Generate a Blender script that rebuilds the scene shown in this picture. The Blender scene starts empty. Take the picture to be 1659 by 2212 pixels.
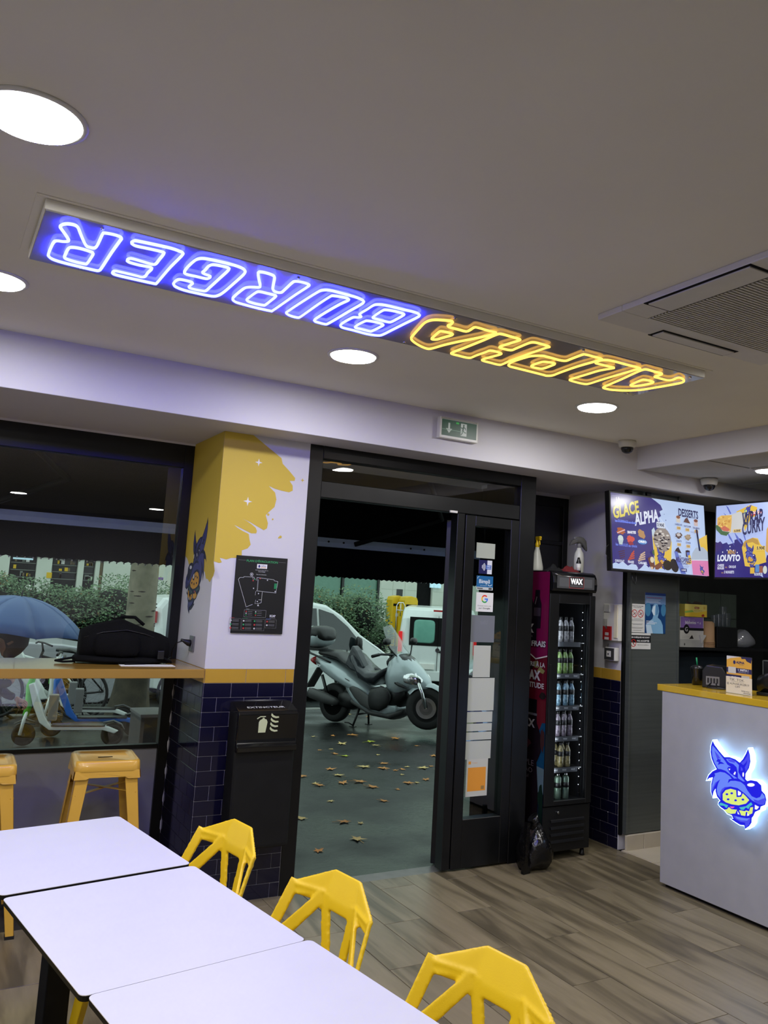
import bpy, bmesh, math, random
from mathutils import Vector, Matrix, noise as mnoise
random.seed(7)
PI = math.pi
SC = bpy.context.scene
COL = SC.collection

# ---------------------------------------------------------------- camera
W_, H_ = 1659.0, 2212.0
CAM_F, CAM_CX, CAM_CY = 1800.8, 905.18, 1039.28          # focal length and principal point in pixels
PITCH, ROLL, YAW = 0.13701348, 0.05380377, 0.52618081
CAM_H = 1.65
fw = Vector((math.sin(YAW)*math.cos(PITCH), math.cos(YAW)*math.cos(PITCH), math.sin(PITCH)))
rt = Vector((math.cos(YAW), -math.sin(YAW), 0)); up = rt.cross(fw)
rt2 = rt*math.cos(ROLL) + up*math.sin(ROLL); up2 = -rt*math.sin(ROLL) + up*math.cos(ROLL)
cd = bpy.data.cameras.new('camera'); cam = bpy.data.objects.new('camera', cd); COL.objects.link(cam)
cd.sensor_fit = 'VERTICAL'; cd.sensor_height = 24.0; cd.lens = CAM_F/H_*24.0
cd.shift_x = -(CAM_CX - W_/2)/H_; cd.shift_y = (CAM_CY - H_/2)/H_
cd.clip_start = 0.05; cd.clip_end = 300
m = Matrix((rt2, up2, -fw)).transposed().to_4x4(); m.translation = Vector((0, 0, CAM_H))
cam.matrix_world = m
SC.camera = cam

# ---------------------------------------------------------------- world, exposure
SC.view_settings.view_transform = 'Standard'; SC.view_settings.look = 'None'
SC.view_settings.gamma = 1; SC.view_settings.use_curve_mapping = False
SC.view_settings.exposure = 0.22
wd = bpy.data.worlds.new('overcast'); SC.world = wd; wd.use_nodes = True
nt = wd.node_tree; nt.nodes.clear()
o_ = nt.nodes.new('ShaderNodeOutputWorld'); b_ = nt.nodes.new('ShaderNodeBackground')
b_.inputs[0].default_value = (0.66, 0.85, 0.82, 1); b_.inputs[1].default_value = 1.25
nt.links.new(b_.outputs[0], o_.inputs[0])

DOWN_W = 11.0        # watts of one ceiling downlight

# ---------------------------------------------------------------- helpers
def lin(c):
    r = []
    for v in c[:3]:
        v = v/255.0
        r.append(v/12.92 if v <= 0.04045 else ((v+0.055)/1.055)**2.4)
    return (r[0], r[1], r[2], 1.0)

def mat(name, col, rough=0.5, metal=0.0, spec=0.5, coat=0.0, emit=None, es=0.0, n2=None, nscale=8.0, nfac=0.5,
        bump=0.0, bscale=60.0, stretch=None, rvar=0.0):
    M = bpy.data.materials.new(name); M.use_nodes = True
    t = M.node_tree; p = t.nodes['Principled BSDF']
    p.inputs['Base Color'].default_value = lin(col); p.inputs['Roughness'].default_value = rough
    p.inputs['Metallic'].default_value = metal; p.inputs['Specular IOR Level'].default_value = spec
    p.inputs['Coat Weight'].default_value = coat; p.inputs['Coat Roughness'].default_value = 0.05
    if emit: p.inputs['Emission Color'].default_value = (emit[0], emit[1], emit[2], 1); p.inputs['Emission Strength'].default_value = es
    tc = t.nodes.new('ShaderNodeTexCoord'); mp = t.nodes.new('ShaderNodeMapping')
    t.links.new(tc.outputs['Object'], mp.inputs[0])
    if stretch: mp.inputs['Scale'].default_value = stretch
    if n2 is None: n2 = tuple(max(0, c-12) for c in col); nfac = 0.5
    nz = t.nodes.new('ShaderNodeTexNoise'); nz.inputs['Scale'].default_value = nscale; nz.inputs['Detail'].default_value = 4
    t.links.new(mp.outputs[0], nz.inputs['Vector'])
    rp = t.nodes.new('ShaderNodeMapRange'); rp.inputs[1].default_value = 0.35; rp.inputs[2].default_value = 0.68
    rp.inputs[3].default_value = 0; rp.inputs[4].default_value = nfac
    t.links.new(nz.outputs['Fac'], rp.inputs[0])
    mx = t.nodes.new('ShaderNodeMix'); mx.data_type = 'RGBA'
    mx.inputs[6].default_value = lin(col); mx.inputs[7].default_value = lin(n2)
    t.links.new(rp.outputs[0], mx.inputs[0]); t.links.new(mx.outputs[2], p.inputs['Base Color'])
    if rvar:
        r2 = t.nodes.new('ShaderNodeMapRange'); r2.inputs[1].default_value = .38; r2.inputs[2].default_value = .62
        r2.inputs[3].default_value = rough; r2.inputs[4].default_value = rough+rvar
        t.links.new(nz.outputs['Fac'], r2.inputs[0]); t.links.new(r2.outputs[0], p.inputs['Roughness'])
    if bump:
        n3 = t.nodes.new('ShaderNodeTexNoise'); n3.inputs['Scale'].default_value = bscale; n3.inputs['Detail'].default_value = 3
        t.links.new(mp.outputs[0], n3.inputs['Vector'])
        bp_ = t.nodes.new('ShaderNodeBump'); bp_.inputs['Strength'].default_value = bump; bp_.inputs['Distance'].default_value = 0.01
        t.links.new(n3.outputs['Fac'], bp_.inputs['Height']); t.links.new(bp_.outputs[0], p.inputs['Normal'])
    return M

def glassmat(name, tint=(1, 1, 1), refl=0.08, rough=0.0, dirt=0.0):
    M = bpy.data.materials.new(name); M.use_nodes = True; t = M.node_tree; t.nodes.clear()
    out = t.nodes.new('ShaderNodeOutputMaterial'); tr = t.nodes.new('ShaderNodeBsdfTransparent')
    gl = t.nodes.new('ShaderNodeBsdfGlossy'); gl.inputs['Roughness'].default_value = rough
    tr.inputs[0].default_value = (tint[0], tint[1], tint[2], 1)
    lw = t.nodes.new('ShaderNodeFresnel'); lw.inputs[0].default_value = 1.5
    mr = t.nodes.new('ShaderNodeMath'); mr.operation = 'MULTIPLY_ADD'; mr.inputs[1].default_value = 1.0; mr.inputs[2].default_value = refl-0.04
    t.links.new(lw.outputs[0], mr.inputs[0])
    gm = t.nodes.new('ShaderNodeNewGeometry'); iv = t.nodes.new('ShaderNodeMath'); iv.operation = 'SUBTRACT'; iv.inputs[0].default_value = 1.0
    t.links.new(gm.outputs['Backfacing'], iv.inputs[1]); mb_ = t.nodes.new('ShaderNodeMath'); mb_.operation = 'MULTIPLY'
    t.links.new(mr.outputs[0], mb_.inputs[0]); t.links.new(iv.outputs[0], mb_.inputs[1])
    mx = t.nodes.new('ShaderNodeMixShader'); t.links.new(mb_.outputs[0], mx.inputs[0])
    t.links.new(tr.outputs[0], mx.inputs[1]); t.links.new(gl.outputs[0], mx.inputs[2])
    last = mx
    if dirt:
        df = t.nodes.new('ShaderNodeBsdfDiffuse'); df.inputs[0].default_value = (.7, .72, .75, 1)
        m2 = t.nodes.new('ShaderNodeMixShader'); m2.inputs[0].default_value = dirt
        t.links.new(mx.outputs[0], m2.inputs[1]); t.links.new(df.outputs[0], m2.inputs[2]); last = m2
    t.links.new(last.outputs[0], out.inputs[0]); return M

def emat(name, rgb, s):
    M = bpy.data.materials.new(name); M.use_nodes = True; t = M.node_tree; t.nodes.clear()
    out = t.nodes.new('ShaderNodeOutputMaterial'); e = t.nodes.new('ShaderNodeEmission')
    e.inputs[0].default_value = (rgb[0], rgb[1], rgb[2], 1); e.inputs[1].default_value = s
    t.links.new(e.outputs[0], out.inputs[0]); return M

def printmat(name, emit=0.0, rough=0.4, coat=0.0):
    M = bpy.data.materials.new(name); M.use_nodes = True; t = M.node_tree; p = t.nodes['Principled BSDF']
    a = t.nodes.new('ShaderNodeAttribute'); a.attribute_name = 'Col'
    t.links.new(a.outputs['Color'], p.inputs['Base Color']); p.inputs['Roughness'].default_value = rough
    p.inputs['Coat Weight'].default_value = coat
    if emit:
        t.links.new(a.outputs['Color'], p.inputs['Emission Color']); p.inputs['Emission Strength'].default_value = emit
        k = t.nodes.new('ShaderNodeMix'); k.data_type = 'RGBA'; k.inputs[0].default_value = .8
        k.inputs[7].default_value = (.01, .01, .01, 1)
        t.links.new(a.outputs['Color'], k.inputs[6]); t.links.new(k.outputs[2], p.inputs['Base Color'])
    return M

class MB:
    def __init__(s): s.v = []; s.f = []; s.mi = []; s.sm = []
    def add(s, vs, fs, mi=0, smooth=False):
        b = len(s.v); s.v += [tuple(v) for v in vs]
        for f in fs: s.f.append(tuple(b+i for i in f)); s.mi.append(mi); s.sm.append(smooth)
        return s
    def box(s, x0, y0, z0, x1, y1, z1, mi=0):
        x0, x1 = min(x0, x1), max(x0, x1); y0, y1 = min(y0, y1), max(y0, y1); z0, z1 = min(z0, z1), max(z0, z1)
        return s.add([(x0,y0,z0),(x1,y0,z0),(x1,y1,z0),(x0,y1,z0),(x0,y0,z1),(x1,y0,z1),(x1,y1,z1),(x0,y1,z1)],
                     [(0,3,2,1),(4,5,6,7),(0,1,5,4),(1,2,6,5),(2,3,7,6),(3,0,4,7)], mi)
    def beam(s, a, b, w, t, n=(0,0,1), mi=0, w2=None):
        a = Vector(a); b = Vector(b); d = (b-a).normalized(); n = Vector(n)
        sd = d.cross(n).normalized(); nn = sd.cross(d).normalized()
        w2 = w if w2 is None else w2; vs = []
        for p, ww in ((a, w), (b, w2)):
            for u, v in ((-1,-1),(1,-1),(1,1),(-1,1)): vs.append(p + sd*u*ww/2 + nn*v*t/2)
        return s.add(vs, [(0,1,2,3),(7,6,5,4),(0,4,5,1),(1,5,6,2),(2,6,7,3),(3,7,4,0)], mi)
    def prism(s, pts, a, b, axis='z', mi=0, smooth=False):
        n = len(pts); f = {'z': lambda p, h: (p[0], p[1], h), 'y': lambda p, h: (p[0], h, p[1]), 'x': lambda p, h: (h, p[0], p[1])}[axis]
        vs = [f(p, a) for p in pts] + [f(p, b) for p in pts]
        s.add(vs, [tuple(range(n))[::-1], tuple(range(n, 2*n))], mi)
        b0 = len(s.v)-2*n
        for i in range(n):
            j = (i+1) % n; s.f.append((b0+i, b0+j, b0+n+j, b0+n+i)); s.mi.append(mi); s.sm.append(smooth)
        return s
    def tube(s, pts, r, n=8, closed=False, mi=0, caps=True):
        pts = [Vector(p) for p in pts]; N = len(pts); rs = r if isinstance(r, (list, tuple)) else [r]*N
        vs = []; prev = None
        for i, p in enumerate(pts):
            if closed: d = pts[(i+1) % N]-pts[i-1]
            else: d = pts[min(i+1, N-1)]-pts[max(i-1, 0)]
            if d.length < 1e-9: d = Vector((0,0,1))
            d.normalize()
            if prev is None: a = d.orthogonal().normalized()
            else:
                a = prev - d*prev.dot(d)
                a = a.normalized() if a.length > 1e-6 else d.orthogonal().normalized()
            prev = a; b = d.cross(a)
            for k in range(n):
                t = 2*PI*k/n; vs.append(p + a*math.cos(t)*rs[i] + b*math.sin(t)*rs[i])
        fs = []
        for i in range(N if closed else N-1):
            j = (i+1) % N
            for k in range(n):
                k2 = (k+1) % n; fs.append((i*n+k, i*n+k2, j*n+k2, j*n+k))
        s.add(vs, fs, mi, True)
        if not closed and caps: 
            b0 = len(s.v)-N*n
            s.f.append(tuple(b0+k for k in range(n))[::-1]); s.mi.append(mi); s.sm.append(False)
            s.f.append(tuple(b0+(N-1)*n+k for k in range(n))); s.mi.append(mi); s.sm.append(False)
        return s
    def lathe(s, prof, c=(0,0,0), n=16, axis='z', mi=0, smooth=True):
        vs = []; c = Vector(c)
        for r, h in prof:
            for k in range(n):
                t = 2*PI*k/n; a, b = r*math.cos(t), r*math.sin(t)
                vs.append(c + {'z': Vector((a, b, h)), 'y': Vector((a, h, -b)), 'x': Vector((h, a, b))}[axis])
        fs = []
        for i in range(len(prof)-1):
            for k in range(n): k2 = (k+1) % n; fs.append((i*n+k, i*n+k2, (i+1)*n+k2, (i+1)*n+k))
        s.add(vs, fs, mi, smooth)
        b0 = len(s.v)-len(prof)*n
        if prof[0][0] > 1e-6: s.f.append(tuple(b0+k for k in range(n))[::-1]); s.mi.append(mi); s.sm.append(False)
        if prof[-1][0] > 1e-6: s.f.append(tuple(b0+(len(prof)-1)*n+k for k in range(n))); s.mi.append(mi); s.sm.append(False)
        return s
    def loft(s, secs, n=14, e=2.4, mi=0, frame='x'):
        # secs: (x, y, z, half_width, half_height, pitch)
        vs = []
        for (x, y, z, hw, hh, pt) in secs:
            for k in range(n):
                t = 2*PI*k/n; c, q = math.cos(t), math.sin(t)
                u = math.copysign(abs(c)**(2/e), c)*hw; v = math.copysign(abs(q)**(2/e), q)*hh
                vs.append((x - v*math.sin(pt), y + u, z + v*math.cos(pt)))
        fs = []
        N = len(secs)
        for i in range(N-1):
            for k in range(n): k2 = (k+1) % n; fs.append((i*n+k, i*n+k2, (i+1)*n+k2, (i+1)*n+k))
        s.add(vs, fs, mi, True); b0 = len(s.v)-N*n
        s.f.append(tuple(b0+k for k in range(n))[::-1]); s.mi.append(mi); s.sm.append(True)
        s.f.append(tuple(b0+(N-1)*n+k for k in range(n))); s.mi.append(mi); s.sm.append(True)
        return s
    def xf(s, M):
        s.v = [tuple(M @ Vector(v)) for v in s.v]; return s
    def build(s, name, mats, parent=None, loc=None, bevel=0.0, seg=2, norm=True, rz=0.0):
        me = bpy.data.meshes.new(name); bm = bmesh.new()
        bv = [bm.verts.new(v) for v in s.v]; bm.verts.ensure_lookup_table()
        for f, mi, sm in zip(s.f, s.mi, s.sm):
            if len(set(f)) < 3: continue
            try: q = bm.faces.new([bv[i] for i in f])
            except ValueError: continue
            q.material_index = mi; q.smooth = sm
        if norm: bmesh.ops.recalc_face_normals(bm, faces=bm.faces)
        if bevel:
            es = [e for e in bm.edges if len(e.link_faces) == 2 and e.calc_face_angle(0) > 0.5 and not all(f.smooth for f in e.link_faces)]
            try: bmesh.ops.bevel(bm, geom=es, offset=bevel, segments=seg, profile=0.6, affect='EDGES', clamp_overlap=True)
            except Exception: pass
        bm.to_mesh(me); bm.free()
        for q in (mats if isinstance(mats, (list, tuple)) else [mats]): me.materials.append(q)
        ob = bpy.data.objects.new(name, me); COL.objects.link(ob)
        if parent: ob.parent = parent
        if loc: ob.location = loc
        if rz: ob.rotation_euler = (0, 0, rz)
        return ob

def bx(*a): return MB().box(*a)
def tag(o, label=None, cat=None, group=None, kind=None):
    if label: o['label'] = label
    if cat: o['category'] = cat
    if group: o['group'] = group
    if kind: o['kind'] = kind
    return o
def thing(name, label, cat, loc=(0,0,0), rz=0.0, group=None, rot=None):
    o = bpy.data.objects.new(name, None); COL.objects.link(o); o.empty_display_size = 0.1
    o.location = loc; o.rotation_euler = rot if rot else (0, 0, rz)
    return tag(o, label, cat, group)
def struct(o): o['kind'] = 'structure'; return o
def copy_tree(src, parent=None):
    c = src.copy(); COL.objects.link(c)
    if parent: c.parent = parent
    for ch in list(src.children): copy_tree(ch, c)
    return c
def shade(o):
    for p in o.data.polygons: p.use_smooth = True
    return o

def rpx(x, y):
    return rt2*((x-CAM_CX)/CAM_F) - up2*((y-CAM_CY)/CAM_F) + fw
CAMP = Vector((0, 0, CAM_H))
def onX(x, y, v): d = rpx(x, y); return CAMP + d*(v/d.x)
def onY(x, y, v): d = rpx(x, y); return CAMP + d*(v/d.y)
def onZ(x, y, v): d = rpx(x, y); return CAMP + d*((v-CAM_H)/d.z)

_tc = {}
def text_mesh(s, bold=0.0, shear=0.0, sp=1.0):
    k = (s, bold, shear, sp)
    if k in _tc: return _tc[k]
    cu = bpy.data.curves.new('t', 'FONT'); cu.body = s; cu.size = 1; cu.offset = bold; cu.shear = shear; cu.space_character = sp
    cu.resolution_u = 2
    ob = bpy.data.objects.new('t', cu); COL.objects.link(ob)
    me = bpy.data.meshes.new_from_object(ob, depsgraph=bpy.context.evaluated_depsgraph_get())
    vs = [(v.co.x, v.co.y) for v in me.vertices]; fs = [tuple(p.vertices) for p in me.polygons]
    bpy.data.objects.remove(ob); bpy.data.curves.remove(cu); bpy.data.meshes.remove(me)
    if vs:
        x0 = min(v[0] for v in vs); x1 = max(v[0] for v in vs); y0 = min(v[1] for v in vs); y1 = max(v[1] for v in vs)
        vs = [((x-x0)/(x1-x0+1e-9), (y-y0)/(y1-y0+1e-9)) for x, y in vs]; asp = (x1-x0)/(y1-y0+1e-9)
    else: asp = 1
    _tc[k] = (vs, fs, asp); return _tc[k]

def fuse(o, vox=.0045, it=4):
    md = o.modifiers.new('r', 'REMESH'); md.mode = 'VOXEL'; md.voxel_size = vox; md.use_smooth_shade = True
    sm = o.modifiers.new('s', 'SMOOTH'); sm.factor = .5; sm.iterations = it
    dg = bpy.context.evaluated_depsgraph_get(); dg.update()
    me = bpy.data.meshes.new_from_object(o.evaluated_get(dg), depsgraph=dg); o.modifiers.clear(); o.data = me
    return o

class Art:
    """flat print made of coloured polygons, in its own u,v units"""
    def __init__(s): s.it = []
    def poly(s, pts, c): s.it.append(([tuple(p) for p in pts], [tuple(range(len(pts)))], c)); return s
    def rect(s, x0, y0, x1, y1, c): return s.poly([(x0,y0),(x1,y0),(x1,y1),(x0,y1)], c)
    def ell(s, cx, cy, rx, ry, c, n=16, rot=0.0):
        P = []
        for k in range(n):
            a = 2*PI*k/n; u, v = rx*math.cos(a), ry*math.sin(a)
            P.append((cx+u*math.cos(rot)-v*math.sin(rot), cy+u*math.sin(rot)+v*math.cos(rot)))
        return s.poly(P, c)
    def ring(s, cx, cy, r, t, c, n=20, a0=0.0, a1=2*PI):
        P = []
        for k in range(n+1): a = a0+(a1-a0)*k/n; P.append((cx+r*math.cos(a), cy+r*math.sin(a)))
        Q = []
        for k in range(n+1): a = a0+(a1-a0)*k/n; Q.append((cx+(r-t)*math.cos(a), cy+(r-t)*math.sin(a)))
        s.it.append((P+Q, [(k, k+1, n+2+k, n+1+k) for k in range(n)], c)); return s
    def line(s, pts, w, c, closed=False):
        N = len(pts)
        for i in range(N if closed else N-1):
            a = Vector(pts[i]); b = Vector(pts[(i+1) % N]); d = (b-a)
            if d.length < 1e-9: continue
            d.normalize(); q = Vector((-d.y, d.x))*w/2; a = a-d*w*.3; b = b+d*w*.3
            s.poly([a+q, b+q, b-q, a-q], c)
        return s
    def text(s, t, x, y, h, c, w=None, bold=0.0, shear=0.0, rot=0.0, al='l', flip=False):
        vs, fs, asp = text_mesh(t, bold, shear)
        w = w if w else h*asp
        if al == 'c': x -= w/2*math.cos(rot); y -= w/2*math.sin(rot)
        if al == 'r': x -= w*math.cos(rot)
        P = []
        for u, v in vs:
            if flip: u = 1-u
            a, b = u*w, v*h; P.append((x+a*math.cos(rot)-b*math.sin(rot), y+a*math.sin(rot)+b*math.cos(rot)))
        s.it.append((P, fs, c)); return s
    def blob(s, cx, cy, rx, ry, c, n=18, jag=.25, seed=1):
        R = random.Random(seed); P = []
        for k in range(n):
            a = 2*PI*k/n; q = 1+R.uniform(-jag, jag); P.append((cx+rx*q*math.cos(a), cy+ry*q*math.sin(a)))
        return s.poly(P, c)
    def put(s, o, x, y, sx, sy=None, rot=0.0, recol=None):
        sy = sx if sy is None else sy
        for P, F, c in o.it:
            Q = [((x+px*sx*math.cos(rot)-py*sy*math.sin(rot)), (y+px*sx*math.sin(rot)+py*sy*math.cos(rot))) for px, py in P]
            s.it.append((Q, F, recol(c) if recol else c))
        return s
    def clip(s, x0, y0, x1, y1):
        """cut everything printed past the edge of the sheet"""
        new = []
        for P, F, c in s.it:
            if all(x0 <= x <= x1 and y0 <= y <= y1 for x, y in P): new.append((P, F, c)); continue
            for f in F:
                Q = [P[i] for i in f]
                for ax, lim, sg in ((0, x0, 1), (0, x1, -1), (1, y0, 1), (1, y1, -1)):
                    R = []
                    for i in range(len(Q)):
                        a, b = Q[i-1], Q[i]; da, db = sg*(a[ax]-lim), sg*(b[ax]-lim)
                        if (da >= 0) != (db >= 0):
                            t = da/(da-db); R.append((a[0]+(b[0]-a[0])*t, a[1]+(b[1]-a[1])*t))
                        if db >= 0: R.append(b)
                    Q = R
                    if len(Q) < 3: break
                if len(Q) >= 3: new.append((Q, [tuple(range(len(Q)))], c))
        s.it = new; return s
    def build(s, name, O, U, V, m, parent=None, eps=0.00008, lift=0.0004, inv=None):
        U = Vector(U); V = Vector(V); O = Vector(O); N = U.cross(V).normalized()
        vs = []; fs = []; cs = []
        for k, (P, F, c) in enumerate(s.it):
            b = len(vs); lc = lin(c)
            vs += [O+U*x+V*y+N*(lift+eps*k) for x, y in P]
            for f in F: fs.append(tuple(b+i for i in f)); cs.append(lc)
        me = bpy.data.meshes.new(name); me.from_pydata([tuple(v) for v in vs], [], fs)
        at = me.attributes.new('Col', 'FLOAT_COLOR', 'FACE')
        for i, c in enumerate(cs): at.data[i].color = c
        me.materials.append(m); ob = bpy.data.objects.new(name, me); COL.objects.link(ob)
        if parent: ob.parent = parent
        return ob

# ---------------------------------------------------------------- materials
M = {}
def mk(k, *a, **b): M[k] = mat(k, *a, **b); return M[k]
mk('white_paint', (206, 204, 208), rough=.6, n2=(199, 197, 201), nscale=3)
mk('ceiling_paint', (236, 233, 219), rough=.75, n2=(226, 222, 208), nscale=1.5, bump=.02, bscale=8)
mk('black_frame', (14, 15, 16), rough=.35, spec=.4)
mk('black_plastic', (17, 17, 18), rough=.4)
mk('black_matte', (14, 14, 15), rough=.8, spec=.2)
mk('navy_tile', (18, 17, 42), rough=.09, spec=.5, n2=(12, 12, 32), nscale=5)
mk('yellow_tile', (190, 150, 56), rough=.15, n2=(180, 141, 50))
mk('grout', (190, 188, 192), rough=.9)
mk('yellow_metal', (216, 168, 66), rough=.28, coat=.3, n2=(207, 160, 60))
mk('yellow_plastic', (243, 203, 28), rough=.42, n2=(236, 194, 22), bump=.04, bscale=300)
mk('yellow_bar', (160, 124, 56), rough=.16, coat=.3, n2=(152, 117, 52))
mk('table_white', (212, 212, 222), rough=.28, spec=.4, n2=(208, 208, 218))
mk('steel', (112, 118, 114), rough=.38, metal=.55, n2=(96, 102, 99), nscale=2, stretch=(1, 1, 30))
mk('chrome', (215, 216, 218), rough=.12, metal=1.0)
mk('beige_tile', (206, 196, 172), rough=.4)
mk('counter_white', (172, 172, 176), rough=.35)
mk('dark_wall', (30, 33, 32), rough=.5)
mk('green_dark_tile', (84, 96, 86), rough=.5)
mk('off_white_plastic', (225, 224, 216), rough=.4)
mk('grey_plastic', (120, 120, 120), rough=.45)
mk('red_plastic', (170, 38, 40), rough=.35)
mk('asphalt', (21, 23, 22), rough=.2, spec=.3, n2=(13, 14, 14), nscale=1.2, nfac=.9, bump=.25, bscale=35, rvar=.3)
mk('road', (58, 62, 62), rough=.2, n2=(44, 47, 47), nscale=1.0, bump=.2, bscale=30, rvar=.2)
mk('kerb_stone', (112, 112, 106), rough=.4, n2=(86, 86, 82), nscale=14)
mk('rubber', (20, 20, 20), rough=.7)
mk('silver_paint', (168, 180, 184), rough=.3, metal=.2, coat=.5, n2=(158, 170, 174))
mk('van_white', (222, 228, 226), rough=.25, coat=.5, n2=(214, 220, 218))
mk('car_grey', (168, 170, 176), rough=.3, coat=.3)
mk('car_glass', (28, 36, 38), rough=.05, spec=.8)
mk('alloy', (150, 152, 154), rough=.3, metal=.8)
mk('bark', (146, 138, 118), rough=.85, n2=(96, 98, 78), nscale=5, nfac=.9, bump=.5, bscale=14)
mk('stone_pale', (208, 214, 200), rough=.8, n2=(192, 200, 186), nscale=2)
mk('stone_joint', (120, 126, 118), rough=.9)
mk('shop_dark', (34, 36, 34), rough=.4)
mk('green_glass', (96, 140, 120), rough=.15)
mk('mail_yellow', (226, 186, 24), rough=.45)
mk('lime_green', (92, 196, 62), rough=.4)
mk('escooter_white', (222, 228, 224), rough=.3)
mk('escooter_blue', (36, 104, 196), rough=.35)
mk('umbrella_blue', (66, 100, 156), rough=.5, n2=(56, 88, 142), nscale=3)
mk('skin', (196, 146, 118), rough=.55)
mk('brown_hair', (52, 34, 24), rough=.6)
mk('brown_coat', (54, 42, 34), rough=.85, n2=(40, 32, 26))
mk('backpack_fabric', (9, 10, 10), rough=.9, spec=.15, n2=(14, 14, 15), nscale=12, bump=.3, bscale=220)
mk('bin_bag', (12, 12, 13), rough=.18, bump=.8, bscale=22)
mk('cardboard', (176, 140, 100), rough=.7)
mk('paper', (232, 232, 226), rough=.6)
mk('glint_pale', (200, 205, 205), rough=.12, spec=.7)
mk('bottle_white', (214, 216, 206), rough=.35)
mk('grey_cloth', (92, 92, 88), rough=.9, bump=.4, bscale=80)
mk('red_cloth', (120, 36, 40), rough=.9, bump=.4, bscale=80)
mk('black_cloth', (22, 24, 24), rough=.9, bump=.4, bscale=80)
mk('pos_black', (22, 23, 25), rough=.25)
mk('dark_film', (96, 100, 98), rough=.3)
mk('galv', (188, 206, 232), rough=.45, n2=(176, 194, 222), nscale=20)
mk('awning_fabric', (12, 13, 16), rough=.9, spec=.1)
mk('rust_leaf', (196, 132, 62), rough=.7); mk('pale_leaf', (206, 178, 112), rough=.7); mk('lime_leaf', (176, 184, 44), rough=.7)
M['window_glass'] = glassmat('window_glass', refl=.12)
M['door_glass'] = glassmat('door_glass', tint=(.82, .85, .84), refl=.07)
M['fridge_glass'] = glassmat('fridge_glass', tint=(.75, .78, .8), refl=.05)
M['clear_acrylic'] = glassmat('clear_acrylic', tint=(.9, .93, .95), refl=.07, dirt=.04)
M['windscreen'] = glassmat('windscreen', tint=(.72, .8, .82), refl=.12, dirt=.12)
M['downlight'] = emat('downlight', (1, 1, .97), 9)
M['neon_blue'] = emat('neon_blue', (.020, .024, 1), 40)
M['neon_yellow'] = emat('neon_yellow', (1, .52, .085), 2.2)
M['halo_white'] = emat('halo_white', (.36, .62, 1), 4.6)
M['print'] = printmat('print'); M['print_gloss'] = printmat('print_gloss', rough=.2)
M['screen'] = printmat('screen', emit=.70, rough=.2); M['print_lit'] = printmat('print_lit', emit=.85, rough=.3)
M['print_wall'] = printmat('print_wall', rough=.6)

# ================================================================ THE ROOM
def wood_mat():
    Mt = bpy.data.materials.new('plank_tile'); Mt.use_nodes = True; t = Mt.node_tree; p = t.nodes['Principled BSDF']
    tc = t.nodes.new('ShaderNodeTexCoord'); oi = t.nodes.new('ShaderNodeObjectInfo'); mp = t.nodes.new('ShaderNodeMapping')
    mp.inputs['Scale'].default_value = (7, .9, 1)
    cb = t.nodes.new('ShaderNodeCombineXYZ'); ml = t.nodes.new('ShaderNodeMath'); ml.operation = 'MULTIPLY'; ml.inputs[1].default_value = 60
    t.links.new(oi.outputs['Random'], ml.inputs[0]); t.links.new(ml.outputs[0], cb.inputs[0]); t.links.new(ml.outputs[0], cb.inputs[1])
    t.links.new(tc.outputs['Object'], mp.inputs[0])
    ad = t.nodes.new('ShaderNodeVectorMath'); ad.operation = 'ADD'; t.links.new(mp.outputs[0], ad.inputs[0]); t.links.new(cb.outputs[0], ad.inputs[1])
    nz = t.nodes.new('ShaderNodeTexNoise'); nz.inputs['Scale'].default_value = 1.0; nz.inputs['Detail'].default_value = 5; nz.inputs['Distortion'].default_value = 1.1
    t.links.new(ad.outputs[0], nz.inputs['Vector'])
    cr = t.nodes.new('ShaderNodeValToRGB'); e = cr.color_ramp.elements
    e[0].position = .34; e[0].color = lin((93, 84, 64)); e[1].position = .64; e[1].color = lin((139, 127, 101))
    q = cr.color_ramp.elements.new(.47); q.color = lin((124, 113, 88)); q = cr.color_ramp.elements.new(.5); q.color = lin((132, 121, 95))
    t.links.new(nz.outputs['Fac'], cr.inputs[0])
    n2 = t.nodes.new('ShaderNodeTexNoise'); n2.inputs['Scale'].default_value = 6; n2.inputs['Detail'].default_value = 6
    t.links.new(ad.outputs[0], n2.inputs['Vector'])
    mx = t.nodes.new('ShaderNodeMix'); mx.data_type = 'RGBA'; mx.blend_type = 'MULTIPLY'; mx.inputs[0].default_value = .35
    t.links.new(cr.outputs[0], mx.inputs[6]); t.links.new(n2.outputs['Fac'], mx.inputs[7])
    hv = t.nodes.new('ShaderNodeMapRange'); hv.inputs[3].default_value = .93; hv.inputs[4].default_value = 1.16
    t.links.new(oi.outputs['Random'], hv.inputs[0])
    m3 = t.nodes.new('ShaderNodeVectorMath'); m3.operation = 'SCALE'; t.links.new(mx.outputs[2], m3.inputs[0]); t.links.new(hv.outputs[0], m3.inputs['Scale'])
    t.links.new(m3.outputs[0], p.inputs['Base Color']); p.inputs['Roughness'].default_value = .38
    return Mt
M['plank_tile'] = wood_mat()

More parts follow.
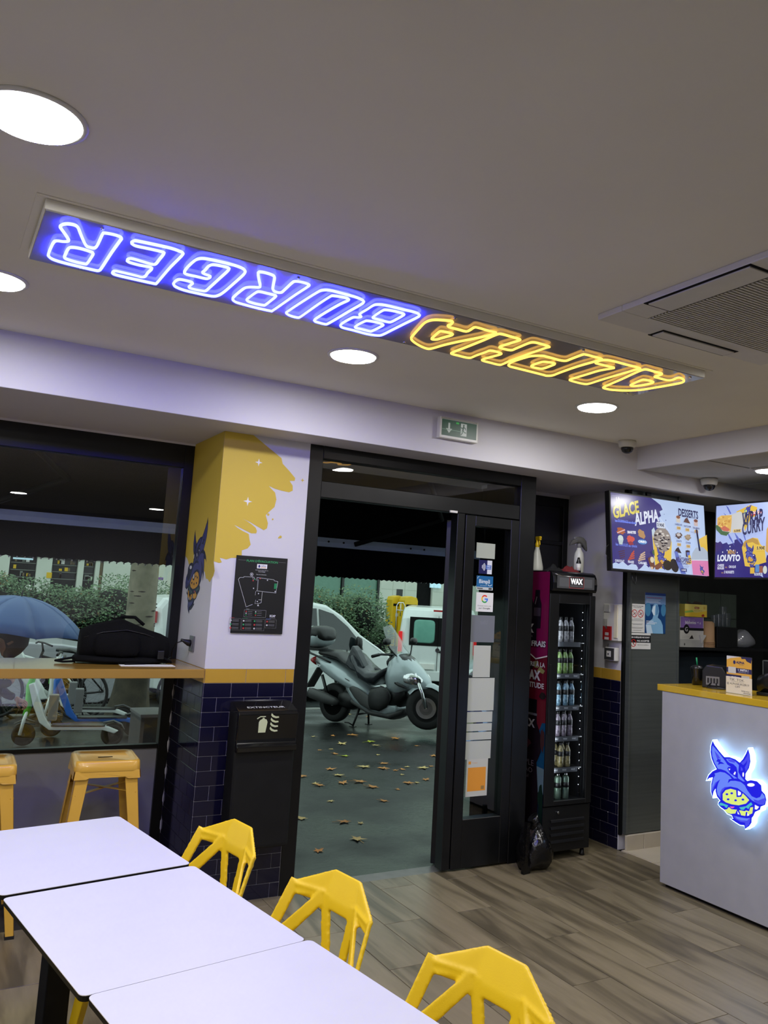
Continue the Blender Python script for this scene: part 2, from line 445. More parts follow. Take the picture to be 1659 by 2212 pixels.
# floor
floor = struct(bx(-2.6, -5.0, -.06, 6.6, 4.5, -.006).build('floor', M['grout_dark'] if 'grout_dark' in M else mk('grout_dark', (38, 34, 28), rough=.9)))
struct(bx(-2.6, 4.5, -.06, 1.338, 5.12, -.001).build('floor', M['grout_dark']))
PW, PL = 0.2215, 0.918
plank_me = {}
def plank(x0, y0, x1, y1):
    k = (round(x1-x0, 3), round(y1-y0, 3))
    w, l = x1-x0-.0032, y1-y0-.0032
    if k not in plank_me:
        o = bx(-w/2, -l/2, -.005, w/2, l/2, 0).build('floor_plank', M['plank_tile'], floor, bevel=.0008, seg=1); plank_me[k] = o.data
    else:
        o = bpy.data.objects.new('floor_plank', plank_me[k]); COL.objects.link(o); o.parent = floor
    o.location = ((x0+x1)/2, (y0+y1)/2, 0)
for i in range(-8, 10):
    xa = 2.201+PW*i
    ya = 3.90+2*PL if i % 2 == 0 else 3.437+2*PL
    k = 0
    while True:
        y1 = ya-PL*k; y0 = y1-PL; k += 1
        if y1 < -.2: break
        y1c = min(y1, 4.5)
        if y0 >= 4.49 or y1c-y0 < .02: continue
        if xa+PW < 1.0 and y0 < .6: continue
        if 4.35 < xa+PW/2 and y0 < 3.7 and xa > 4.15: continue
        x1 = min(xa+PW, 4.31) if y1c > 4.44 else xa+PW
        plank(xa, y0, x1, y1c)
# pale kitchen floor tiles behind the counter end
kf = struct(bx(4.325, 3.3, -.02, 6.5, 4.42, .001).build('floor', M['beige_tile']))
for i in range(4):
    for j in range(3):
        o = bx(0, 0, 0, .296, .296, .004).build('floor_tile', M['beige_tile'], kf, loc=(4.33+.3*i, 4.418-.3*(j+1), .001))

# shell: unseen walls
struct(bx(-2.7, -5.0, 0, -2.5, 5.3, 2.9).build('wall_left', M['white_paint']))
struct(bx(-2.7, -5.2, 0, 6.7, -5.0, 2.9).build('wall_back', M['white_paint']))
struct(bx(6.4, -5.0, 0, 6.6, 5.3, 2.9).build('wall_kitchen', M['dark_wall']))
# ceiling with a soft plaster seam
ceiling = struct(bx(-2.7, -5.2, 2.763, 6.7, 5.3, 2.9).build('ceiling', M['ceiling_paint']))
# beam over the shop front
struct(bx(-2.6, 4.2, 2.496, 6.5, 5.3, 2.765).build('wall_bulkhead', M['white_paint'], bevel=.002, seg=1))
# lowered kitchen ceiling with its white face
low = struct(MB().box(4.191, -5.0, 2.604, 4.215, 4.2, 2.764).box(4.215, -5.0, 2.64, 6.5, 4.2, 2.66).build('ceiling_kitchen', M['white_paint']))
mk('panel_grey', (178, 178, 172), rough=.9, n2=(166, 166, 160), nscale=6)
xs = [4.217, 4.64, 5.22, 5.8, 6.38]; ys = [4.198, 3.62, 3.04, 2.46, 1.88, 1.3]
for i in range(4):
    for j in range(5):
        bx(xs[i]+.004, ys[j+1]+.004, 2.606+.004*((i*3+j) % 2), xs[i+1]-.004, ys[j]-.004, 2.63).build('ceiling_panel', M['panel_grey'], low)

# pillar of the shop front with tiles and painted splash
wf = struct(MB().box(1.345, 4.468, 0, 1.85, 5.3, 1.21).box(1.338, 4.462, 1.208, 1.85, 5.3, 2.5).build('wall_front', M['white_paint']))
grout = MB().box(1.3425, 4.4655, 0, 1.85, 5.07, 1.2075).build('tile_grout', M['grout'], wf)
RP = .07545
def tile_obj(name, sz, m, parent, loc, cache={}):
    k = (name,)+tuple(round(v, 4) for v in sz)
    if k not in cache:
        o = bx(-sz[0]/2, -sz[1]/2, -sz[2]/2, sz[0]/2, sz[1]/2, sz[2]/2).build(name, m, parent, bevel=.0012, seg=1); cache[k] = o.data
    else: o = bpy.data.objects.new(name, cache[k]); COL.objects.link(o); o.parent = parent
    o.location = loc; return o
J = .0022
def tile_run(parent, fixed, a0, a1, axis, sgn, z0, z1, w, off, name, m, th=.006):
    a = a0-off
    while a < a1-.004:
        u0, u1 = max(a, a0)+J/2, min(a+w, a1)-J/2; a += w
        if u1-u0 < .006: continue
        L, c = u1-u0, (u0+u1)/2
        if axis == 'x': tile_obj(name, (L, th, z1-z0-J), m, parent, (c, fixed-sgn*th/2, (z0+z1)/2))
        else: tile_obj(name, (th, L, z1-z0-J), m, parent, (fixed-sgn*th/2, c, (z0+z1)/2))
ZB = 1.1325
for r in range(15):
    z1 = ZB-RP*r; z0 = max(z1-RP, .001)
    tile_run(wf, 4.462, 1.342, 1.849, 'x', -1, z0, z1, .151, 0 if r % 2 == 0 else .0755, 'wall_tile', M['navy_tile'])
    tile_run(wf, 1.338, 4.465, 5.05, 'y', -1, z0, z1, .151, .10 if r % 2 == 0 else .0255, 'wall_tile', M['navy_tile'])
tile_run(wf, 4.462, 1.342, 1.849, 'x', -1, ZB, 1.208, .2285, 0, 'yellow_tile', M['yellow_tile'])
tile_run(wf, 1.338, 4.465, 5.05, 'y', -1, ZB, 1.208, .2285, .1, 'yellow_tile', M['yellow_tile'])
# rough white sealant where the side tiles meet the window frame
P = [(1.337, 5.052+.003*math.sin(i*1.7), .01+i*.04) for i in range(28)]
MB().tube(P, [.004+.004*abs(math.sin(i*2.3+1)) for i in range(28)], 6).build('sealant_bead', M['grout'], wf)

# painted yellow splash (front face and side face)
SPL = (204, 176, 60)
def c4(x, y): return (380+x*.27119, 900+y*.27119)
fr = [(408,118),(620,145),(700,215),(840,330),(850,375),(905,435),(950,490),(945,512),(905,512),(930,550),(930,590),(900,603),(840,590),(790,575),(740,552),(760,575),(790,605),(800,660),(785,720),(740,760),(715,785),(733,850),(725,890),(700,905),(640,870),(590,840),(530,812),(570,835),(600,855),(635,885),(645,910),(640,930),(600,930),(520,890),(465,862),(490,885),(530,910),(580,935),(585,975),(595,1020),(570,1050),(525,1065),(523,1105),(480,1125),(440,1125),(400,1138),(375,1130),(350,1125),(365,1160),(345,1165),(324,1155)]
P3 = [onY(*c4(*p), 4.462) for p in fr]
P2 = [(max(p.x, 1.338), min(p.z, 2.4955)) for p in P3]; P2[0] = (1.338, 2.4955); P2[-1] = (1.338, P2[-1][1])
A = Art().poly(P2, SPL)
def star(A, x, y, r, c):
    A.poly([(x+r*(1 if k % 2 == 0 else .3)*math.cos(k*PI/4), y+r*(1 if k % 2 == 0 else .3)*math.sin(k*PI/4)) for k in range(8)], c)
for q, r, c in (((660,365), .022, (224,222,226)), ((572,675), .026, (224,222,226)), ((1008,507), .013, SPL)):
    p = onY(*c4(*q), 4.462); star(A, p.x, p.z, r, c)
for q, r in (((832,958), .008), ((820,964), .005), ((770,818), .005), ((735,780), .007)):
    p = onY(*c4(*q), 4.462); A.ell(p.x, p.z, r, r, SPL, 8)
A.build('painted_splash', (0, 4.4615, 0), (1, 0, 0), (0, 0, 1), M['print_wall'], wf)
sd = [(324,1155),(310,1230),(300,1268),(285,1290),(270,1320),(255,1295),(240,1290),(232,1240),(215,1215),(180,1200),(150,1190),(125,1180),(105,1180),(98,1150),(88,1125),(75,1100)]
Q = [(1.338-0, 0)]
side2 = [(-onX(*c4(*p), 1.338).y, onX(*c4(*p), 1.338).z) for p in sd]
side2[0] = (-4.462, P2[-1][1]); side2[-1] = (-5.07, side2[-1][1])
A = Art().poly([(-4.462, 2.4955)]+side2+[(-5.07, 2.4955)], SPL)

# the wolf-head emblem, in unit space (traced outline, light, mid, detail)
def wf_px(pts): return [((x-700)/1000.0, (1100-y)/1000.0) for x, y in pts]
DK, LT, MD, YL, TL, PK, WH = (22,22,226), (104,134,250), (70,74,238), (222,240,128), (70,190,200), (226,90,200), (250,252,255)
WOLF_OUT = wf_px([(298,285),(340,370),(420,480),(510,585),(600,590),(700,630),(775,690),(830,630),(880,540),(915,455),(945,560),(955,680),(930,790),(875,880),(870,970),(900,1005),(960,990),(1060,1010),(1130,1080),(1135,1165),(1190,1230),(1210,1320),(1190,1400),(1120,1430),(1110,1480),(1030,1520),(1000,1590),(975,1620),(970,1700),(930,1760),(860,1810),(850,1750),(780,1745),(700,1700),(610,1640),(665,1645),(640,1590),(560,1560),(500,1490),(440,1450),(405,1410),(410,1370),(440,1345),(380,1270),(355,1180),(355,1135),(320,1190),(300,1290),(275,1190),(275,1060),(305,935),(240,950),(185,1000),(230,900),(300,830),(375,795),(320,700),(280,600),(262,490),(270,380)])
def wolf():
    A = Art(); A.poly(WOLF_OUT, DK)
    for c, pts in [
        (LT, [(297,372),(345,425),(435,535),(520,650),(565,720),(625,760),(580,760),(560,785),(610,870),(735,958),(680,962),(610,890),(530,825),(450,796),(398,790),(335,680),(295,560),(286,460)]),
        (MD, [(332,465),(400,545),(455,632),(420,600),(385,625)]),
        (DK, [(365,655),(400,612),(455,635),(432,655),(480,680),(512,706),(440,702),(395,722),(412,672)]),
        (LT, [(540,618),(620,622),(700,665),(762,730),(752,850),(795,930),(865,1015),(830,1012),(745,955),(742,870),(722,770),(665,712),(600,690),(562,655)]),
        (MD, [(560,625),(640,635),(700,668),(690,690),(600,668)]),
        (MD, [(792,698),(850,655),(900,580),(920,505),(936,590),(942,690),(910,795),(878,850),(862,780),(820,722)]),
        (DK, [(830,740),(870,700),(905,650),(890,720),(850,790)]),
        (LT, [(335,870),(440,842),(520,858),(600,915),(640,965),(590,975),(570,1040),(620,1000),(700,1000),(790,1020),(860,1075),(905,1165),(975,1260),(1050,1292),(1110,1272),(1142,1205),(1180,1250),(1195,1340),(1165,1395),(1090,1392),(980,1330),(860,1215),(740,1125),(620,1098),(520,1125),(460,1200),(440,1300),(392,1235),(376,1150),(400,1050),(436,975),(380,1025),(330,1110),(298,1200),(292,1080),(320,950),(350,900)]),
        (MD, [(1000,1310),(1080,1330),(1150,1300),(1188,1290),(1190,1350),(1160,1392),(1090,1390),(1030,1360)]),
        (MD, [(436,975),(380,1025),(330,1110),(298,1200),(310,1110),(350,1030)]),
        (MD, [(470,1140),(440,1200),(432,1280),(450,1320),(462,1210),(520,1128),(620,1098),(520,1105)]),
        (WH, [(585,790),(617,792),(602,822)]), (WH, [(668,885),(695,840),(712,855),(695,902)]), (MD, [(792,755),(825,790),(830,830),(795,830)]),
        (YL, [(485,1330),(483,1225),(535,1160),(620,1136),(716,1160),(724,1278),(800,1272),(828,1212),(880,1262),(935,1325),(880,1385),(760,1416),(640,1402),(540,1370)]),
        (WH, [(745,1165),(796,1195),(800,1230),(772,1252),(745,1248)]),
        (TL, [(418,1402),(450,1376),(580,1420),(556,1466),(532,1455),(512,1430),(440,1426)]),
        (TL, [(768,1450),(880,1430),(965,1360),(990,1400),(945,1430),(922,1475),(880,1448),(842,1490),(800,1488)]),
        (PK, [(608,1438),(692,1440),(662,1470),(630,1466)]),
        (YL, [(515,1495),(560,1488),(592,1450),(640,1486),(732,1490),(702,1556),(622,1566),(560,1550)]),
        (YL, [(765,1500),(790,1552),(800,1582),(870,1592),(884,1498),(930,1570),(985,1545),(1000,1440),(955,1446),(932,1512),(850,1512),(800,1500)]),
        (WH, [(740,1508),(776,1572),(742,1562)]), (WH, [(905,1532),(938,1582),(898,1590)]), (WH, [(1028,1400),(1096,1434),(1062,1480),(1026,1476)]),
        (MD, [(665,1590),(780,1615),(890,1630),(955,1620),(950,1680),(930,1740),(872,1788),(866,1702),(790,1694),(710,1652),(684,1622)]),
        (LT, [(700,1600),(790,1618),(890,1632),(945,1626),(900,1668),(800,1668),(730,1640)]),
    ]: A.poly(wf_px(pts), c)
    A.poly([((965+62*math.cos(a*PI/8)-700)/1000, (1100-1070-30*math.sin(a*PI/8))/1000) for a in range(16)], WH)
    A.poly([((838+14*math.cos(a*PI/6)-700)/1000, (1100-895-40*math.sin(a*PI/6))/1000) for a in range(12)], WH)
    for x, y in ((560,1230),(643,1213),(582,1317),(710,1332),(833,1317)):
        A.ell((x-700)/1000, (1100-y)/1000, .024, .018, DK, 8)
    return A
WOLF = wolf()
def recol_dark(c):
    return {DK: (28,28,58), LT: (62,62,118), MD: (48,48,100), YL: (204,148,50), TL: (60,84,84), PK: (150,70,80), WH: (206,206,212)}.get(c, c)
# mirrored wolf on the pillar side: px x 405..455, y 1120..1305
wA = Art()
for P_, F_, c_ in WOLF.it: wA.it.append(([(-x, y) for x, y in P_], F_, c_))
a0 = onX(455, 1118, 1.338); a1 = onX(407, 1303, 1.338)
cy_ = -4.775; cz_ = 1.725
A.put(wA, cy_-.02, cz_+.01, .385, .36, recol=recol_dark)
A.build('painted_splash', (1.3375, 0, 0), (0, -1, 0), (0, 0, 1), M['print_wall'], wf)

# ---------------- window beside the pillar
w1 = struct(MB().box(1.279, 5.045, .02, 1.3375, 5.11, 2.486).box(-2.5, 5.045, 2.345, 1.279, 5.11, 2.486).box(-2.5, 5.045, .02, 1.279, 5.11, .09).box(-2.5, 5.05, .70, 1.279, 5.10, .722).build('window_1', M['black_frame'], bevel=.002, seg=1))  # top rail made deeper to cover the neon's reflection in the pane
bx(-2.5, 5.072, .722, 1.279, 5.078, 2.345).build('window_pane', M['window_glass'], w1)
mk('film_grey', (150, 150, 156), rough=.18, n2=(140, 140, 148))
bx(-2.5, 5.068, .09, 1.279, 5.080, .70).build('lower_panel', M['film_grey'], w1)
struct(MB().box(-2.5, 5.04, 2.484, 1.338, 5.12, 2.4965).build('trim_1', M['white_paint']))

# ---------------- door frame, transom, side light
d1 = struct(MB().box(1.85, 4.462, 0, 1.936, 4.55, 2.496).box(1.936, 4.462, 2.42, 3.39, 4.55, 2.496).box(3.39, 4.462, 0, 3.518, 4.55, 2.496)
     .box(1.936, 4.468, 2.192, 3.39, 4.545, 2.288).box(2.895, 4.466, 0.012, 2.952, 4.546, 2.192).build('door_1', M['black_frame'], bevel=.003, seg=1))
bx(1.936, 4.50, 2.288, 3.39, 4.506, 2.42).build('transom_pane', M['window_glass'], d1)
bx(2.83, 4.455, 2.188, 2.885, 4.466, 2.202).build('door_sensor', M['off_white_plastic'], d1)
sl = MB().box(2.957, 4.46, .012, 3.032, 4.53, 2.186).box(3.318, 4.46, .012, 3.386, 4.53, 2.186).box(3.032, 4.46, 2.118, 3.318, 4.53, 2.186).box(3.032, 4.46, .012, 3.318, 4.53, .30).build('side_leaf', M['black_frame'], d1, bevel=.003, seg=1)
bx(3.032, 4.498, .30, 3.318, 4.504, 2.118).build('side_pane', M['door_glass'], sl)
# opened main leaf folded back outside, behind the side leaf
dl = thing('door_leaf', 'black framed glass entrance door leaf swung open outside behind the narrow side leaf', 'door', (2.95, 4.60, -.012), rz=math.radians(47))
MB().box(0, 0, .02, .08, .045, 2.17).box(.85, 0, .02, .93, .045, 2.17).box(.08, 0, 2.07, .85, .045, 2.17).box(.08, 0, .02, .85, .045, .3).build('leaf_frame', M['black_frame'], dl, bevel=.003, seg=1)
bx(.08, .018, .3, .85, .026, 2.07).build('leaf_pane', M['door_glass'], dl)
Pp = Art().rect(0, 0, .6, .42, (52, 54, 56)).rect(.03, .05, .2, .38, (84, 86, 84)).text('DOUBLE', .12, .26, .1, (22, 22, 24), flip=False).text('SMASH', .12, .1, .12, (22, 22, 24))
Pp.build('window_poster', (.13, .034, 1.66), (1, 0, 0), (0, 0, 1), M['print'], dl)
bx(-.06, -.05, .30, -.01, .0, .42).build('door_stop_block', M['black_frame'], dl)
struct(bx(1.85, 4.5, -.06, 3.52, 4.62, -.004).build('trim_2', M['kerb_stone']))

def sticker(name, x0, z0, x1, z1, art, label, y=4.4975, m='print', th=.0006):
    o = bx(x0, y-th, z0, x1, y, z1).build(name, M['paper'])
    tag(o, label, 'sticker')
    if art: art.build('printed_face', (x0, y-th, z0), (1, 0, 0), (0, 0, 1), M[m], o)
    return o
PB = (196, 200, 190)
def blank(w, h, c=PB): return Art().rect(0, 0, w, h, c)
sticker('glass_sticker', 3.071, 1.918, 3.219, 2.017, blank(.148, .099, (176, 182, 170)), 'blank pale square sticker, topmost on the narrow side glass')
a = Art().rect(0, 0, .104, .089, (22, 24, 84)).rect(.066, 0, .104, .089, (222, 226, 236)).rect(.056, .03, .098, .058, (30, 92, 190)).text('AMEX', .060, .046, .009, (230, 240, 250), w=.034, bold=.02).text('CARTE', .060, .034, .008, (230, 240, 250), w=.034, bold=.02)
for k in range(4): a.ring(.016, .045, .012+.008*k, .004, (226, 230, 240), 8, -.8, .8)
sticker('glass_sticker', 3.096, 1.817, 3.200, 1.906, a, 'navy and white contactless payment sticker on the narrow side glass')
a = Art().rect(0, 0, .13, .09, (30, 104, 160)).rect(0, 0, .13, .018, (200, 206, 206)).text('Bimpli', .02, .034, .034, (232, 240, 244), w=.085, bold=.015).text('RESTAURANT', .03, .025, .006, (200, 220, 230)).ring(.105, .046, .02, .004, (232, 240, 244), 8, -2.6, -.5).rect(.006, .006, .05, .012, (60, 62, 64)).rect(.096, .004, .122, .014, (40, 44, 48)).ring(.02, .07, .016, .003, (210, 226, 236), 6, 1.6, 3.1)
sticker('glass_sticker', 3.083, 1.713, 3.213, 1.803, a, 'blue rectangular restaurant voucher sticker with white lettering on the narrow side glass')
a = Art().rect(0, 0, .135, .123, (236, 236, 234))
gx, gy, gr = .067, .082, .026
a.ring(gx, gy, gr, .009, (66, 133, 244), 8, -.85, 0.0).ring(gx, gy, gr, .009, (52, 168, 83), 10, -2.6, -.85).ring(gx, gy, gr, .009, (251, 188, 5), 8, -3.75, -2.6).ring(gx, gy, gr, .009, (234, 67, 53), 12, .75, 2.53).rect(gx, gy-.005, gx+gr, gy+.004, (66, 133, 244))
a.text('Donnez votre avis', .067, .034, .008, (110, 110, 110), w=.105, al='c').text('sur Google', .067, .015, .012, (70, 70, 72), w=.09, al='c', bold=.015)
sticker('glass_sticker', 3.085, 1.573, 3.22, 1.696, a, 'white square review sticker with round multicoloured letter on the narrow side glass')
a = blank(.183, .171, (122, 126, 134)).text('Uber', .125, .115, .026, (132, 136, 144), w=-.06) 
sticker('glass_sticker', 3.056, 1.378, 3.239, 1.549, a, 'plain grey rounded sticker seen from its back on the narrow side glass')
sticker('glass_sticker', 3.084, 1.157, 3.217, 1.357, blank(.133, .2), 'tall narrow pale blank sticker on the narrow side glass')
sticker('glass_sticker', 3.045, .948, 3.257, 1.152, blank(.212, .204), 'large pale blank sticker below the tall narrow one on the side glass')
sticker('glass_sticker', 3.043, .876, 3.25, .941, blank(.207, .065), 'pale strip sticker, topmost of the three stacked strips on the side glass')
sticker('glass_sticker', 3.043, .822, 3.249, .868, blank(.206, .046), 'pale strip sticker, middle of the three stacked strips on the side glass')
sticker('glass_sticker', 3.043, .768, 3.248, .815, blank(.205, .047), 'pale strip sticker, lowest of the three stacked strips on the side glass')
sticker('glass_sticker', 3.042, .650, 3.248, .761, blank(.206, .111), 'pale blank sticker just above the orange notice on the side glass')
a = Art().rect(0, 0, .164, .227, (206, 206, 196)).rect(.012, .032, .15, .176, (240, 160, 56)).rect(.014, .196, .034, .214, (236, 160, 60)).text('Travaux', .04, .2, .009, (226, 170, 110)).rect(.116, .04, .14, .062, (170, 130, 70))
sticker('glass_sticker', 3.067, .423, 3.231, .65, a, 'white notice with an orange square, lowest on the narrow side glass')

# ---------------- niche right of the door: right wall, dark back window
wr = struct(bx(4.316, 4.44, 0, 4.50, 5.3, 2.5).build('wall_right', M['white_paint']))
bx(4.312, 4.444, 0, 4.318, 5.06, 1.2075).build('tile_grout', M['grout'], wr)
for r in range(15):
    z1 = ZB-RP*r; z0 = max(z1-RP, .001)
    tile_run(wr, 4.309, 4.444, 5.05, 'y', -1, z0, z1, .151, .055 if r % 2 == 0 else .13, 'wall_tile', M['navy_tile'])
tile_run(wr, 4.309, 4.444, 5.05, 'y', -1, ZB, 1.208, .2285, .03, 'yellow_tile', M['yellow_tile'])
w2 = struct(MB().box(3.518, 5.05, 0, 3.60, 5.10, 2.47).box(4.26, 5.05, 0, 4.309, 5.10, 2.47).box(3.6, 5.05, 2.40, 4.26, 5.10, 2.47).box(3.6, 5.05, 0, 4.26, 5.10, .1).box(3.6, 5.055, 2.10, 4.26, 5.10, 2.13).build('window_2', M['black_frame'], bevel=.002, seg=1))
bx(3.6, 5.075, .1, 4.26, 5.085, 2.4).build('dark_panel', M['pos_black'], w2)
struct(MB().box(3.518, 4.55, 0, 3.53, 5.05, 2.496).build('trim_3', M['black_frame']))
struct(bx(3.518, 5.045, 2.47, 4.312, 5.12, 2.4965).build('trim_4', M['white_paint']))

# stainless partition with beige skirting
st = struct(MB().box(4.338, 4.40, .11, 4.83, 4.44, 2.496).build('wall_steel', M['steel']))
MB().box(4.334, 4.388, .11, 4.352, 4.40, 2.496).box(4.814, 4.388, .11, 4.83, 4.40, 2.496).build('panel_edge', M['steel'], st)
struct(MB().box(4.336, 4.382, 0, 4.50, 4.402, .105).box(4.503, 4.382, 0, 4.83, 4.402, .105).build('baseboard_steel', M['beige_tile'], bevel=.003, seg=1))
struct(MB().box(4.311, 4.425, .1, 4.335, 4.442, 2.496).build('trim_5', M['black_frame']))
# dark kitchen walls
struct(bx(4.83, 4.86, 0, 6.5, 4.95, 2.5).build('wall_kitchen', M['dark_wall']))
gt = MB()
for i in range(6):
    for j in range(3): gt.box(4.84+.2*i, 4.853, 1.18+.21*j, 5.036+.2*i, 4.862, 1.386+.21*j)
struct(gt.build('trim_6', M['green_dark_tile']))

# ================================================================ LIGHTS
def downlight(x, y, z=2.763, r=.108, label='', seen=True, w=DOWN_W):
    t = thing('ceiling_downlight', label, 'ceiling light', (x, y, z), group=None)
    MB().lathe([(r+.014, 0), (r+.014, -.004), (r+.002, -.007), (r, -.003), (r, 0)], n=36).build('trim_ring', M['off_white_plastic'], t)
    MB().lathe([(0.0, -.002), (r, -.0025)], n=36).build('diffuser', M['downlight'], t)
    l = bpy.data.lights.new('downlight_lamp', 'AREA'); l.shape = 'DISK'; l.size = r*1.9; l.energy = w; l.color = (1, .985, .97)
    lo = bpy.data.objects.new('downlight_lamp', l); COL.objects.link(lo); lo.parent = t; lo.location = (0, 0, -.012)
    lo.visible_camera = True
    return t
downlight(.10, 2.15, label='large bright round downlight at the top left of the ceiling', r=.115)
downlight(.10, 3.48, label='bright round downlight at the far left, left of the blue sign end')
downlight(1.63, 3.49, label='bright round downlight under the blue lettering, in line with the door')
downlight(3.158, 3.485, label='bright round downlight below the orange lettering, nearest the dome camera')
LL = [('x', -1.4, 3.48), ('x', -1.4, 2.15), ('x', -1.4, .8), ('x', .10, .8), ('x', 3.158, 2.15), ('x', 3.158, .8), ('x', .10, -.5), ('x', 3.158, -.5), ('x', -1.4, -.5), ('x', .98, -2.4), ('x', 2.95, -2.9)]
for i, (_, x, y) in enumerate(LL):
    t = downlight(x, y, label='round ceiling downlight outside the picture')
    t['group'] = 'downlights behind the viewer'
downlight(4.76, 3.56, z=2.6045, r=.09, label='round downlight in the lowered kitchen ceiling above the menu screens', w=5)
for x, y in ((4.9, 2.1), (5.7, 3.0)):
    t = downlight(x, y, z=2.6045, r=.09, label='kitchen downlight outside the picture', w=5); t['group'] = 'kitchen downlights'

# ================================================================ CEILING SIGN
def catmull(P, n=4):
    out = []; N = len(P)
    for i in range(N):
        p0, p1, p2, p3 = (Vector(P[(i+k-1) % N]) for k in range(4))
        for j in range(n):
            t = j/n
            out.append(.5*((2*p1)+(p2-p0)*t+(2*p0-5*p1+4*p2-p3)*t*t+(3*p1-p0-3*p2+p3)*t**3))
    return out
SZ = 2.722
sg = thing('ceiling_neon_sign', 'long white ceiling board with blue and orange neon lettering, upside down from here', 'neon sign', (1.6, 2.85, 2.763))
def loc_(p): return (p[0]-1.6, p[1]-2.85, p[2]-2.763)
mk('sign_white', (158, 156, 158), rough=.07, spec=.3)
mk('sign_side', (236, 233, 222), rough=.7)
MB().box(.155-1.6, 2.585-2.85, -.004, 3.05-1.6, 3.10-2.85, 0).build('backing_board', M['ceiling_paint'], sg)
MB().box(.182-1.6, 2.60-2.85, SZ-2.763+.004, 3.015-1.6, 3.06-2.85, -.004).build('sign_box', M['sign_side'], sg, bevel=.002, seg=1)
MB().box(.186-1.6, 2.604-2.85, SZ-2.763, 3.011-1.6, 3.056-2.85, SZ-2.763+.0038).build('face_sheet', M['sign_white'], sg)
for x in (.35, 1.0, 1.65, 2.3, 2.95):
    for y in (2.63, 3.03):
        MB().lathe([(.006, 0), (.006, -.004), (.004, -.005)], (x-1.6, y-2.85, SZ-2.763), 10).build('fixing_screw', M['chrome'], sg)
def reg(ox, oy, pts): return [(ox+x*.19289, oy+y*.19289) for x, y in pts]
NZ = SZ-.0095
def neon(letter, ox, oy, loops, m):
    mb = MB()
    for k, L in enumerate(loops):
        P = [onZ(*q, NZ) for q in reg(ox, oy, L)]
        P = [Vector(loc_(p)) for p in catmull(P, 3)]
        mb.tube(P, .0052, 6, closed=True)
    return mb.build(letter, m, sg)
B, Y = M['neon_blue'], M['neon_yellow']
neon('neon_letter', 80, 460, [[(262,150),(290,128),(350,122),(420,135),(460,165),(490,240),(545,360),(590,385),(640,393),(670,370),(700,310),(735,235),(760,225),(850,240),(920,262),(945,285),(930,310),(830,450),(720,620),(690,645),(640,640),(450,595),(280,553),(180,520),(135,490),(128,460),(150,400),(185,330),(220,312),(290,320),(340,318),(352,298),(310,230),(270,175)],
     [(308,500),(315,470),(350,400),(390,385),(480,397),(590,430),(628,455),(600,510),(560,565),(530,570),(430,548),(340,520)]], B)
neon('neon_letter', 80, 460, [[(1065,345),(1064,325),(1090,312),(1130,315),(1300,350),(1500,395),(1600,430),(1635,452),(1610,490),(1500,600),(1400,715),(1340,785),(1310,790),(1150,755),(950,710),(860,685),(845,668),(870,650),(930,660),(1100,700),(1170,718),(1210,710),(1240,670),(1285,625),(1260,605),(1150,585),(1040,555),(1010,535),(1030,512),(1080,515),(1200,550),(1290,575),(1330,570),(1370,520),(1420,455),(1400,435),(1250,400),(1110,370)]], B)
neon('neon_letter', 360, 520, [[(200,350),(230,300),(310,225),(370,200),(450,203),(600,235),(760,275),(850,310),(878,340),(860,380),(750,480),(640,575),(570,615),(500,620),(350,590),(200,555),(110,520),(78,490),(90,460),(130,435),(190,440),(270,460),(290,478),(265,500),(250,520),(290,540),(400,562),(440,560),(480,525),(600,415),(695,325),(680,300),(600,280),(520,268),(470,285),(430,330),(402,355),(430,375),(485,395),(480,415),(440,425),(330,400),(220,375)]], B)
neon('neon_letter', 360, 520, [[(1025,360),(1060,350),(1130,365),(1195,390),(1208,420),(1195,490),(1190,545),(1220,573),(1280,580),(1320,550),(1400,475),(1440,455),(1520,465),(1590,490),(1580,515),(1450,600),(1300,705),(1190,780),(1160,785),(1000,750),(850,710),(770,685),(740,655),(760,620),(850,545),(900,522),(980,520),(1035,522),(1048,500),(1035,440)],
     [(898,660),(930,630),(1000,580),(1040,570),(1130,590),(1210,610),(1222,625),(1180,660),(1110,715),(1080,722),(990,705),(915,680)]], B)
neon('neon_letter', 600, 570, [[(95,550),(130,520),(280,420),(440,320),(500,295),(580,295),(700,325),(850,365),(930,395),(962,420),(940,450),(800,530),(650,620),(560,670),(530,675),(460,658),(412,640),(425,615),(550,535),(700,450),(790,408),(785,390),(740,375),(625,357),(580,370),(450,455),(330,540),(250,595),(215,600),(140,580)]], B)
neon('neon_letter', 600, 570, [[(915,570),(940,545),(1000,510),(1070,465),(1120,455),(1200,462),(1380,505),(1530,540),(1585,568),(1570,595),(1430,665),(1280,740),(1180,790),(1120,802),(1000,785),(850,745),(730,715),(702,690),(730,660),(800,620),(850,598),(900,600),(935,590)],
     [(1065,600),(1100,570),(1170,525),(1210,515),(1310,530),(1410,560),(1400,580),(1330,620),(1270,650),(1230,650),(1130,625),(1080,610)],
     [(866,708),(900,680),(970,645),(1010,638),(1110,655),(1180,680),(1160,700),(1060,750),(1030,755),(950,735),(885,720)]], B)
neon('neon_letter', 870, 660, [[(95,370),(110,340),(180,260),(250,190),(330,162),(430,162),(530,172),(560,185),(540,210),(505,225),(530,245),(620,268),(710,290),(760,270),(800,245),(850,250),(950,280),(1045,303),(1000,325),(850,360),(600,410),(450,445),(330,480),(270,482),(190,450),(120,405)],
     [(323,375),(350,345),(400,300),(430,288),(500,300),(558,318),(540,335),(450,360),(380,380)]], Y)
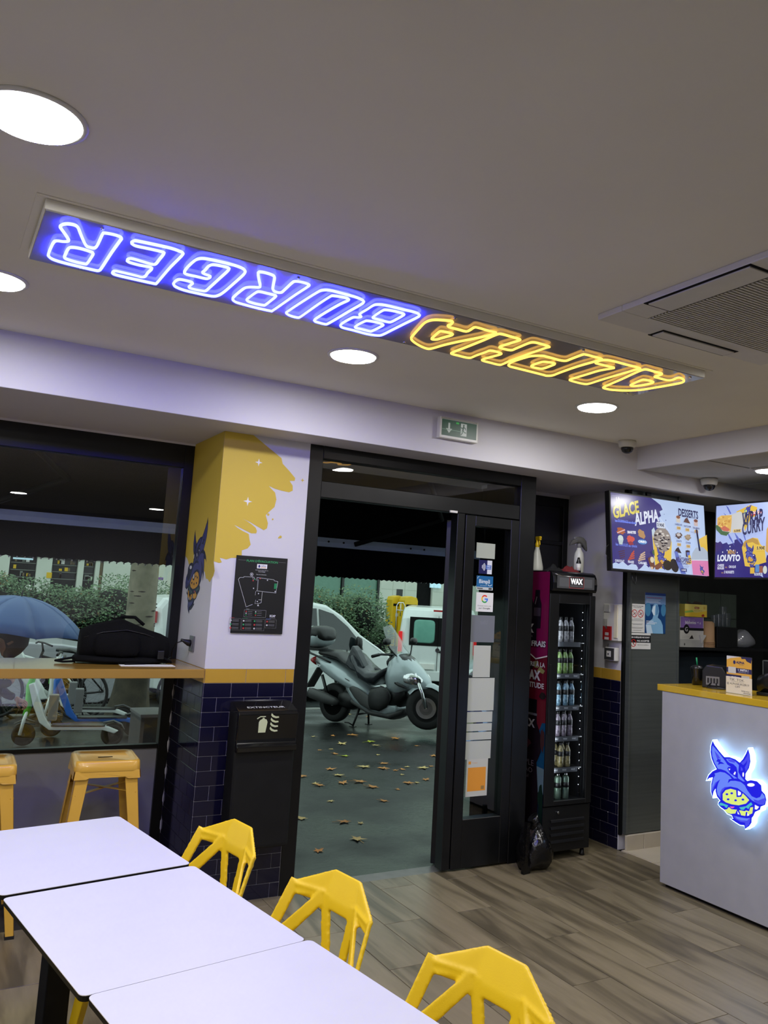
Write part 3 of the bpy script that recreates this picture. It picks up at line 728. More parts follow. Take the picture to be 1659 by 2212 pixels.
neon('neon_letter', 870, 660, [[(545,540),(570,520),(700,470),(900,390),(1050,325),(1110,320),(1200,345),(1310,378),(1290,395),(1180,430),(1085,462),(1110,480),(1210,500),(1270,480),(1400,425),(1460,412),(1530,425),(1640,460),(1600,475),(1400,545),(1200,620),(1110,660),(1060,660),(980,640),(890,615),(920,595),(1050,560),(1105,540),(1060,520),(980,505),(920,525),(820,560),(760,585),(700,580),(620,560)]], Y)
neon('neon_letter', 870, 660, [[(1188,660),(1240,625),(1380,580),(1450,565),(1560,563),(1607,572),(1667,587),(1757,612),(1827,619),(1887,597),(2007,552),(2047,549),(2137,572),(2230,599),(2167,622),(1957,682),(1757,752),(1680,782),(1610,786),(1580,778),(1450,745),(1270,700),(1195,680)],
     [(1438,682),(1480,657),(1560,632),(1620,633),(1705,650),(1660,675),(1570,706),(1510,702)]], Y)
neon('neon_letter', 1180, 700, [[(262,628),(300,610),(450,565),(600,520),(760,492),(700,475),(600,450),(552,435),(600,410),(660,402),(750,415),(900,455),(1050,495),(1000,512),(800,570),(600,630),(480,668),(420,670),(330,650)]], Y)
neon('neon_letter', 1180, 700, [[(636,710),(700,680),(850,615),(1000,545),(1090,510),(1140,512),(1220,535),(1295,555),(1270,572),(1212,590),(1260,605),(1350,628),(1410,625),(1470,602),(1510,605),(1542,630),(1520,655),(1400,680),(1200,715),(1050,738),(900,745),(750,738),(670,725)],
     [(943,685),(980,665),(1060,630),(1110,625),(1200,648),(1160,667),(1060,687),(980,695)]], Y)

# ================================================================ CEILING AIR CONDITIONER
ac = thing('ceiling_air_conditioner', 'square off-white ceiling cassette air conditioner with slotted centre grille at the right', 'air conditioner', (2.6, 1.87, 2.763))
AZ = 2.735
def acb(mb, x0, y0, x1, y1, z0, z1): return mb.box(x0-2.6, y0-1.87, z0-2.763, x1-2.6, y1-1.87, z1-2.763)
mk('ac_white', (214, 212, 200), rough=.4)
mb = MB()
fr_ = [(2.118, 1.40, 3.075, 1.52), (2.118, 2.215, 3.075, 2.345), (2.118, 1.52, 2.25, 2.215), (2.95, 1.52, 3.075, 2.215)]
for q in fr_: acb(mb, *q, AZ+.004, 2.763)
mb.build('panel_frame', M['ac_white'], ac, bevel=.004, seg=2)
acb(MB(), 2.25, 1.52, 2.95, 2.215, AZ+.016, 2.763).build('grille_back', M['grey_plastic'], ac)
mb = MB()
for k in range(44):
    y = 1.53+k*.0157; acb(mb, 2.255, y, 2.945, y+.007, AZ+.002, AZ+.016)
tag(mb.build('grille_slats', M['ac_white'], ac), kind='stuff')
for q in ((2.40, 2.277, 2.826, 2.343), (2.128, 1.66, 2.246, 2.10)):
    acb(MB(), q[0]-.008, q[1]-.008, q[2]+.008, q[3]+.008, AZ+.0025, AZ+.006).build('air_slot', M['black_matte'], ac)
    acb(MB(), q[0]+.004, q[1]+.004, q[2]-.004, q[3]-.004, AZ-.002, AZ+.004).build('louvre_flap', M['ac_white'], ac, bevel=.001, seg=1)

# ================================================================ EXIT SIGN, CAMERAS
ex = thing('exit_sign', 'green emergency exit sign with running figure on the white beam above the door', 'exit sign', (2.68, 4.2, 2.66))
x0 = -.138; x1 = .138
MB().box(x0, -.036, -.066, x1, 0, .062).build('housing', M['off_white_plastic'], ex, bevel=.004)
A = Art().rect(0, 0, .250, .098, (24, 82, 56)).poly([(.045,.08),(.058,.08),(.058,.045),(.074,.045),(.0515,.018),(.029,.045),(.045,.045)], (214, 222, 214)).rect(.135, .012, .178, .088, (220, 226, 220))
fg = (24, 82, 56)
A.ell(.156, .078, .0055, .0055, fg, 10).line([(.156,.070),(.150,.048)], .010, fg).line([(.153,.066),(.142,.058),(.136,.064)], .005, fg).line([(.156,.066),(.167,.062),(.170,.052)], .005, fg).line([(.150,.047),(.160,.036),(.172,.034)], .006, fg).line([(.149,.047),(.147,.03),(.138,.018)], .006, fg).rect(.10, .080, .120, .090, (60, 230, 90))
A.rect(0, .036, .17, .039, (150, 190, 160))
A.build('sign_face', (x0+.013, -.0365, -.05), (1, 0, 0), (0, 0, 1), printmat('print_exit', emit=.25), ex)
MB().box(x0+.01, -.038, .050, x1-.01, -.030, .060).build('lamp_strip', M['chrome'], ex)

def dome(x, y, z, label, wall=False):
    t = thing('dome_camera', label, 'security camera', (x, y, z))
    MB().lathe([(.058, 0), (.062, -.012), (.055, -.040), (.044, -.046)], n=24).build('camera_base', M['ac_white'], t)
    MB().lathe([(.042, -.044), (.041, -.058), (.033, -.074), (.018, -.084), (0.001, -.087)], n=20).build('camera_dome', M['pos_black'], t)
    return t
dome(3.985, 4.09, 2.763, 'small white security dome camera on the ceiling left of the kitchen beam')
dome(4.83, 4.12, 2.606, 'small security dome camera above the joint of the two menu screens')

# ================================================================ BAR AND STOOLS
bt = thing('window_bar', 'glossy mustard yellow bar worktop under the big window', 'worktop', (0, 4.45, 1.16))
bx(-2.4, 0, 0, 1.335, .592, .046).build('worktop', M['yellow_bar'], bt, bevel=.003)
for x in (-1.6, -.3): MB().box(x, .10, -.12, x+.03, .58, 0).build('bracket', M['black_frame'], bt)

def stool(x, y, rz, label):
    t = thing('bar_stool', label, 'bar stool', (x, y, 0), rz, group='yellow metal bar stools at the window bar')
    s, h = .150, .76
    mb = MB()
    def rr(hw, z, r=.035, n=4):
        P = []
        for cx, cy, a0 in ((hw-r, hw-r, 0), (-hw+r, hw-r, PI/2), (-hw+r, -hw+r, PI), (hw-r, -hw+r, 3*PI/2)):
            for k in range(n+1): a = a0+PI/2*k/n; P.append((cx+r*math.cos(a), cy+r*math.sin(a), z))
        return P
    rings = [rr(s*.80, h-.010, .03), rr(s*.86, h-.004, .032), rr(s*.97, h, .036), rr(s*1.03, h-.008, .038), rr(s*1.05, h-.045, .038), rr(s*1.045, h-.05, .038)]
    n = len(rings[0]); vs = [v for r_ in rings for v in r_]; fs = []
    for i in range(len(rings)-1):
        for k in range(n): fs.append((i*n+k, i*n+(k+1) % n, (i+1)*n+(k+1) % n, (i+1)*n+k))
    fs.append(tuple(range(n)))
    mb.add(vs, fs, 0, True); mb.build('seat', M['yellow_metal'], t)
    MB().box(-.035, -.007, h-.013, .035, .007, h-.0085).build('hand_slot', M['black_matte'], t)
    for sx in (-1, 1):
        for sy in (-1, 1):
            l = MB(); a = Vector((sx*.142, sy*.142, h-.045)); b = Vector((sx*.215, sy*.215, .012))
            # folded L-section leg
            for ax in ((1, 0), (0, 1)):
                wt, wb = .062, .036
                o1 = Vector((-sx*wt*ax[0], -sy*wt*ax[1], 0)); o2 = Vector((-sx*wb*ax[0], -sy*wb*ax[1], 0)); th = Vector((-sx*.004*(1-ax[0]), -sy*.004*(1-ax[1]), 0))
                l.add([a, a+o1, a+o1+th, a+th, b, b+o2, b+o2+th, b+th], [(0,1,2,3),(7,6,5,4),(0,4,5,1),(1,5,6,2),(2,6,7,3),(3,7,4,0)])
            g = l.build('leg', M['yellow_metal'], t, bevel=.0015, seg=1)
            MB().box(b.x-sx*.038, b.y-sy*.038, 0, b.x+sx*.002, b.y+sy*.002, .014).build('rubber_foot', M['rubber'], g)
    # apron panels between the legs
    for k in range(4):
        c, q = math.cos(k*PI/2), math.sin(k*PI/2)
        o = MB().add([(-.15, .1545, h-.045), (.15, .1545, h-.045), (.155, .160, h-.085), (.10, .160, h-.085), (.085, .158, h-.078), (-.085, .158, h-.078), (-.10, .160, h-.085), (-.155, .160, h-.085)], [(0,1,2,3,4,5,6,7)])
        o.xf(Matrix.Rotation(k*PI/2, 4, 'Z')).build('apron', M['yellow_metal'], t)
    k = .148
    MB().beam((-k, -k, .60), (k, k, .60), .022, .004).beam((-k, k, .606), (k, -k, .606), .022, .004).build('cross_brace', M['yellow_metal'], t)
    k = .178; fr = MB()
    for a, b in (((-k,-k),(k,-k)),((k,-k),(k,k)),((k,k),(-k,k)),((-k,k),(-k,-k))): fr.beam((*a, .30), (*b, .30), .004, .022)
    fr.build('foot_rail', M['yellow_metal'], t)
    return t
stool(.905, 4.60, math.radians(-4), 'yellow metal bar stool nearest the pillar, standing under the bar')
stool(.335, 4.62, math.radians(-2), 'yellow metal bar stool cut off by the left edge of the photo')

# ================================================================ TABLES
TA = math.atan2(-.988, .155)   # direction of the table row away from the window
da = Vector((.155, -.988, 0)); db = Vector((-.988, -.155, 0))
mk('black_metal', (22, 22, 24), rough=.5, metal=.3)
def table(p, label, L=.70, Wd=.585, z=.73):
    c = Vector((p[0], p[1], 0)) + da*L/2 + db*Wd/2
    t = thing('cafe_table', label, 'table', c, TA+PI/2, group='white tables pushed together in a row')
    # local x across (towards +x side), local y away
    P = []
    r = .018
    for cx, cy, a0 in ((Wd/2-r, L/2-r, 0), (-Wd/2+r, L/2-r, PI/2), (-Wd/2+r, -L/2+r, PI), (Wd/2-r, -L/2+r, 3*PI/2)):
        for k in range(5): a = a0+PI/2*k/4; P.append((cx+r*math.cos(a), cy+r*math.sin(a)))
    MB().prism(P, z-.0016, z, 'z').build('laminate_top', M['table_white'], t)
    MB().prism([(x*.999, y*.999) for x, y in P], z-.014, z-.0017, 'z').build('core_board', M['black_matte'], t)
    MB().box(-.04, -.04, .03, .04, .04, z-.03).build('pedestal', M['black_metal'], t, bevel=.004)
    MB().box(-.2, -.2, .002, .2, .2, .02).box(-.055, -.055, .02, .055, .055, .035).build('base_plate', M['black_metal'], t, bevel=.004)
    MB().box(-.18, -.03, z-.03, .18, .03, z-.015).box(-.03, -.18, z-.03, .03, .18, z-.015).build('spider_bracket', M['black_metal'], t)
    return t
p1 = Vector((.770, 3.535, 0)); table(p1, 'white laminate café table at the far end of the row, nearest the window', L=.668)
p2 = p1+da*.690; table(p2, 'middle white laminate café table, behind the dark gap of the row')
p3 = p2+da*.7003+Vector((.012, 0, 0)); table(p3, 'nearest white laminate café table, cut off by the bottom edge')

# ================================================================ LATTICE CHAIRS
def chair(x, y, rz, label, dup=None):
    if dup is not None:
        t = copy_tree(dup); t.location = (x, y, 0); t.rotation_euler = (0, 0, rz); t['label'] = label; return t
    t = thing('lattice_chair', label, 'chair', (x, y, 0), rz, group='yellow faceted chairs along the tables')
    L2 = Vector((-.205, .205, .755)); L1 = Vector((-.065, .262, .815)); N1 = Vector((-.080, .238, .738)); J1 = Vector((-.228, .120, .575)); C0 = Vector((0, .215, .490)); S1 = Vector((-.235, .055, .455)); K1 = Vector((-.11, .195, .47))
    mir = lambda v: Vector((-v.x, v.y, v.z))
    R2, R1, N2, J2, S2, K2 = map(mir, (L2, L1, N1, J1, S1, K1))
    mb = MB()
    def plate(pts, th=.011):
        pts = [Vector(p) for p in pts]; n = (pts[1]-pts[0]).cross(pts[2]-pts[0]).normalized()*th/2; k = len(pts)
        mb.add([p+n for p in pts]+[p-n for p in pts], [tuple(range(k)), tuple(range(k, 2*k))[::-1]]+[(i, (i+1) % k, k+(i+1) % k, k+i) for i in range(k)])
    Lm = (L2+L1)/2+Vector((0, -.002, .002))
    low_ = lambda a, b, f: a+(b-a)*f
    # top band facets: outer rim and folded inner ridge
    L2i = L2+Vector((.028, -.004, -.034)); R2i = mir(L2i)
    for sgn in (0, 1):
        q = (lambda v: v) if sgn == 0 else mir
        plate([q(L2), q(L1), q(N1+Vector((0, 0, .0))), q(L2i)])
    plate([L1, R1, N2, N1]); 
    plate([N1, N2, N2+Vector((-.012, -.003, -.03)), N1+Vector((.012, -.003, -.03))])
    def bar(a, b, w, w2=None, n=(0, 1, .15)): mb.beam(a, b, w, .012, n, w2=w2)
    for q in ((lambda v: v), mir):
        sx = -1 if q(L1).x < 0 else 1
        bar(q(L2+Vector((.010, 0, .004))), q(J1), .036, .034, (sx*.55, .8, 0))          # outer edge
        bar(q(L2+Vector((.015, -.002, -.018))), q(N1+Vector((0, 0, -.004))), .034, .04, (0, 1, .1))
        bar(q(N1+Vector((0, 0, .006))), q(J1+Vector((.006, .0, -.012))), .034, .044, (sx*.35, .9, 0))  # diagonal
        bar(q(N1+Vector((.004, 0, .006))), q(C0+Vector((-.012, 0, -.03))), .040, .030, (sx*.1, 1, .1))   # centre V
        bar(q(J1), q(S1), .060, .050, (sx*.8, .6, 0))
        plate([q(J1+Vector((-.012, 0, .02))), q(J1+Vector((.03, .02, -.03))), q(S1+Vector((.03, .01, 0))), q(S1)])
        bar(q(C0+Vector((-.01, 0, -.02))), q(J1+Vector((.01, .0, -.06))), .030, .036, (0, .7, .7))
    bk = fuse(mb.build('backrest', M['yellow_plastic'], t))
    # seat shell: faceted panels with triangular openings
    mb = MB()
    F1 = Vector((-.17, -.235, .452)); F0 = Vector((0, -.262, .440)); W1 = Vector((-.262, -.07, .470)); M0 = Vector((0, -.03, .428)); Bk = Vector((0, .205, .448)); Q1 = Vector((-.235, .07, .458))
    seg = [(F1, F0), (F1, W1), (W1, Q1), (Q1, Bk), (M0, F0), (M0, F1), (M0, W1), (M0, Q1), (M0, Bk)]
    for a, b in seg:
        for q in ((lambda v: v), mir):
            if a.x == 0 and b.x == 0 and q is mir: continue
            mb.beam(q(a), q(b), .05, .012, (0, .05, 1), w2=.05)
    for q in ((lambda v: v), mir):
        plate([q(F1), q(F1+(W1-F1)*.5), q(M0+(W1-M0)*.45), q(M0+(F1-M0)*.45)], .010)
        plate([q(W1), q(W1+(Q1-W1)*.6), q(M0+(Q1-M0)*.5), q(M0+(W1-M0)*.5)], .010)
    plate([F1+Vector((0, .01, 0)), F0+Vector((0, .01, 0)), M0+(F1-M0)*.4], .01); plate([mir(F1)+Vector((0, .01, 0)), M0+(mir(F1)-M0)*.4, F0+Vector((0, .01, 0))], .01)
    plate([F1, F0, F0+Vector((0, .005, -.04)), F1+Vector((0, .005, -.03))], .01); plate([F0, mir(F1), mir(F1)+Vector((0, .005, -.03)), F0+Vector((0, .005, -.04))], .01)
    fuse(mb.build('seat', M['yellow_plastic'], t), .006)
    for sx in (-1, 1):
        for yy, yb in ((-.16, -.215), (.11, .20)):
            MB().beam((sx*.165, yy, .445), (sx*.225, yb, .001), .050, .030, (sx*.4, 1 if yy < 0 else -1, 0), w2=.026).build('leg', M['yellow_plastic'], t, bevel=.005, seg=2)
    return t
# chairs facing the table (local -y is forward); right-hand row faces -x
RZ = math.radians(-81)
ch = chair(1.05, 1.66, RZ, 'large faceted yellow chair nearest the viewer, right of the nearest table')
def rowpos(cx, cy, hx=.262):   # place so that the back's top centre stands at (cx, cy)
    return cx-hx*math.cos(RZ+PI/2), cy-hx*math.sin(RZ+PI/2)
ch.location = (*rowpos(1.300, 1.700), 0)
chair(*rowpos(1.192, 2.345), RZ, 'faceted yellow chair behind the nearest one, middle of the right-hand row', ch)
chair(*rowpos(1.083, 2.985), RZ, 'faceted yellow chair furthest away, in front of the black extinguisher cabinet', ch)
RL = math.radians(99)
def rowposL(cx, cy, hx=.262): return cx-hx*math.cos(RL+PI/2), cy-hx*math.sin(RL+PI/2)
chair(.02, 2.62, RL, 'faceted yellow chair tucked under the middle table, at the left edge', ch)
chair(.175, 1.89, math.radians(170), 'faceted yellow chair at the bottom left corner, only its back rim visible', ch)

# ================================================================ PILLAR FITTINGS
# evacuation plan
ep = thing('evacuation_plan', 'black framed evacuation plan poster on the white pillar', 'poster', (1.461, 4.462, 1.40))
W, H = .296, .42
bx(0, -.008, 0, W, -.0005, H).build('board', M['black_matte'], ep, bevel=.001, seg=1)
A = Art(); g = (52, 150, 92); w_ = (196, 198, 200)
A.rect(0, 0, W, H, (19, 20, 20)).text("PLAN D'ÉVACUATION", W/2, .388, .015, g, w=.182, al='c', bold=.02).rect(.01, .395, .052, .3965, (110, 112, 110)).rect(.244, .395, .286, .3965, (110, 112, 110))
A.rect(.119, .355, .178, .379, (228, 228, 228)).ell(.132, .367, .006, .008, (40, 40, 110)).text('ALPHA', .142, .366, .007, (60, 60, 130), bold=.02).text('BURGER', .142, .358, .006, (220, 160, 60), bold=.02)
A.text('48 Avenue Jean Jaurès', W/2, .342, .0055, w_, w=.075, al='c').text('75019 PARIS', W/2, .334, .0055, w_, w=.04, al='c').text('Rez-de-chaussée', W/2, .319, .0055, w_, w=.058, al='c')
def ln(P, ww=.0016, c=w_, cl=False): A.line([(q[0], q[1]) for q in P], ww, c, cl)
s_ = lambda x, y: ((x-483)/404*W, H-(y-1105)/622*H)
# plan outline traced from the poster (crop pixels)
ln([s_(548,1275),(s_(548,1282)),s_(520,1283),s_(508,1300),s_(585,1517),s_(632,1495)], .0018)
ln([s_(548,1275),s_(626,1274),s_(636,1290)], .0018); ln([s_(668,1490),s_(700,1478),s_(700,1455)], .0018)
ln([s_(650,1300),s_(652,1276),s_(788,1286),s_(790,1294),s_(820,1300),s_(810,1394),s_(655,1384)], .0018)
ln([s_(702,1392),s_(700,1455),s_(678,1455)], .0018); ln([s_(650,1388),s_(648,1420)], .0012); ln([s_(655,1458),s_(650,1488),s_(680,1486)], .0012)
p = s_(661, 1335); A.rect(p[0]-.003, p[1]-.03, p[0]+.003, p[1]+.03, (120, 122, 122))
p = s_(803, 1340); A.rect(p[0]-.008, p[1]-.014, p[0]+.008, p[1]+.016, (34, 130, 80))
p = s_(607, 1253); A.ring(p[0], p[1], .0095, .002, w_, 14).ell(*p, .004, .004, w_, 10); ln([s_(612,1266), s_(625,1300)], .0012)
for x, y, c in ((622,1303,(190,60,60)),(636,1293,g),(676,1283,(190,60,60)),(735,1293,w_),(672,1405,w_),(668,1470,w_),(630,1365,w_),(803,1382,w_)):
    p = s_(x, y); A.rect(p[0]-.003, p[1]-.003, p[0]+.003, p[1]+.003, c)
p = s_(676,1500); A.poly([(p[0]-.006, p[1]-.004), (p[0]+.006, p[1]-.004), (p[0], p[1]+.006)], w_)
a0 = s_(572,1597); a1 = s_(742,1540); ln([a0, (a1[0], a0[1]), a1, (a0[0], a1[1])], .0011, (150,150,150), True); p = s_(585, 1533); A.text('LÉGENDE', p[0], p[1]-.002, .004, w_)
for r in range(3):
    for cc in range(2):
        p = s_(583+cc*74, 1553+r*14); A.rect(p[0], p[1]-.003, p[0]+.006, p[1]+.003, [(190,60,60), w_, g][(r+cc) % 3]).rect(p[0]+.011, p[1]-.0008, p[0]+.038, p[1]+.001, (130,130,130))
p = s_(773, 1588); A.text('SCAP', p[0], p[1]-.002, .012, (222,224,226), w=.034, bold=.03).rect(p[0], p[1]-.008, p[0]+.034, p[1]-.006, (140,140,140))
for x0_, x1_, hd in ((463,553,'INCENDIE'),(560,735,'ÉVACUATION'),(742,828,'ACCIDENT')):
    a0 = s_(x0_, 1704 if x0_ < 700 else 1680); a1 = s_(x1_, 1612); ln([a0, (a1[0], a0[1]), a1, (a0[0], a1[1])], .001, (120,120,120), True)
    A.text(hd, a0[0]+.002, a1[1]+.0015, .004, (190,60,60) if x0_ == 463 else (g if x0_ == 560 else (90,110,190)))
    for r in range(3 if x0_ < 700 else 2):
        for cc in range(2 if x0_ == 560 else 1):
            px_ = a0[0]+.004+cc*.062; py_ = a1[1]-.011-.02*r
            A.ell(px_+.005, py_, .005, .005, [(190,190,190), g, (190,60,60)][(r+cc+(x0_ == 742)*2) % 3], 8)
            for q in range(3): A.rect(px_+.013, py_+.004-.0045*q, px_+.013+.036, py_+.0055-.0045*q, (112,112,112))
A.build('printed_face', (0, -.008, 0), (1, 0, 0), (0, 0, 1), M['print'], ep)

# extinguisher cabinet
eb = thing('extinguisher_cabinet', 'tall black metal extinguisher cover fixed to the navy tiles left of the door', 'extinguisher cabinet', (1.66, 4.462, 0))
X0, X1 = -.168, .168
mk('cover_black', (17, 18, 18), rough=.5, spec=.35)
mk('cover_gloss', (17, 18, 18), rough=.14, spec=.6)
MB().prism([(-.14, .30), (0, .30), (0, 1.0), (-.14, 1.0)], X0, X1, 'x').build('lower_cover', M['cover_black'], eb, bevel=.02, seg=3)
# upper sign plate: leaning panel with rounded lower lip
prof = [(0, 1.035), (-.03, 1.04), (-.150, 1.005), (-.165, .99), (-.150, .86), (-.152, .84), (-.170, .825), (-.166, .80), (-.14, .795), (0, .80)]
MB().prism(prof, X0+.002, X1-.002, 'x').build('sign_cover', M['cover_gloss'], eb, bevel=.004, seg=2)
A = Art(); c = (206, 210, 190)
e0 = Vector((X0+.055, -.031, 1.0405)); 
A.text('EXTINCTEUR', .115, .034, .020, (190, 192, 190), w=.21, al='c', bold=.01)
A.build('lettering', (X0+.052, -.148, 1.0055), (1, 0, 0), (0, .96, .28), M['print'], eb)
A = Art(); c = (214, 222, 176)
A.poly([(0,0),(.040,0),(.046,.055),(.040,.068),(.028,.072),(.026,.078),(.018,.078),(.016,.072),(.004,.066),(-.002,.055)], c).line([(-.012,.074),(.004,.084),(.032,.084)], .005, c)
for k in range(4):
    yy = .004+.024*k; A.poly([(.062,yy+.014),(.072,yy+.004),(.090,yy-.002),(.108,yy),(.106,yy+.008),(.090,yy+.008),(.076,yy+.014),(.064,yy+.026)], c)
A.build('pictogram', (-.055, -.1565, .895), (1, 0, 0), (0, -.11, .99), M['print'], eb)

# socket with plug and lead
so = thing('wall_socket', 'brushed steel wall socket on the side of the pillar above the bar', 'socket', (1.338, 4.73, 1.32))
MB().box(-.009, -.043, -.043, 0, .043, .043).build('face_plate', mk('socket_grey', (112, 112, 112), rough=.35, metal=.2), so, bevel=.003)
MB().box(-.011, -.024, -.024, -.008, .024, .024).build('socket_well', M['grey_plastic'], so, bevel=.002, seg=1)
pg = thing('plug_lead', 'black power plug with its lead going down behind the backpack', 'power lead', (1.327, 4.73, 1.32))
MB().lathe([(.018, 0), (.019, -.012), (.014, -.028), (.009, -.045), (.006, -.06)], axis='x', n=14).xf(Matrix.Rotation(.35, 4, 'Y')).build('plug', M['black_plastic'], pg)
MB().tube([(-.05, .0, .012), (-.075, .02, .0), (-.085, .05, -.04), (-.075, .10, -.085), (-.085, .16, -.110), (-.05, .20, -.110), (-.06, .26, -.110)], .0035, 6).build('lead', M['black_plastic'], pg)

# backpack on the bar
bp = thing('backpack', 'black backpack lying on its side on the yellow window bar', 'backpack', (.98, 4.83, 1.206), rz=math.radians(-4))
def lump(mb, secs, seed=0, n=20, amp=.006):
    mb.loft(secs, n, 2.6); 
    mb.v = [tuple(Vector(v)+Vector(mnoise.noise_vector(Vector(v)*14+Vector((seed, 0, 0))))*amp) for v in mb.v]; return mb
b1 = lump(MB(), [(-.228,0,.085,.03,.04,0),(-.22,0,.095,.10,.075,0),(-.17,0,.105,.125,.094,0),(-.08,0,.114,.13,.106,0),(-.02,0,.122,.13,.114,0),(.05,0,.108,.13,.100,0),(.13,0,.092,.125,.086,0),(.20,0,.080,.115,.076,0),(.235,0,.074,.10,.066,0),(.242,0,.072,.06,.04,0)], 3)
b1.build('main_body', M['backpack_fabric'], bp)
lump(MB(), [(-.25,-.03,.022,.03,.012,0),(-.235,-.03,.024,.10,.02,0),(-.1,-.04,.022,.13,.02,0),(.1,-.04,.02,.12,.018,0),(.2,-.03,.018,.08,.014,0),(.22,-.03,.016,.02,.008,0)], 5, amp=.003).build('back_padding', M['backpack_fabric'], bp)
lump(MB(), [(-.16,-.115,.10,.012,.03,0),(-.14,-.125,.10,.03,.055,0),(-.02,-.135,.105,.034,.068,0),(.06,-.13,.10,.03,.055,0),(.08,-.12,.098,.01,.02,0)], 8, amp=.003).build('front_pocket', M['backpack_fabric'], bp)
MB().tube([(-.21,-.10,.135),(-.12,-.12,.165),(0,-.125,.18),(.1,-.115,.16),(.18,-.09,.13)], .003, 6).build('zip', M['black_plastic'], bp)
MB().tube([(-.05,.02,.225),(-.01,.0,.245),(.05,-.02,.245),(.10,-.03,.205)], .009, 8).build('grab_handle', M['backpack_fabric'], bp)
for k, P in enumerate(([(-.23,-.06,.03),(-.30,-.07,.018),(-.335,-.08,.012),(-.30,-.10,.008),(-.24,-.09,.01)], [(.17,-.1,.05),(.22,-.12,.03),(.25,-.10,.012),(.2,-.07,.01),(.1,-.14,.008),(0,-.17,.007)])):
    MB().tube(P, .0065, 6).build('shoulder_strap', M['backpack_fabric'], bp)
MB().box(.17, -.135, .03, .205, -.115, .075).build('strap_buckle', M['black_plastic'], bp, bevel=.004)
pp = MB().box(-.11, -.05, 0, .17, .05, .0012).build('paper_sheet', M['paper'], None, loc=(1.05, 4.645, 1.2065), rz=math.radians(-3))
tag(pp, 'white sheet of paper sticking out under the backpack', 'paper')

# ================================================================ FRIDGE
struct(bx(3.518, 4.5, -.06, 6.5, 5.3, -.0015).build('floor', M['plank_tile']))
fg_ = thing('drinks_fridge', 'tall narrow black display fridge with lit header and glass door in the niche', 'fridge', (3.815, 4.40, 0))
mk('fridge_black', (16, 17, 18), rough=.4); mk('fridge_inside', (40, 42, 46), rough=.5)
Wf = .205
MB().box(-Wf, .03, .05, -Wf+.03, .52, 1.868).box(Wf-.03, .03, .05, Wf, .52, 1.868).box(-Wf+.03, .49, .05, Wf-.03, .52, 1.868).box(-Wf+.03, .03, 1.70, Wf-.03, .49, 1.868).box(-Wf+.03, .03, .05, Wf-.03, .49, .33).build('cabinet', M['fridge_black'], fg_, bevel=.003, seg=1)
MB().box(-Wf+.03, .478, .33, Wf-.03, .489, 1.70).box(-Wf+.031, .035, .33, -Wf+.036, .48, 1.70).box(Wf-.036, .035, .33, Wf-.031, .48, 1.70).build('liner', M['fridge_inside'], fg_)
# curved header
P = [(.03, 1.735), (-.012, 1.735), (-.022, 1.75), (-.026, 1.79), (-.020, 1.83), (-.004, 1.858), (.02, 1.87), (.03, 1.87)]
hd = MB().prism(P, -Wf+.012, Wf-.012, 'x').build('header', M['pos_black'], fg_, bevel=.001, seg=1)
A = Art().rect(0, 0, .33, .085, (58, 58, 60)).rect(.02, .012, .31, .07, (74, 74, 77)).rect(.105, .004, .235, .08, (150, 40, 34)).rect(.1075, .0065, .2325, .0775, (48, 46, 48)).text('WAX', .17, .030, .040, (250, 250, 250), w=.108, al='c', bold=.05).text('COCKTAIL JUICE', .17, .013, .009, (120, 120, 122), w=.112, al='c')
A.build('lit_logo', (-.165, -.0268, 1.755), (1, 0, 0), (0, .0, 1), M['print_lit'], fg_)
MB().tube([(-.18, -.021, 1.848), (-.13, -.028, 1.838), (-.06, -.029, 1.835), (.06, -.029, 1.836)], .0022, 6).build('header_highlight', M['chrome'], fg_)  # chrome thread modelled in place of the highlight along the curved header
dr = MB().box(-Wf+.004, -.004, .345, -.120, .028, 1.715).box(.152, -.004, .345, Wf-.004, .028, 1.715).box(-.120, -.004, 1.655, .152, .028, 1.715).box(-.120, -.004, .345, .152, .028, .375).build('door', M['fridge_black'], fg_, bevel=.002, seg=1)
bx(-.120, .008, .375, .152, .014, 1.655).build('door_glass', M['fridge_glass'], dr)
MB().box(-.195, -.012, .80, -.178, -.003, 1.25).build('door_handle', M['black_plastic'], dr, bevel=.003)
ml = MB().box(.140, .045, .38, .147, .053, 1.65)
for k in range(24): ml.box(.130, .046, .40+.052*k, .141, .050, .405+.052*k)
ml.build('shelf_rail', M['chrome'], fg_)
lv = MB()
for k in range(4): lv.box(-.14, -.004, .10+.045*k, .15, .03, .118+.045*k)
MB().box(-Wf+.002, .006, .055, Wf-.002, .03, .338).build('base_panel', M['fridge_black'], fg_, bevel=.003, seg=1)
for k in range(4): MB().prism([(-.006, .112+.043*k), (.006, .108+.043*k), (.006, .128+.043*k), (-.002, .124+.043*k)], -.135, .15, 'x').build('vent_slat', M['grey_plastic'] if False else M['black_plastic'], fg_)
MB().lathe([(.009, 0), (.009, -.008), (.006, -.010)], (-.075, .004, .30), 14, 'y').build('lock', M['chrome'], fg_)
for sx in (-1, 1):
    for yy in (.05, .47): MB().lathe([(.02, 0), (.016, .012), (.012, .05)], (sx*.18, yy, 0), 12).build('foot', M['black_plastic'], fg_)
SH = [1.395, 1.185, .975, .775, .575, .372]
for k, z in enumerate(SH):
    bx(-.168, .03, z-.008, .136, .47, z-.002).build('shelf', M['black_plastic'], fg_)
    if k < 5:
        s = bx(-.120, .027, z-.030, .10, .031, z+.002).build('price_strip', M['grey_plastic'] if False else M['pos_black'], fg_)
        A = Art().rect(0, 0, .22, .032, (92, 94, 100))
        if k:
            for q in range(3): A.text('WAX', .035+.075*q, .010, .012, (226, 228, 232), w=.036, al='c', bold=.03, shear=.2)
        A.build('strip_print', (-.120, .0268, z-.030), (1, 0, 0), (0, 0, 1), M['print'], fg_)
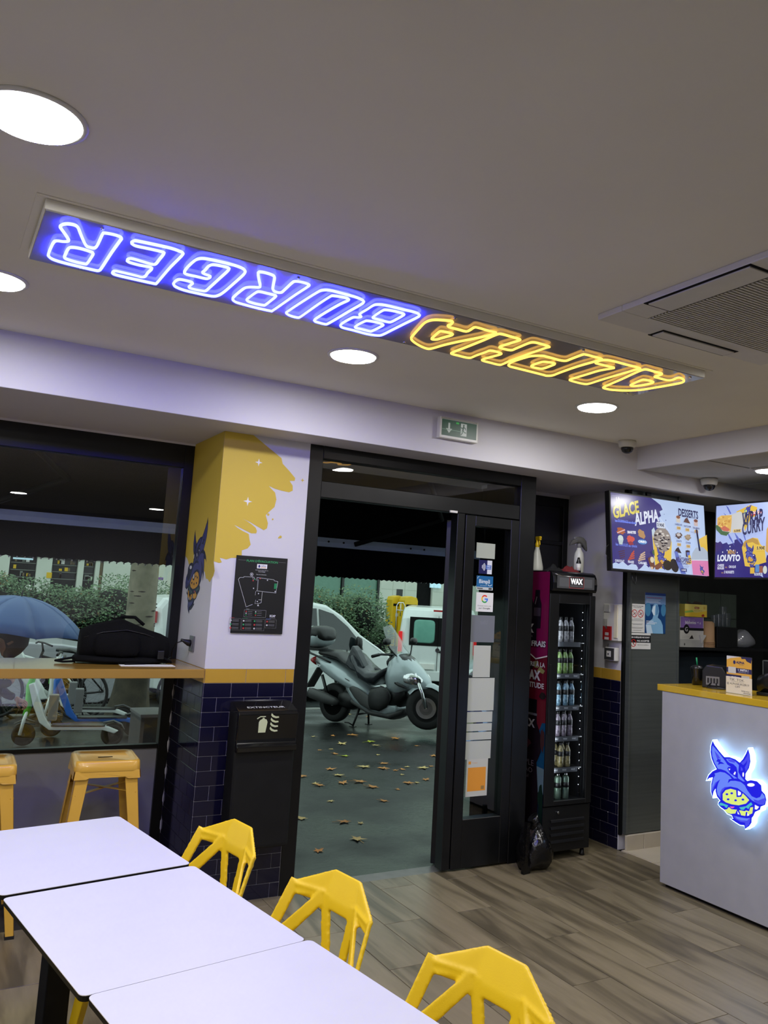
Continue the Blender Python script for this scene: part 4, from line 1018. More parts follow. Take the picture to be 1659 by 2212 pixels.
# printed left side of the fridge, seen beside the door frame
A = Art(); mg = (106, 17, 62)
A.rect(0, 0, .52, 1.80, mg)
A.rect(0, 0, .52, .78, (22, 30, 44)).poly([(0,.5),(.52,.42),(.52,1.0),(0,1.0)], (18, 66, 98)).poly([(0,.40),(.52,.36),(.52,.52),(0,.56)], (90, 112, 122))
A.blob(.42, .95, .16, .20, (92, 24, 34), seed=3).poly([(0,.95),(.52,.95),(.52,1.24),(.40,1.21),(.30,1.26),(.15,1.22),(0,1.25)], (84, 14, 30))
for q in range(16):
    R = random.Random(q+5); A.blob(R.uniform(.03,.5), R.uniform(.98,1.22), .035, .022, (124, 122, 74) if q % 2 else (34, 24, 26), 7, .3, q)
A.line([(0,1.245),(.15,1.225),(.30,1.262),(.40,1.215),(.52,1.242)], .008, (206, 200, 196))
A.text('ENTRE À LA', .500, 1.165, .038, (176, 172, 174), w=.235, al='r', bold=.03).text('WAX', .455, 1.075, .066, (176, 172, 174), w=.205, al='r', bold=.05).text('ATTITUDE', .495, 1.025, .036, (176, 172, 174), w=.25, al='r', bold=.03)
A.text('mon', .335, 1.30, .022, (190, 120, 160), w=.05, al='r').text('FRAIS', .502, 1.295, .042, (16, 14, 18), w=.155, al='r', bold=.09).text('FRAIS', .500, 1.297, .040, (186, 182, 186), w=.15, al='r', bold=.035)
# dark bottles on the magenta field
for bxx, by, sc in ((.17, 1.36, 1.0), (.30, 1.37, 1.05), (.40, 1.42, .8)):
    A.poly([(bxx-.05*sc, by), (bxx+.05*sc, by), (bxx+.055*sc, by+.20*sc), (bxx+.03*sc, by+.26*sc), (bxx+.03*sc, by+.32*sc), (bxx-.03*sc, by+.32*sc), (bxx-.03*sc, by+.26*sc), (bxx-.055*sc, by+.20*sc)], (26, 20, 28)).rect(bxx-.045*sc, by+.10*sc, bxx+.045*sc, by+.17*sc, (60, 50, 60)).line([(bxx-.03*sc, by+.2*sc), (bxx-.01*sc, by+.26*sc)], .006, (120, 110, 120))
A.rect(.02, 1.335, .40, 1.47, (24, 18, 26)).text('WAX', .37, 1.385, .062, (172, 168, 172), w=.21, al='r', bold=.05).text('COCKTAIL JUICE', .36, 1.355, .014, (120, 112, 118), w=.2, al='r')
# big bottle below
A0 = A; A = Art()
A.poly([(.06,.04),(.37,.02),(.385,.35),(.36,.55),(.40,.62),(.40,.72),(.35,.80),(.345,.86),(.10,.88),(.09,.80),(.05,.72),(.04,.6),(.08,.5)], (24, 16, 22)).rect(.09, .86, .345, .95, (14, 12, 16)).rect(.09, .845, .35, .86, (90, 88, 92))
A.text('WAX', .33, .765, .055, (160, 156, 160), w=.21, al='r', bold=.04).text('PURPLE', .33, .52, .036, (110, 100, 108), w=.2, al='r').text('PESSAO', .32, .475, .032, (110, 100, 108), w=.19, al='r').text('Cocktail', .28, .44, .022, (100, 92, 98), w=.13, al='r')
A.blob(.20, .66, .10, .05, (70, 34, 44), seed=9); A2 = A; A = A0; A.put(A2, .085, 0, 1)
A.blob(.24, .64, .02, .01, (70, 34, 44), seed=9).blob(.14, .36, .05, .04, (110, 28, 50), seed=4).blob(.22, .34, .05, .035, (30, 70, 56), seed=6).blob(.50, .33, .03, .08, (20, 40, 32), seed=2).blob(.50, .18, .03, .09, (18, 36, 30), seed=8).blob(.50, .70, .02, .08, (60, 36, 38), seed=12).poly([(.30,0),(.52,0),(.52,.12),(.40,.10)], (110, 112, 112))
A.clip(0, 0, .52, 1.80)
A.build('side_print', (-Wf-.0004, .52, .06), (0, -1, 0), (0, 0, 1), M['print_gloss'], fg_)

# bottles in the fridge
def bottle_me(body, capc, label, h=.150, r=.0225):
    return dict(b=body, c=capc, l=label, h=h, r=r)
mk('juice_clear', (150, 150, 154), rough=.15, spec=.7, n2=(80, 80, 84), nscale=60, nfac=.9)
mk('juice_green', (120, 150, 84), rough=.15, spec=.7, n2=(70, 96, 50), nscale=60, nfac=.9)
mk('juice_blue', (120, 156, 176), rough=.15, spec=.7, n2=(50, 70, 84), nscale=60, nfac=.9)
mk('juice_violet', (140, 128, 142), rough=.15, spec=.7, n2=(64, 56, 66), nscale=60, nfac=.9)
mk('juice_amber', (150, 138, 96), rough=.15, spec=.7, n2=(80, 72, 48), nscale=60, nfac=.9)
mk('label_black', (20, 20, 22), rough=.4)
def mk_bottle(name, m, x, y, z, label, group, h=.15, r=.0215, dup=None, slim=False):
    loc = (3.815+x, 4.40+y, z)
    if dup: t = copy_tree(dup); t.location = loc; t['label'] = label; return t
    t = thing(name, label, 'bottle', loc, group=group)
    pf = [(r*.85, .0005), (r, .006), (r, h*.30), (r*.9, h*.36), (r, h*.42), (r, h*.66), (r*.75, h*.76), (r*.42, h*.86), (r*.42, h*.90)]
    if slim: pf = [(r*.95, .0005), (r, .005), (r, h*.82), (r*.6, h*.9)]
    MB().lathe(pf, n=12).build('bottle_body', m, t)
    MB().lathe([(r*.52, h*.88), (r*.52, h)], n=10).build('bottle_cap', M['black_plastic'] if not slim else M['chrome'], t)
    MB().lathe([(r*1.01, h*.44), (r*1.01, h*.64)], n=12).build('bottle_label', M['label_black'], t)
    return t
ORD = ('leftmost', 'second from the left', 'third from the left', 'rightmost')
rows = [(0, 'juice_clear', 'clear', [-.100,-.052,-.004,.044], .170, 'top shelf'), (1, 'juice_green', 'green', [-.100,-.052,-.004,.044], .165, 'second shelf'),
        (2, 'juice_blue', 'pale blue', [-.100,-.054,.006,.062], .165, 'third shelf'), (3, 'juice_violet', 'violet grey', [-.104,-.052,-.002,.052], .165, 'fourth shelf'),
        (4, 'juice_amber', 'amber', [-.108,-.02,.040], .160, 'fifth shelf')]
for k, m_, cname, xs_, h_, sh in rows:
    first = None
    for row, yy in ((0, .062), (1, .115)):
        for i, x in enumerate(xs_):
            lab = f'{cname} juice bottle, {ORD[i] if len(xs_) == 4 else ORD[(0, 1, 3)[i]] if i != 1 else "middle"} in the {"front" if row == 0 else "back"} row, fridge {sh}'
            b = mk_bottle('juice_bottle', M[m_], x, yy, SH[k]-.0015, lab, f'juice bottles on the {sh}', h=h_, dup=first)
            if first is None: first = b
bA = mk_bottle('juice_bottle', M['juice_clear'], -.098, .062, SH[5]-.0015, 'clear bottle at the left of the fridge floor, beside two slim green cans', 'drinks on the fridge floor', h=.185, r=.025)
mk('can_green', (120, 140, 124), rough=.3, metal=.4, n2=(70, 96, 76), nscale=30, nfac=.8)
bB = mk_bottle('slim_can', M['can_green'], -.036, .062, SH[5]-.0015, 'slim green can, left one on the fridge floor', 'drinks on the fridge floor', h=.165, r=.024, slim=True)
mk_bottle('slim_can', M['can_green'], .030, .062, SH[5]-.0015, 'slim green can, right one on the fridge floor', None, dup=bB)
l = bpy.data.lights.new('fridge_lamp', 'AREA'); l.shape = 'RECTANGLE'; l.size = .02; l.size_y = 1.2; l.energy = 1.1; l.color = (.92, .96, 1)
for sx in (-1, 1):
    lo = bpy.data.objects.new('fridge_lamp', l); COL.objects.link(lo); lo.parent = fg_; lo.location = (.016+sx*.124, .022, 1.02); lo.rotation_euler = (math.radians(90), 0, math.radians(sx*48))

# things on top of the fridge (top at z 1.868)
ZT = 1.8705
def spray(x, y, z, label, trig, rag=False, h=.17, cone=False):
    t = thing('spray_bottle', label, 'spray bottle', (x, y, z))
    if cone: pf = [(.044, .0005), (.045, .01), (.044, .03), (.030, .10), (.019, .145), (.015, .155), (.015, .17)]
    else: pf = [(.034, .0005), (.036, .01), (.036, .11), (.030, .14), (.016, .165), (.014, .18)]
    MB().lathe(pf, n=20).build('bottle_body', M['bottle_white'], t)
    zt = pf[-1][1]
    tr = MB().lathe([(.016, zt-.005), (.016, zt+.02), (.011, zt+.03), (.010, zt+.05)], n=14).box(-.045, -.008, zt+.045, .018, .008, zt+.072).prism([(-.022, zt+.046), (-.034, zt+.01), (-.040, zt+.012), (-.032, zt+.046)], -.004, .004, 'y').box(-.052, -.005, zt+.055, -.044, .005, zt+.068)
    tr.build('trigger_head', trig, t, bevel=.002, seg=1); return t
sp1 = spray(3.700, 4.66, ZT, 'translucent white spray bottle with yellow trigger on top of the fridge', M['yellow_plastic'], cone=True); sp1.rotation_euler = (0, 0, math.radians(80))
sp2 = spray(3.945, 4.50, ZT, 'white spray bottle draped with a grey cloth on top of the fridge', M['grey_plastic'])
def cloth(name, label, x, y, z, rx, ry, h, m, seed):
    mb = MB(); n = 14; vs = []; fs = []
    for i in range(n+1):
        for j in range(n+1):
            u, v = i/n*2-1, j/n*2-1; q = mnoise.noise(Vector((u*1.8+seed, v*1.8, seed)))
            rr = 1+.25*mnoise.noise(Vector((math.atan2(v, u)*1.2, seed, 0)))
            e = max(0, 1-max(abs(u), abs(v))**2)
            vs.append((x+u*rx*rr, y+v*ry*rr, z+.001+h*e*(.45+.55*abs(q)*2)))
    for i in range(n):
        for j in range(n): a = i*(n+1)+j; fs.append((a, a+1, a+n+2, a+n+1))
    k = len(vs); vs += [(a, b, z+.0005) for a, b, c in vs]
    fs2 = []
    for i in range(n):
        for (a, b) in ((i, i+1), (n*(n+1)+i, n*(n+1)+i+1), (i*(n+1), (i+1)*(n+1)), (i*(n+1)+n, (i+1)*(n+1)+n)): fs2.append((a, b, b+k, a+k))
    o = MB().add(vs, fs+fs2, 0, True).build(name, m); return tag(o, label, 'cloth')
cloth('cleaning_cloth', 'crumpled dark red cloth on top of the fridge between the bottles', 3.845, 4.48, ZT, .065, .045, .045, M['red_cloth'], 2)
cloth('cleaning_cloth', 'crumpled black cloth on top of the fridge beside the yellow trigger bottle', 3.745, 4.53, ZT, .06, .05, .042, M['black_cloth'], 6)
g = MB(); n = 20
rag = lump(MB(), [(-.068,0,-.02,.008,.010,0),(-.055,0,-.005,.018,.020,0),(-.02,0,.012,.028,.024,0),(.0,0,.016,.030,.026,0),(.025,0,.008,.028,.030,0),(.045,0,-.015,.020,.034,0),(.055,0,-.04,.010,.018,0)], 4, amp=.009)
rg = rag.build('grey_cloth', M['grey_cloth'], None, loc=(3.945, 4.50, ZT+.215), rz=math.radians(-15)); tag(rg, 'grey cloth hung over the head of the white spray bottle', 'cloth')
sb_ = thing('small_bottle', 'small dark bottle with white label beside the white spray bottle on the fridge', 'bottle', (3.905, 4.455, ZT))
MB().lathe([(.016, .0005), (.017, .008), (.017, .07), (.010, .09), (.008, .105)], n=14).build('bottle_body', M['pos_black'], sb_)
MB().lathe([(.0172, .015), (.0172, .062)], n=14).build('bottle_label', M['paper'], sb_)

# black bin bag between door frame and fridge
bb = lump(MB(), [(-.105,0,.02,.03,.02,0),(-.10,0,.07,.07,.07,0),(-.05,0,.12,.10,.12,0),(0,0,.14,.11,.14,0),(.05,0,.11,.095,.11,0),(.09,0,.07,.06,.07,0),(.10,0,.03,.02,.03,0)], 7, amp=.022)
bb.v = [(x, y, max(z, .002)) for x, y, z in bb.v]
mt_ = MB().tube([(0, 0, .24), (.005, 0, .28), (-.02, .01, .31)], [.05, .022, .04], 10)
bo = thing('bin_bag', 'black plastic bin bag slumped on the floor between door frame and fridge', 'bag', (3.50, 4.33, .0))
bb.build('bag_body', M['bin_bag'], bo); mt_.build('bag_neck', M['bin_bag'], bo)
sdg = MB().prism([(-.03, .0), (.03, .0), (.022, .13), (.012, .30), (-.012, .30), (-.02, .13)], -.012, .012, 'y').build('bag_tail', M['bin_bag'], bo, loc=(-.115, -.06, .001), rz=.2)

# thin curtain rail hook at the top of the niche
hk = thing('wall_bracket', 'thin black bracket hanging from the niche ceiling above the fridge', 'bracket', (3.60, 4.70, 2.496))
MB().tube([(-.05, 0, -.006), (.05, 0, -.006)], .006, 8).tube([(.035, 0, 0), (.035, 0, -.30), (.03, 0, -.34)], .007, 8).build('hanger_rod', M['black_metal'], hk)

# fire alarm panel and push box on the right wall
al = thing('fire_alarm_panel', 'white fire alarm box with red call point on the wall right of the fridge', 'fire alarm', (4.309, 4.515, 1.54))
MB().box(-.035, -.078, -.13, 0, .078, .13).build('housing', M['off_white_plastic'], al, bevel=.005)
MB().box(-.042, .01, .07, -.034, .066, .122).build('speaker_grille', M['grey_plastic'] if False else mk('pale_grey', (190, 190, 188), rough=.5), al, bevel=.002, seg=1)
MB().box(-.048, -.012, -.128, -.034, .070, -.03).build('call_point', M['red_plastic'], al, bevel=.003)
MB().box(-.0415, -.072, -.11, -.0345, -.035, .124).build('light_strip', mk('cream', (236, 228, 196), rough=.4), al, bevel=.002, seg=1)
A = Art().rect(.03, .0, .075, .018, (210, 206, 202))
for k in range(4): A.rect(.012+.011*k, .095-.004*k, .018+.011*k, .145, (150, 150, 148))
A.rect(.04, .075, .054, .097, (90, 92, 90)).rect(.036, .03, .072, .05, (220, 216, 212)).text('ALARME', .038, .036, .007, (60, 30, 30), w=.03)
A.build('printed_marks', (-.0485, .078, -.125), (0, -1, 0), (0, 0, 1), M['print'], al)
sw = thing('push_switch_box', 'black and white square push switch below the fire alarm', 'switch', (4.309, 4.515, 1.315))
MB().box(-.04, -.052, -.046, 0, .052, .046).build('switch_box', M['off_white_plastic'], sw, bevel=.005)
MB().box(-.046, -.044, -.040, -.038, .05, .042).build('switch_plate', M['grey_plastic'] if False else mk('dark_grey', (60, 60, 60), rough=.5), sw, bevel=.003)
MB().box(-.050, -.018, -.02, -.045, .024, .022).build('switch_button', M['off_white_plastic'], sw, bevel=.003)
MB().lathe([(.005, 0), (.005, -.004)], (-.050, .003, 0), 10, 'x').build('switch_led', M['black_plastic'], sw)
MB().tube([(-.003, .055, -.02), (-.01, .07, 0), (-.004, .06, .04), (-.008, .05, .07)], .0025, 6).build('switch_lead', M['black_plastic'], sw)

# notices on the steel panel
def notice(name, x0, z0, x1, z1, A, label, y=4.3985):
    o = bx(0, -.0008, 0, x1-x0, 0, z1-z0).build(name, M['paper'], None, loc=(x0, y, z0)); tag(o, label, 'notice')
    A.build('printed_face', (0, -.0008, 0), (1, 0, 0), (0, 0, 1), M['print'], o); return o
A = Art().rect(0, 0, .145, .2, (222, 222, 216)); A.text('INTERDICTION DE FUMER', .0725, .182, .007, (60,60,60), w=.118, al='c', bold=.02).text('ET DE VAPOTER', .0725, .172, .007, (60,60,60), w=.075, al='c', bold=.02)
for cx in (.043, .104):
    A.ring(cx, .133, .028, .005, (196, 44, 40), 20).line([(cx-.018, .151), (cx+.018, .115)], .0045, (196, 44, 40)).line([(cx-.013, .124), (cx+.012, .138)], .0045, (60, 60, 60))
for y_, w1_ in ((.095,.07),(.088,.11),(.081,.115),(.06,.11),(.053,.09),(.035,.115),(.028,.1),(.014,.08)): A.rect(.0725-w1_/2, y_, .0725+w1_/2, y_+.002, (120,120,120))
notice('no_smoking_notice', 4.343, 1.478, 4.488, 1.679, A, 'white no smoking and no vaping notice with two red circles on the steel panel')
A = Art().rect(0, 0, .208, .29, (22, 66, 118)).rect(0, .272, .208, .29, (40, 66, 130)).rect(0, .208, .208, .272, (112, 146, 190))
A.text('Contre le terrorisme', .012, .252, .010, (176, 60, 80), w=.16, bold=.02)
for k in range(3): A.rect(.012, .240-.010*k, .155-.02*(k % 2), .2425-.010*k, (226, 234, 244))
A.ell(.03, .17, .03, .05, (70, 130, 170), 12).ell(.185, .17, .026, .045, (70, 130, 170), 12)
A.poly([(.02,.0),(.01,.06),(.05,.09),(.075,.105),(.085,.13),(.065,.16),(.075,.195),(.10,.215),(.125,.21),(.135,.19),(.14,.16),(.135,.135),(.128,.115),(.16,.095),(.18,.06),(.185,.0)], (130, 180, 214)).poly([(.085,.13),(.07,.16),(.08,.19),(.105,.205),(.10,.17),(.098,.13)], (214, 232, 242)).poly([(.105,.205),(.13,.2),(.134,.17),(.128,.14),(.11,.13),(.11,.17)], (90, 140, 184)).rect(.014, .085, .085, .089, (226,234,244)).rect(.014, .074, .12, .078, (226,234,244)).rect(.014, .066, .1, .070, (226,234,244)).poly([(.02,0),(.01,.06),(.06,.06),(.08,.0)], (196, 220, 236))
notice('blue_poster', 4.489, 1.474, 4.697, 1.764, A, 'blue poster showing a pale stone bust on the steel panel')
A = Art().rect(0, 0, .209, .113, (222, 222, 216)).rect(0, .045, .209, .098, (22, 24, 26)).text('LES CHÈQUES NE SONT', .014, .075, .016, (232,232,230), w=.185, bold=.03).text('PAS ACCEPTÉS', .075, .052, .015, (232,232,230), w=.12, bold=.03)
A.ring(.040, .042, .027, .005, (196, 44, 40), 20).line([(.023, .060), (.057, .024)], .005, (196, 44, 40)).text('€', .032, .032, .02, (60, 60, 60), w=.014).text('Merci de votre compréhension', .08, .026, .006, (50,50,50), w=.11, bold=.02)
notice('cheque_notice', 4.340, 1.361, 4.549, 1.474, A, 'black and white notice refusing cheques, lowest on the steel panel', y=4.3975)

# ================================================================ MENU SCREENS
def wolf_at(A, x, y, s, sy=None): A.put(WOLF, x, y, s, sy, recol=lambda c: {DK:(44,44,120), LT:(86,92,178), MD:(66,68,150), YL:(222,170,60), TL:(90,120,110), PK:(180,90,110), WH:(220,224,240)}.get(c, c))
NV = (62, 54, 124); BG = (186, 206, 240); YW = (226, 190, 74); TXW = (226, 232, 250)
def uv(P, W=.93, H=.523): return [(x*W, (1-y)*H) for x, y in P]
def screen1():
    W, H = .93, .523; A = Art().rect(0, 0, W, H, BG)
    A.poly(uv([(0,0),(.42,0),(.46,.03),(.515,.08),(.535,.14),(.50,.17),(.515,.23),(.485,.26),(.50,.32),(.56,.40),(.585,.50),(.59,.57),(.555,.565),(.56,.62),(.50,.62),(.50,.93),(.44,.95),(.40,.91),(.36,.95),(.325,.90),(.29,.955),(.26,.99),(.235,.93),(.19,.92),(.15,.95),(.10,.90),(.06,.935),(.03,.92),(0,.94)]), NV)
    A.line(uv([(.505,.26),(.59,.42)]), .003, TXW)
    for x, y, r in ((.60,.49,.006),(.55,.2,.003),(.565,.28,.004),(.25,.985,.005)): A.ell(x*W, (1-y)*H, r, r, NV, 8)
    A.rect(.01*W, .962*H, .09*W, .966*H, (150, 150, 200))
    A.text('LA', .055*W, .870*H, .040, TXW, w=.034, bold=.03, shear=.15, rot=.12)
    A.text('GLACE', .030*W, .650*H, .090, (222, 206, 74), w=.262, bold=.035, shear=.25, rot=.26)
    A.text('ALPHA', .235*W, .590*H, .088, TXW, w=.245, bold=.035, shear=.25, rot=.22)
    A.rect(.035*W, .615*H, .245*W, .635*H, (90, 110, 220)).text('les TOPPINGS au choix', .035*W, .612*H, .020, (120, 140, 240), w=.2, bold=.02)
    A.text('les COULIS au choix', .035*W, .300*H, .020, (120, 140, 240), w=.2, bold=.02)
    A.blob(.09*W, .50*H, .040, .024, (176, 96, 50), seed=1).line(uv([(.055,.53),(.13,.48)]), .007, (226, 190, 190)).text('SMARTIES', .155*W, .475*H, .020, (236, 236, 246), w=.082, bold=.05, rot=.05).blob(.30*W, .49*H, .034, .032, (184, 140, 84), seed=4)
    A.poly(uv([(.055,.60),(.115,.60),(.10,.68),(.07,.68)]), (190, 206, 206)).ell(.085*W, .41*H, .024, .018, (206, 222, 220)).blob(.185*W, .405*H, .034, .026, (214, 84, 62), seed=6).blob(.185*W, .35*H, .026, .014, (150, 50, 48), seed=7)
    A.ell(.305*W, .385*H, .046, .018, (70, 130, 200)).text('OREO', .305*W, .37*H, .018, (240, 244, 250), w=.076, al='c', bold=.06)
    for k in range(4): A.line([(.06*W+.004*k, (.22-.028*k)*H), (.12*W, (.245-.026*k)*H)], .005, (86, 48, 44))
    for k in range(4): A.line([(.155*W+.01*k, (.13+.026*k)*H), (.215*W, (.16+.03*k)*H)], .009, (190, 76, 54))
    for k in range(4): A.line([(.255*W+.008*k, (.13+.026*k)*H), (.325*W, (.16+.03*k)*H)], .009, (206, 176, 150))
    for x, t_ in ((.022, 'CHOCOLAT'), (.150, 'FRAISE'), (.255, 'CARAMEL')): A.text(t_, x*W, .085*H+(.0 if x < .2 else .0), .018, TXW, w=(.085 if t_ != 'FRAISE' else .055), bold=.03)
    # cup with ice cream
    A.poly(uv([(.405,.44),(.43,.40),(.46,.52),(.555,.50),(.60,.52),(.62,.58),(.595,.95),(.425,.95)]), (196, 212, 222)).poly(uv([(.41,.50),(.44,.62),(.58,.64),(.615,.56),(.595,.95),(.43,.95)]), YW)
    A.ell(.515*W, .445*H, .088, .088, (150, 140, 132), 22)
    R = random.Random(3)
    for k in range(46):
        a = R.uniform(0, 6.28); q = R.uniform(0, .078); A.blob(.515*W+q*math.cos(a), .445*H+q*math.sin(a), .014, .006, (44, 34, 34) if k % 2 else (214, 208, 200), 6, .4, k)
    A.rect(.455*W, .60*H, .545*W, .68*H, (214, 222, 236)).text('3.90€', .50*W, .617*H, .026, (40, 40, 70), w=.068, al='c', bold=.03)
    wolf_at(A, .500*W, .175*H, .105)
    A.poly(uv([(.345,.83),(.38,.80),(.42,.93),(.40,.97),(.37,.95)]), (110, 66, 48)).poly(uv([(.415,.92),(.48,.86),(.50,.91),(.45,.97),(.42,.97)]), (120, 72, 52)).ell(.385*W, .045*H, .012, .010, (220, 190, 160), 8).ell(.55*W, .10*H, .044, .036, (30, 28, 32), 16).ell(.625*W, .105*H, .040, .050, (34, 32, 36), 16, .5).ell(.39*W, .155*H, .02, .022, (214, 206, 180), 8).poly(uv([(.39,.74),(.415,.70),(.42,.80)]), (60, 100, 70))
    A.text('DESSERTS', .695*W, .795*H, .060, (40, 38, 84), w=.205, bold=.03, rot=-.02)
    def price(x, y): A.rect(x-.02, y-.011, x+.02, y+.011, (210, 176, 110)).text('3.50€', x, y-.006, .012, (70, 60, 60), w=.03, al='c')
    for x, y, c, c2, t_, s in ((.69,.755,(140,90,60),(206,200,190),'CHEESECAKE',1),(.785,.745,(96,60,50),(96,60,50),'TARTE DAIM',3),(.885,.735,(120,70,60),(200,180,180),'TIRAMISU',1),(.685,.525,(90,70,66),(196,190,190),'DONUTS',2),(.785,.515,(150,130,106),(170,150,126),'COOKIES',2),(.67,.315,(52,36,36),(52,36,36),'TARTE',3),(.775,.285,(60,42,42),(70,50,48),'BROWNIES',1)):
        cx, cy = x*W, y*H
        if s == 1: A.poly([(cx-.02,cy-.024),(cx+.018,cy-.026),(cx+.022,cy+.024),(cx-.022,cy+.022)], c2).ell(cx, cy+.014, .021, .012, c, 10)
        elif s == 3: A.poly([(cx-.036,cy-.012),(cx+.034,cy-.018),(cx+.004,cy+.026),(cx-.02,cy+.012)], c)
        else: A.blob(cx, cy, .032, .022, c, seed=int(x*100)).blob(cx, cy+.004, .022, .012, c2, seed=int(y*100))
        A.text(t_, cx, cy-.047, .013, (60, 60, 120), w=.074 if len(t_) > 7 else .052, al='c', bold=.03); price(cx, cy-.066)
    A.rect(.815*W, .60*H, .90*W, .604*H, (120,130,180)).rect(.82*W, .585*H, .895*W, .589*H, (120,130,180))
    # milkshake
    A.poly(uv([(.625,.70),(.66,.70),(.70,.85),(.745,1.0),(.69,1.0),(.65,.86)]), (100, 118, 196)).poly(uv([(.76,.70),(.79,.69),(.80,.76),(.77,.77)]), (100, 118, 196)).poly(uv([(.775,.74),(.80,.73),(.82,.84),(.79,.86)]), YW).poly(uv([(.90,.50),(1,.42),(1,.70),(.94,.68)]), YW)
    A.poly(uv([(.81,.80),(1,.78),(1,1),(.82,1)]), (218, 128, 176)).poly(uv([(.81,.80),(.825,.70),(.865,.62),(.95,.60),(1,.66),(1,.79)]), (176, 188, 204)).poly(uv([(.875,.36),(.895,.36),(.92,.66),(.90,.66)]), (36, 40, 74)).line(uv([(.81,.80),(1,.775)]), .004, (226, 232, 244)); wolf_at(A, .925*W, .075*H, .05)
    A.text('MILKSHAKE', .635*W, .155*H, .038, (70, 64, 120), w=.155, bold=.03, shear=.1).text('+ TOPPING', .685*W, .125*H, .014, (80, 76, 130), w=.07, bold=.03).rect(.655*W, .105*H, .78*W, .109*H, (130, 136, 190)).rect(.67*W, .09*H, .77*W, .094*H, (130, 136, 190)).rect(.685*W, .03*H, .75*W, .075*H, (44, 44, 110)).text('3.50€', .717*W, .04*H, .014, TXW, w=.046, al='c', bold=.03)
    return A
def screen2():
    W, H = .93, .523; A = Art().rect(0, 0, W, H, (176, 192, 240)); NV2 = (48, 38, 120)
    A.poly(uv([(0,.51),(.03,.52),(.06,.50),(.09,.54),(.14,.52),(.16,.55),(.235,.53),(.235,.49),(.30,.47),(.33,.50),(.36,.60),(.50,.70),(.52,.62),(.53,.73),(.56,.76),(.55,.85),(.56,.92),(.54,.97),(.58,1),(0,1)]), NV2)
    A.poly(uv([(.56,.92),(.545,.80),(.57,.72),(.60,.80),(.62,.70),(.66,.74),(.70,.86),(.76,.84),(.80,.9),(.9,.86),(1,.9),(1,1),(.58,1)]), NV2)
    for P in ([(.12,0),(.15,.03),(.19,.12),(.175,.13)], [(.09,.10),(.12,.13),(.155,.19),(.14,.18)], [(.14,.36),(.20,.47),(.24,.58),(.22,.54),(.17,.46)], [(.23,.38),(.28,.45),(.33,.55),(.31,.54),(.26,.47)], [(.33,.38),(.36,.44),(.38,.52),(.36,.49)]): A.poly(uv(P), (96, 108, 196))
    A.poly(uv([(.25,.10),(.42,.02),(.50,.06),(.50,.16),(.42,.22),(.36,.38),(.33,.22)]), YW); A.put(WOLF, .385*W, .895*H, .07, rot=-1.3, recol=lambda c: {DK:(44,44,130), LT:(80,84,180), MD:(64,66,160)}.get(c, c))
    A.poly(uv([(.02,.18),(.06,.145),(.20,.135),(.30,.10),(.355,.15),(.355,.26),(.33,.34),(.18,.40),(.06,.40),(.02,.30)]), (206, 206, 204)).poly(uv([(.02,.17),(.07,.14),(.20,.145),(.20,.24),(.19,.38),(.10,.33),(.02,.28)]), (226, 180, 90)).poly(uv([(.03,.25),(.08,.26),(.18,.34),(.16,.37),(.10,.36),(.05,.31)]), (206, 110, 84)).poly(uv([(0,.27),(.04,.28),(.09,.36),(.18,.38),(.14,.43),(.07,.41),(.01,.34)]), (76, 108, 64))
    R = random.Random(8)
    for k in range(30): A.blob(R.uniform(.04,.185)*W, (1-R.uniform(.15,.30))*H, .012, .006, (240, 204, 110) if k % 2 else (206, 150, 70), 6, .4, k)
    A.rect(.225*W, .61*H, .325*W, .655*H, (226, 196, 120)).text('6.00€', .275*W, .618*H, .018, (50, 46, 60), w=.07, al='c', bold=.03)
    A.poly(uv([(.42,.13),(.56,.10),(.565,.145),(.425,.18)]), (196, 60, 66)).text('NOUVEAU', .495*W, .848*H, .022, (240, 236, 240), w=.118, al='c', bold=.04, rot=.06)
    A.text('MENU', .165*W, .315*H, .030, (206, 164, 80), w=.085, al='l', bold=.03).text('LOUVTO', .035*W, .215*H, .050, TXW, w=.262, bold=.05, shear=.05)
    for x, y in ((.10,.345),(.155,.37),(.19,.375),(.235,.365),(.28,.335),(.19,.42)): A.ell(x*W, y*H, .006, .006, TXW, 6)
    A.text('CHEESE', .04*W, .145*H, .018, TXW, w=.075, bold=.03).text('BURGER', .04*W, .105*H, .018, TXW, w=.078, bold=.03).text('ou', .135*W, .125*H, .010, (206,164,80), w=.022).text('CROQUE', .18*W, .12*H, .020, TXW, w=.08, bold=.03).text('ou', .09*W, .05*H, .010, (206,164,80), w=.022).text('5 NUGGETS', .125*W, .05*H, .020, TXW, w=.112, bold=.03)
    A.poly(uv([(.335,.60),(.36,.52),(.46,.47),(.52,.48),(.55,.56),(.60,.62),(.62,.80),(.44,.86),(.375,.85)]), YW).poly(uv([(.345,.57),(.37,.51),(.46,.47),(.52,.50),(.54,.57),(.50,.56),(.46,.53),(.40,.54),(.37,.60)]), (186, 146, 66)); wolf_at(A, .44*W, .285*H, .125)
    A.rect(.505*W, .355*H, .61*W, .415*H, (226, 196, 100)).text('5.90€', .558*W, .366*H, .024, (50, 46, 60), w=.085, al='c', bold=.03)
    A.rect(.44*W, .05*H, .49*W, .13*H, (220, 180, 70)).rect(.50*W, .07*H, .545*W, .17*H, (90, 140, 200)).rect(.545*W, .06*H, .585*W, .15*H, (150, 90, 70)).ell(.61*W, .10*H, .022, .028, (206, 214, 206)).rect(.49*W, .025*H, .58*W, .06*H, (206, 214, 236)).text('INCLUS', .535*W, .030*H, .014, (60, 56, 110), w=.07, al='c', bold=.03)
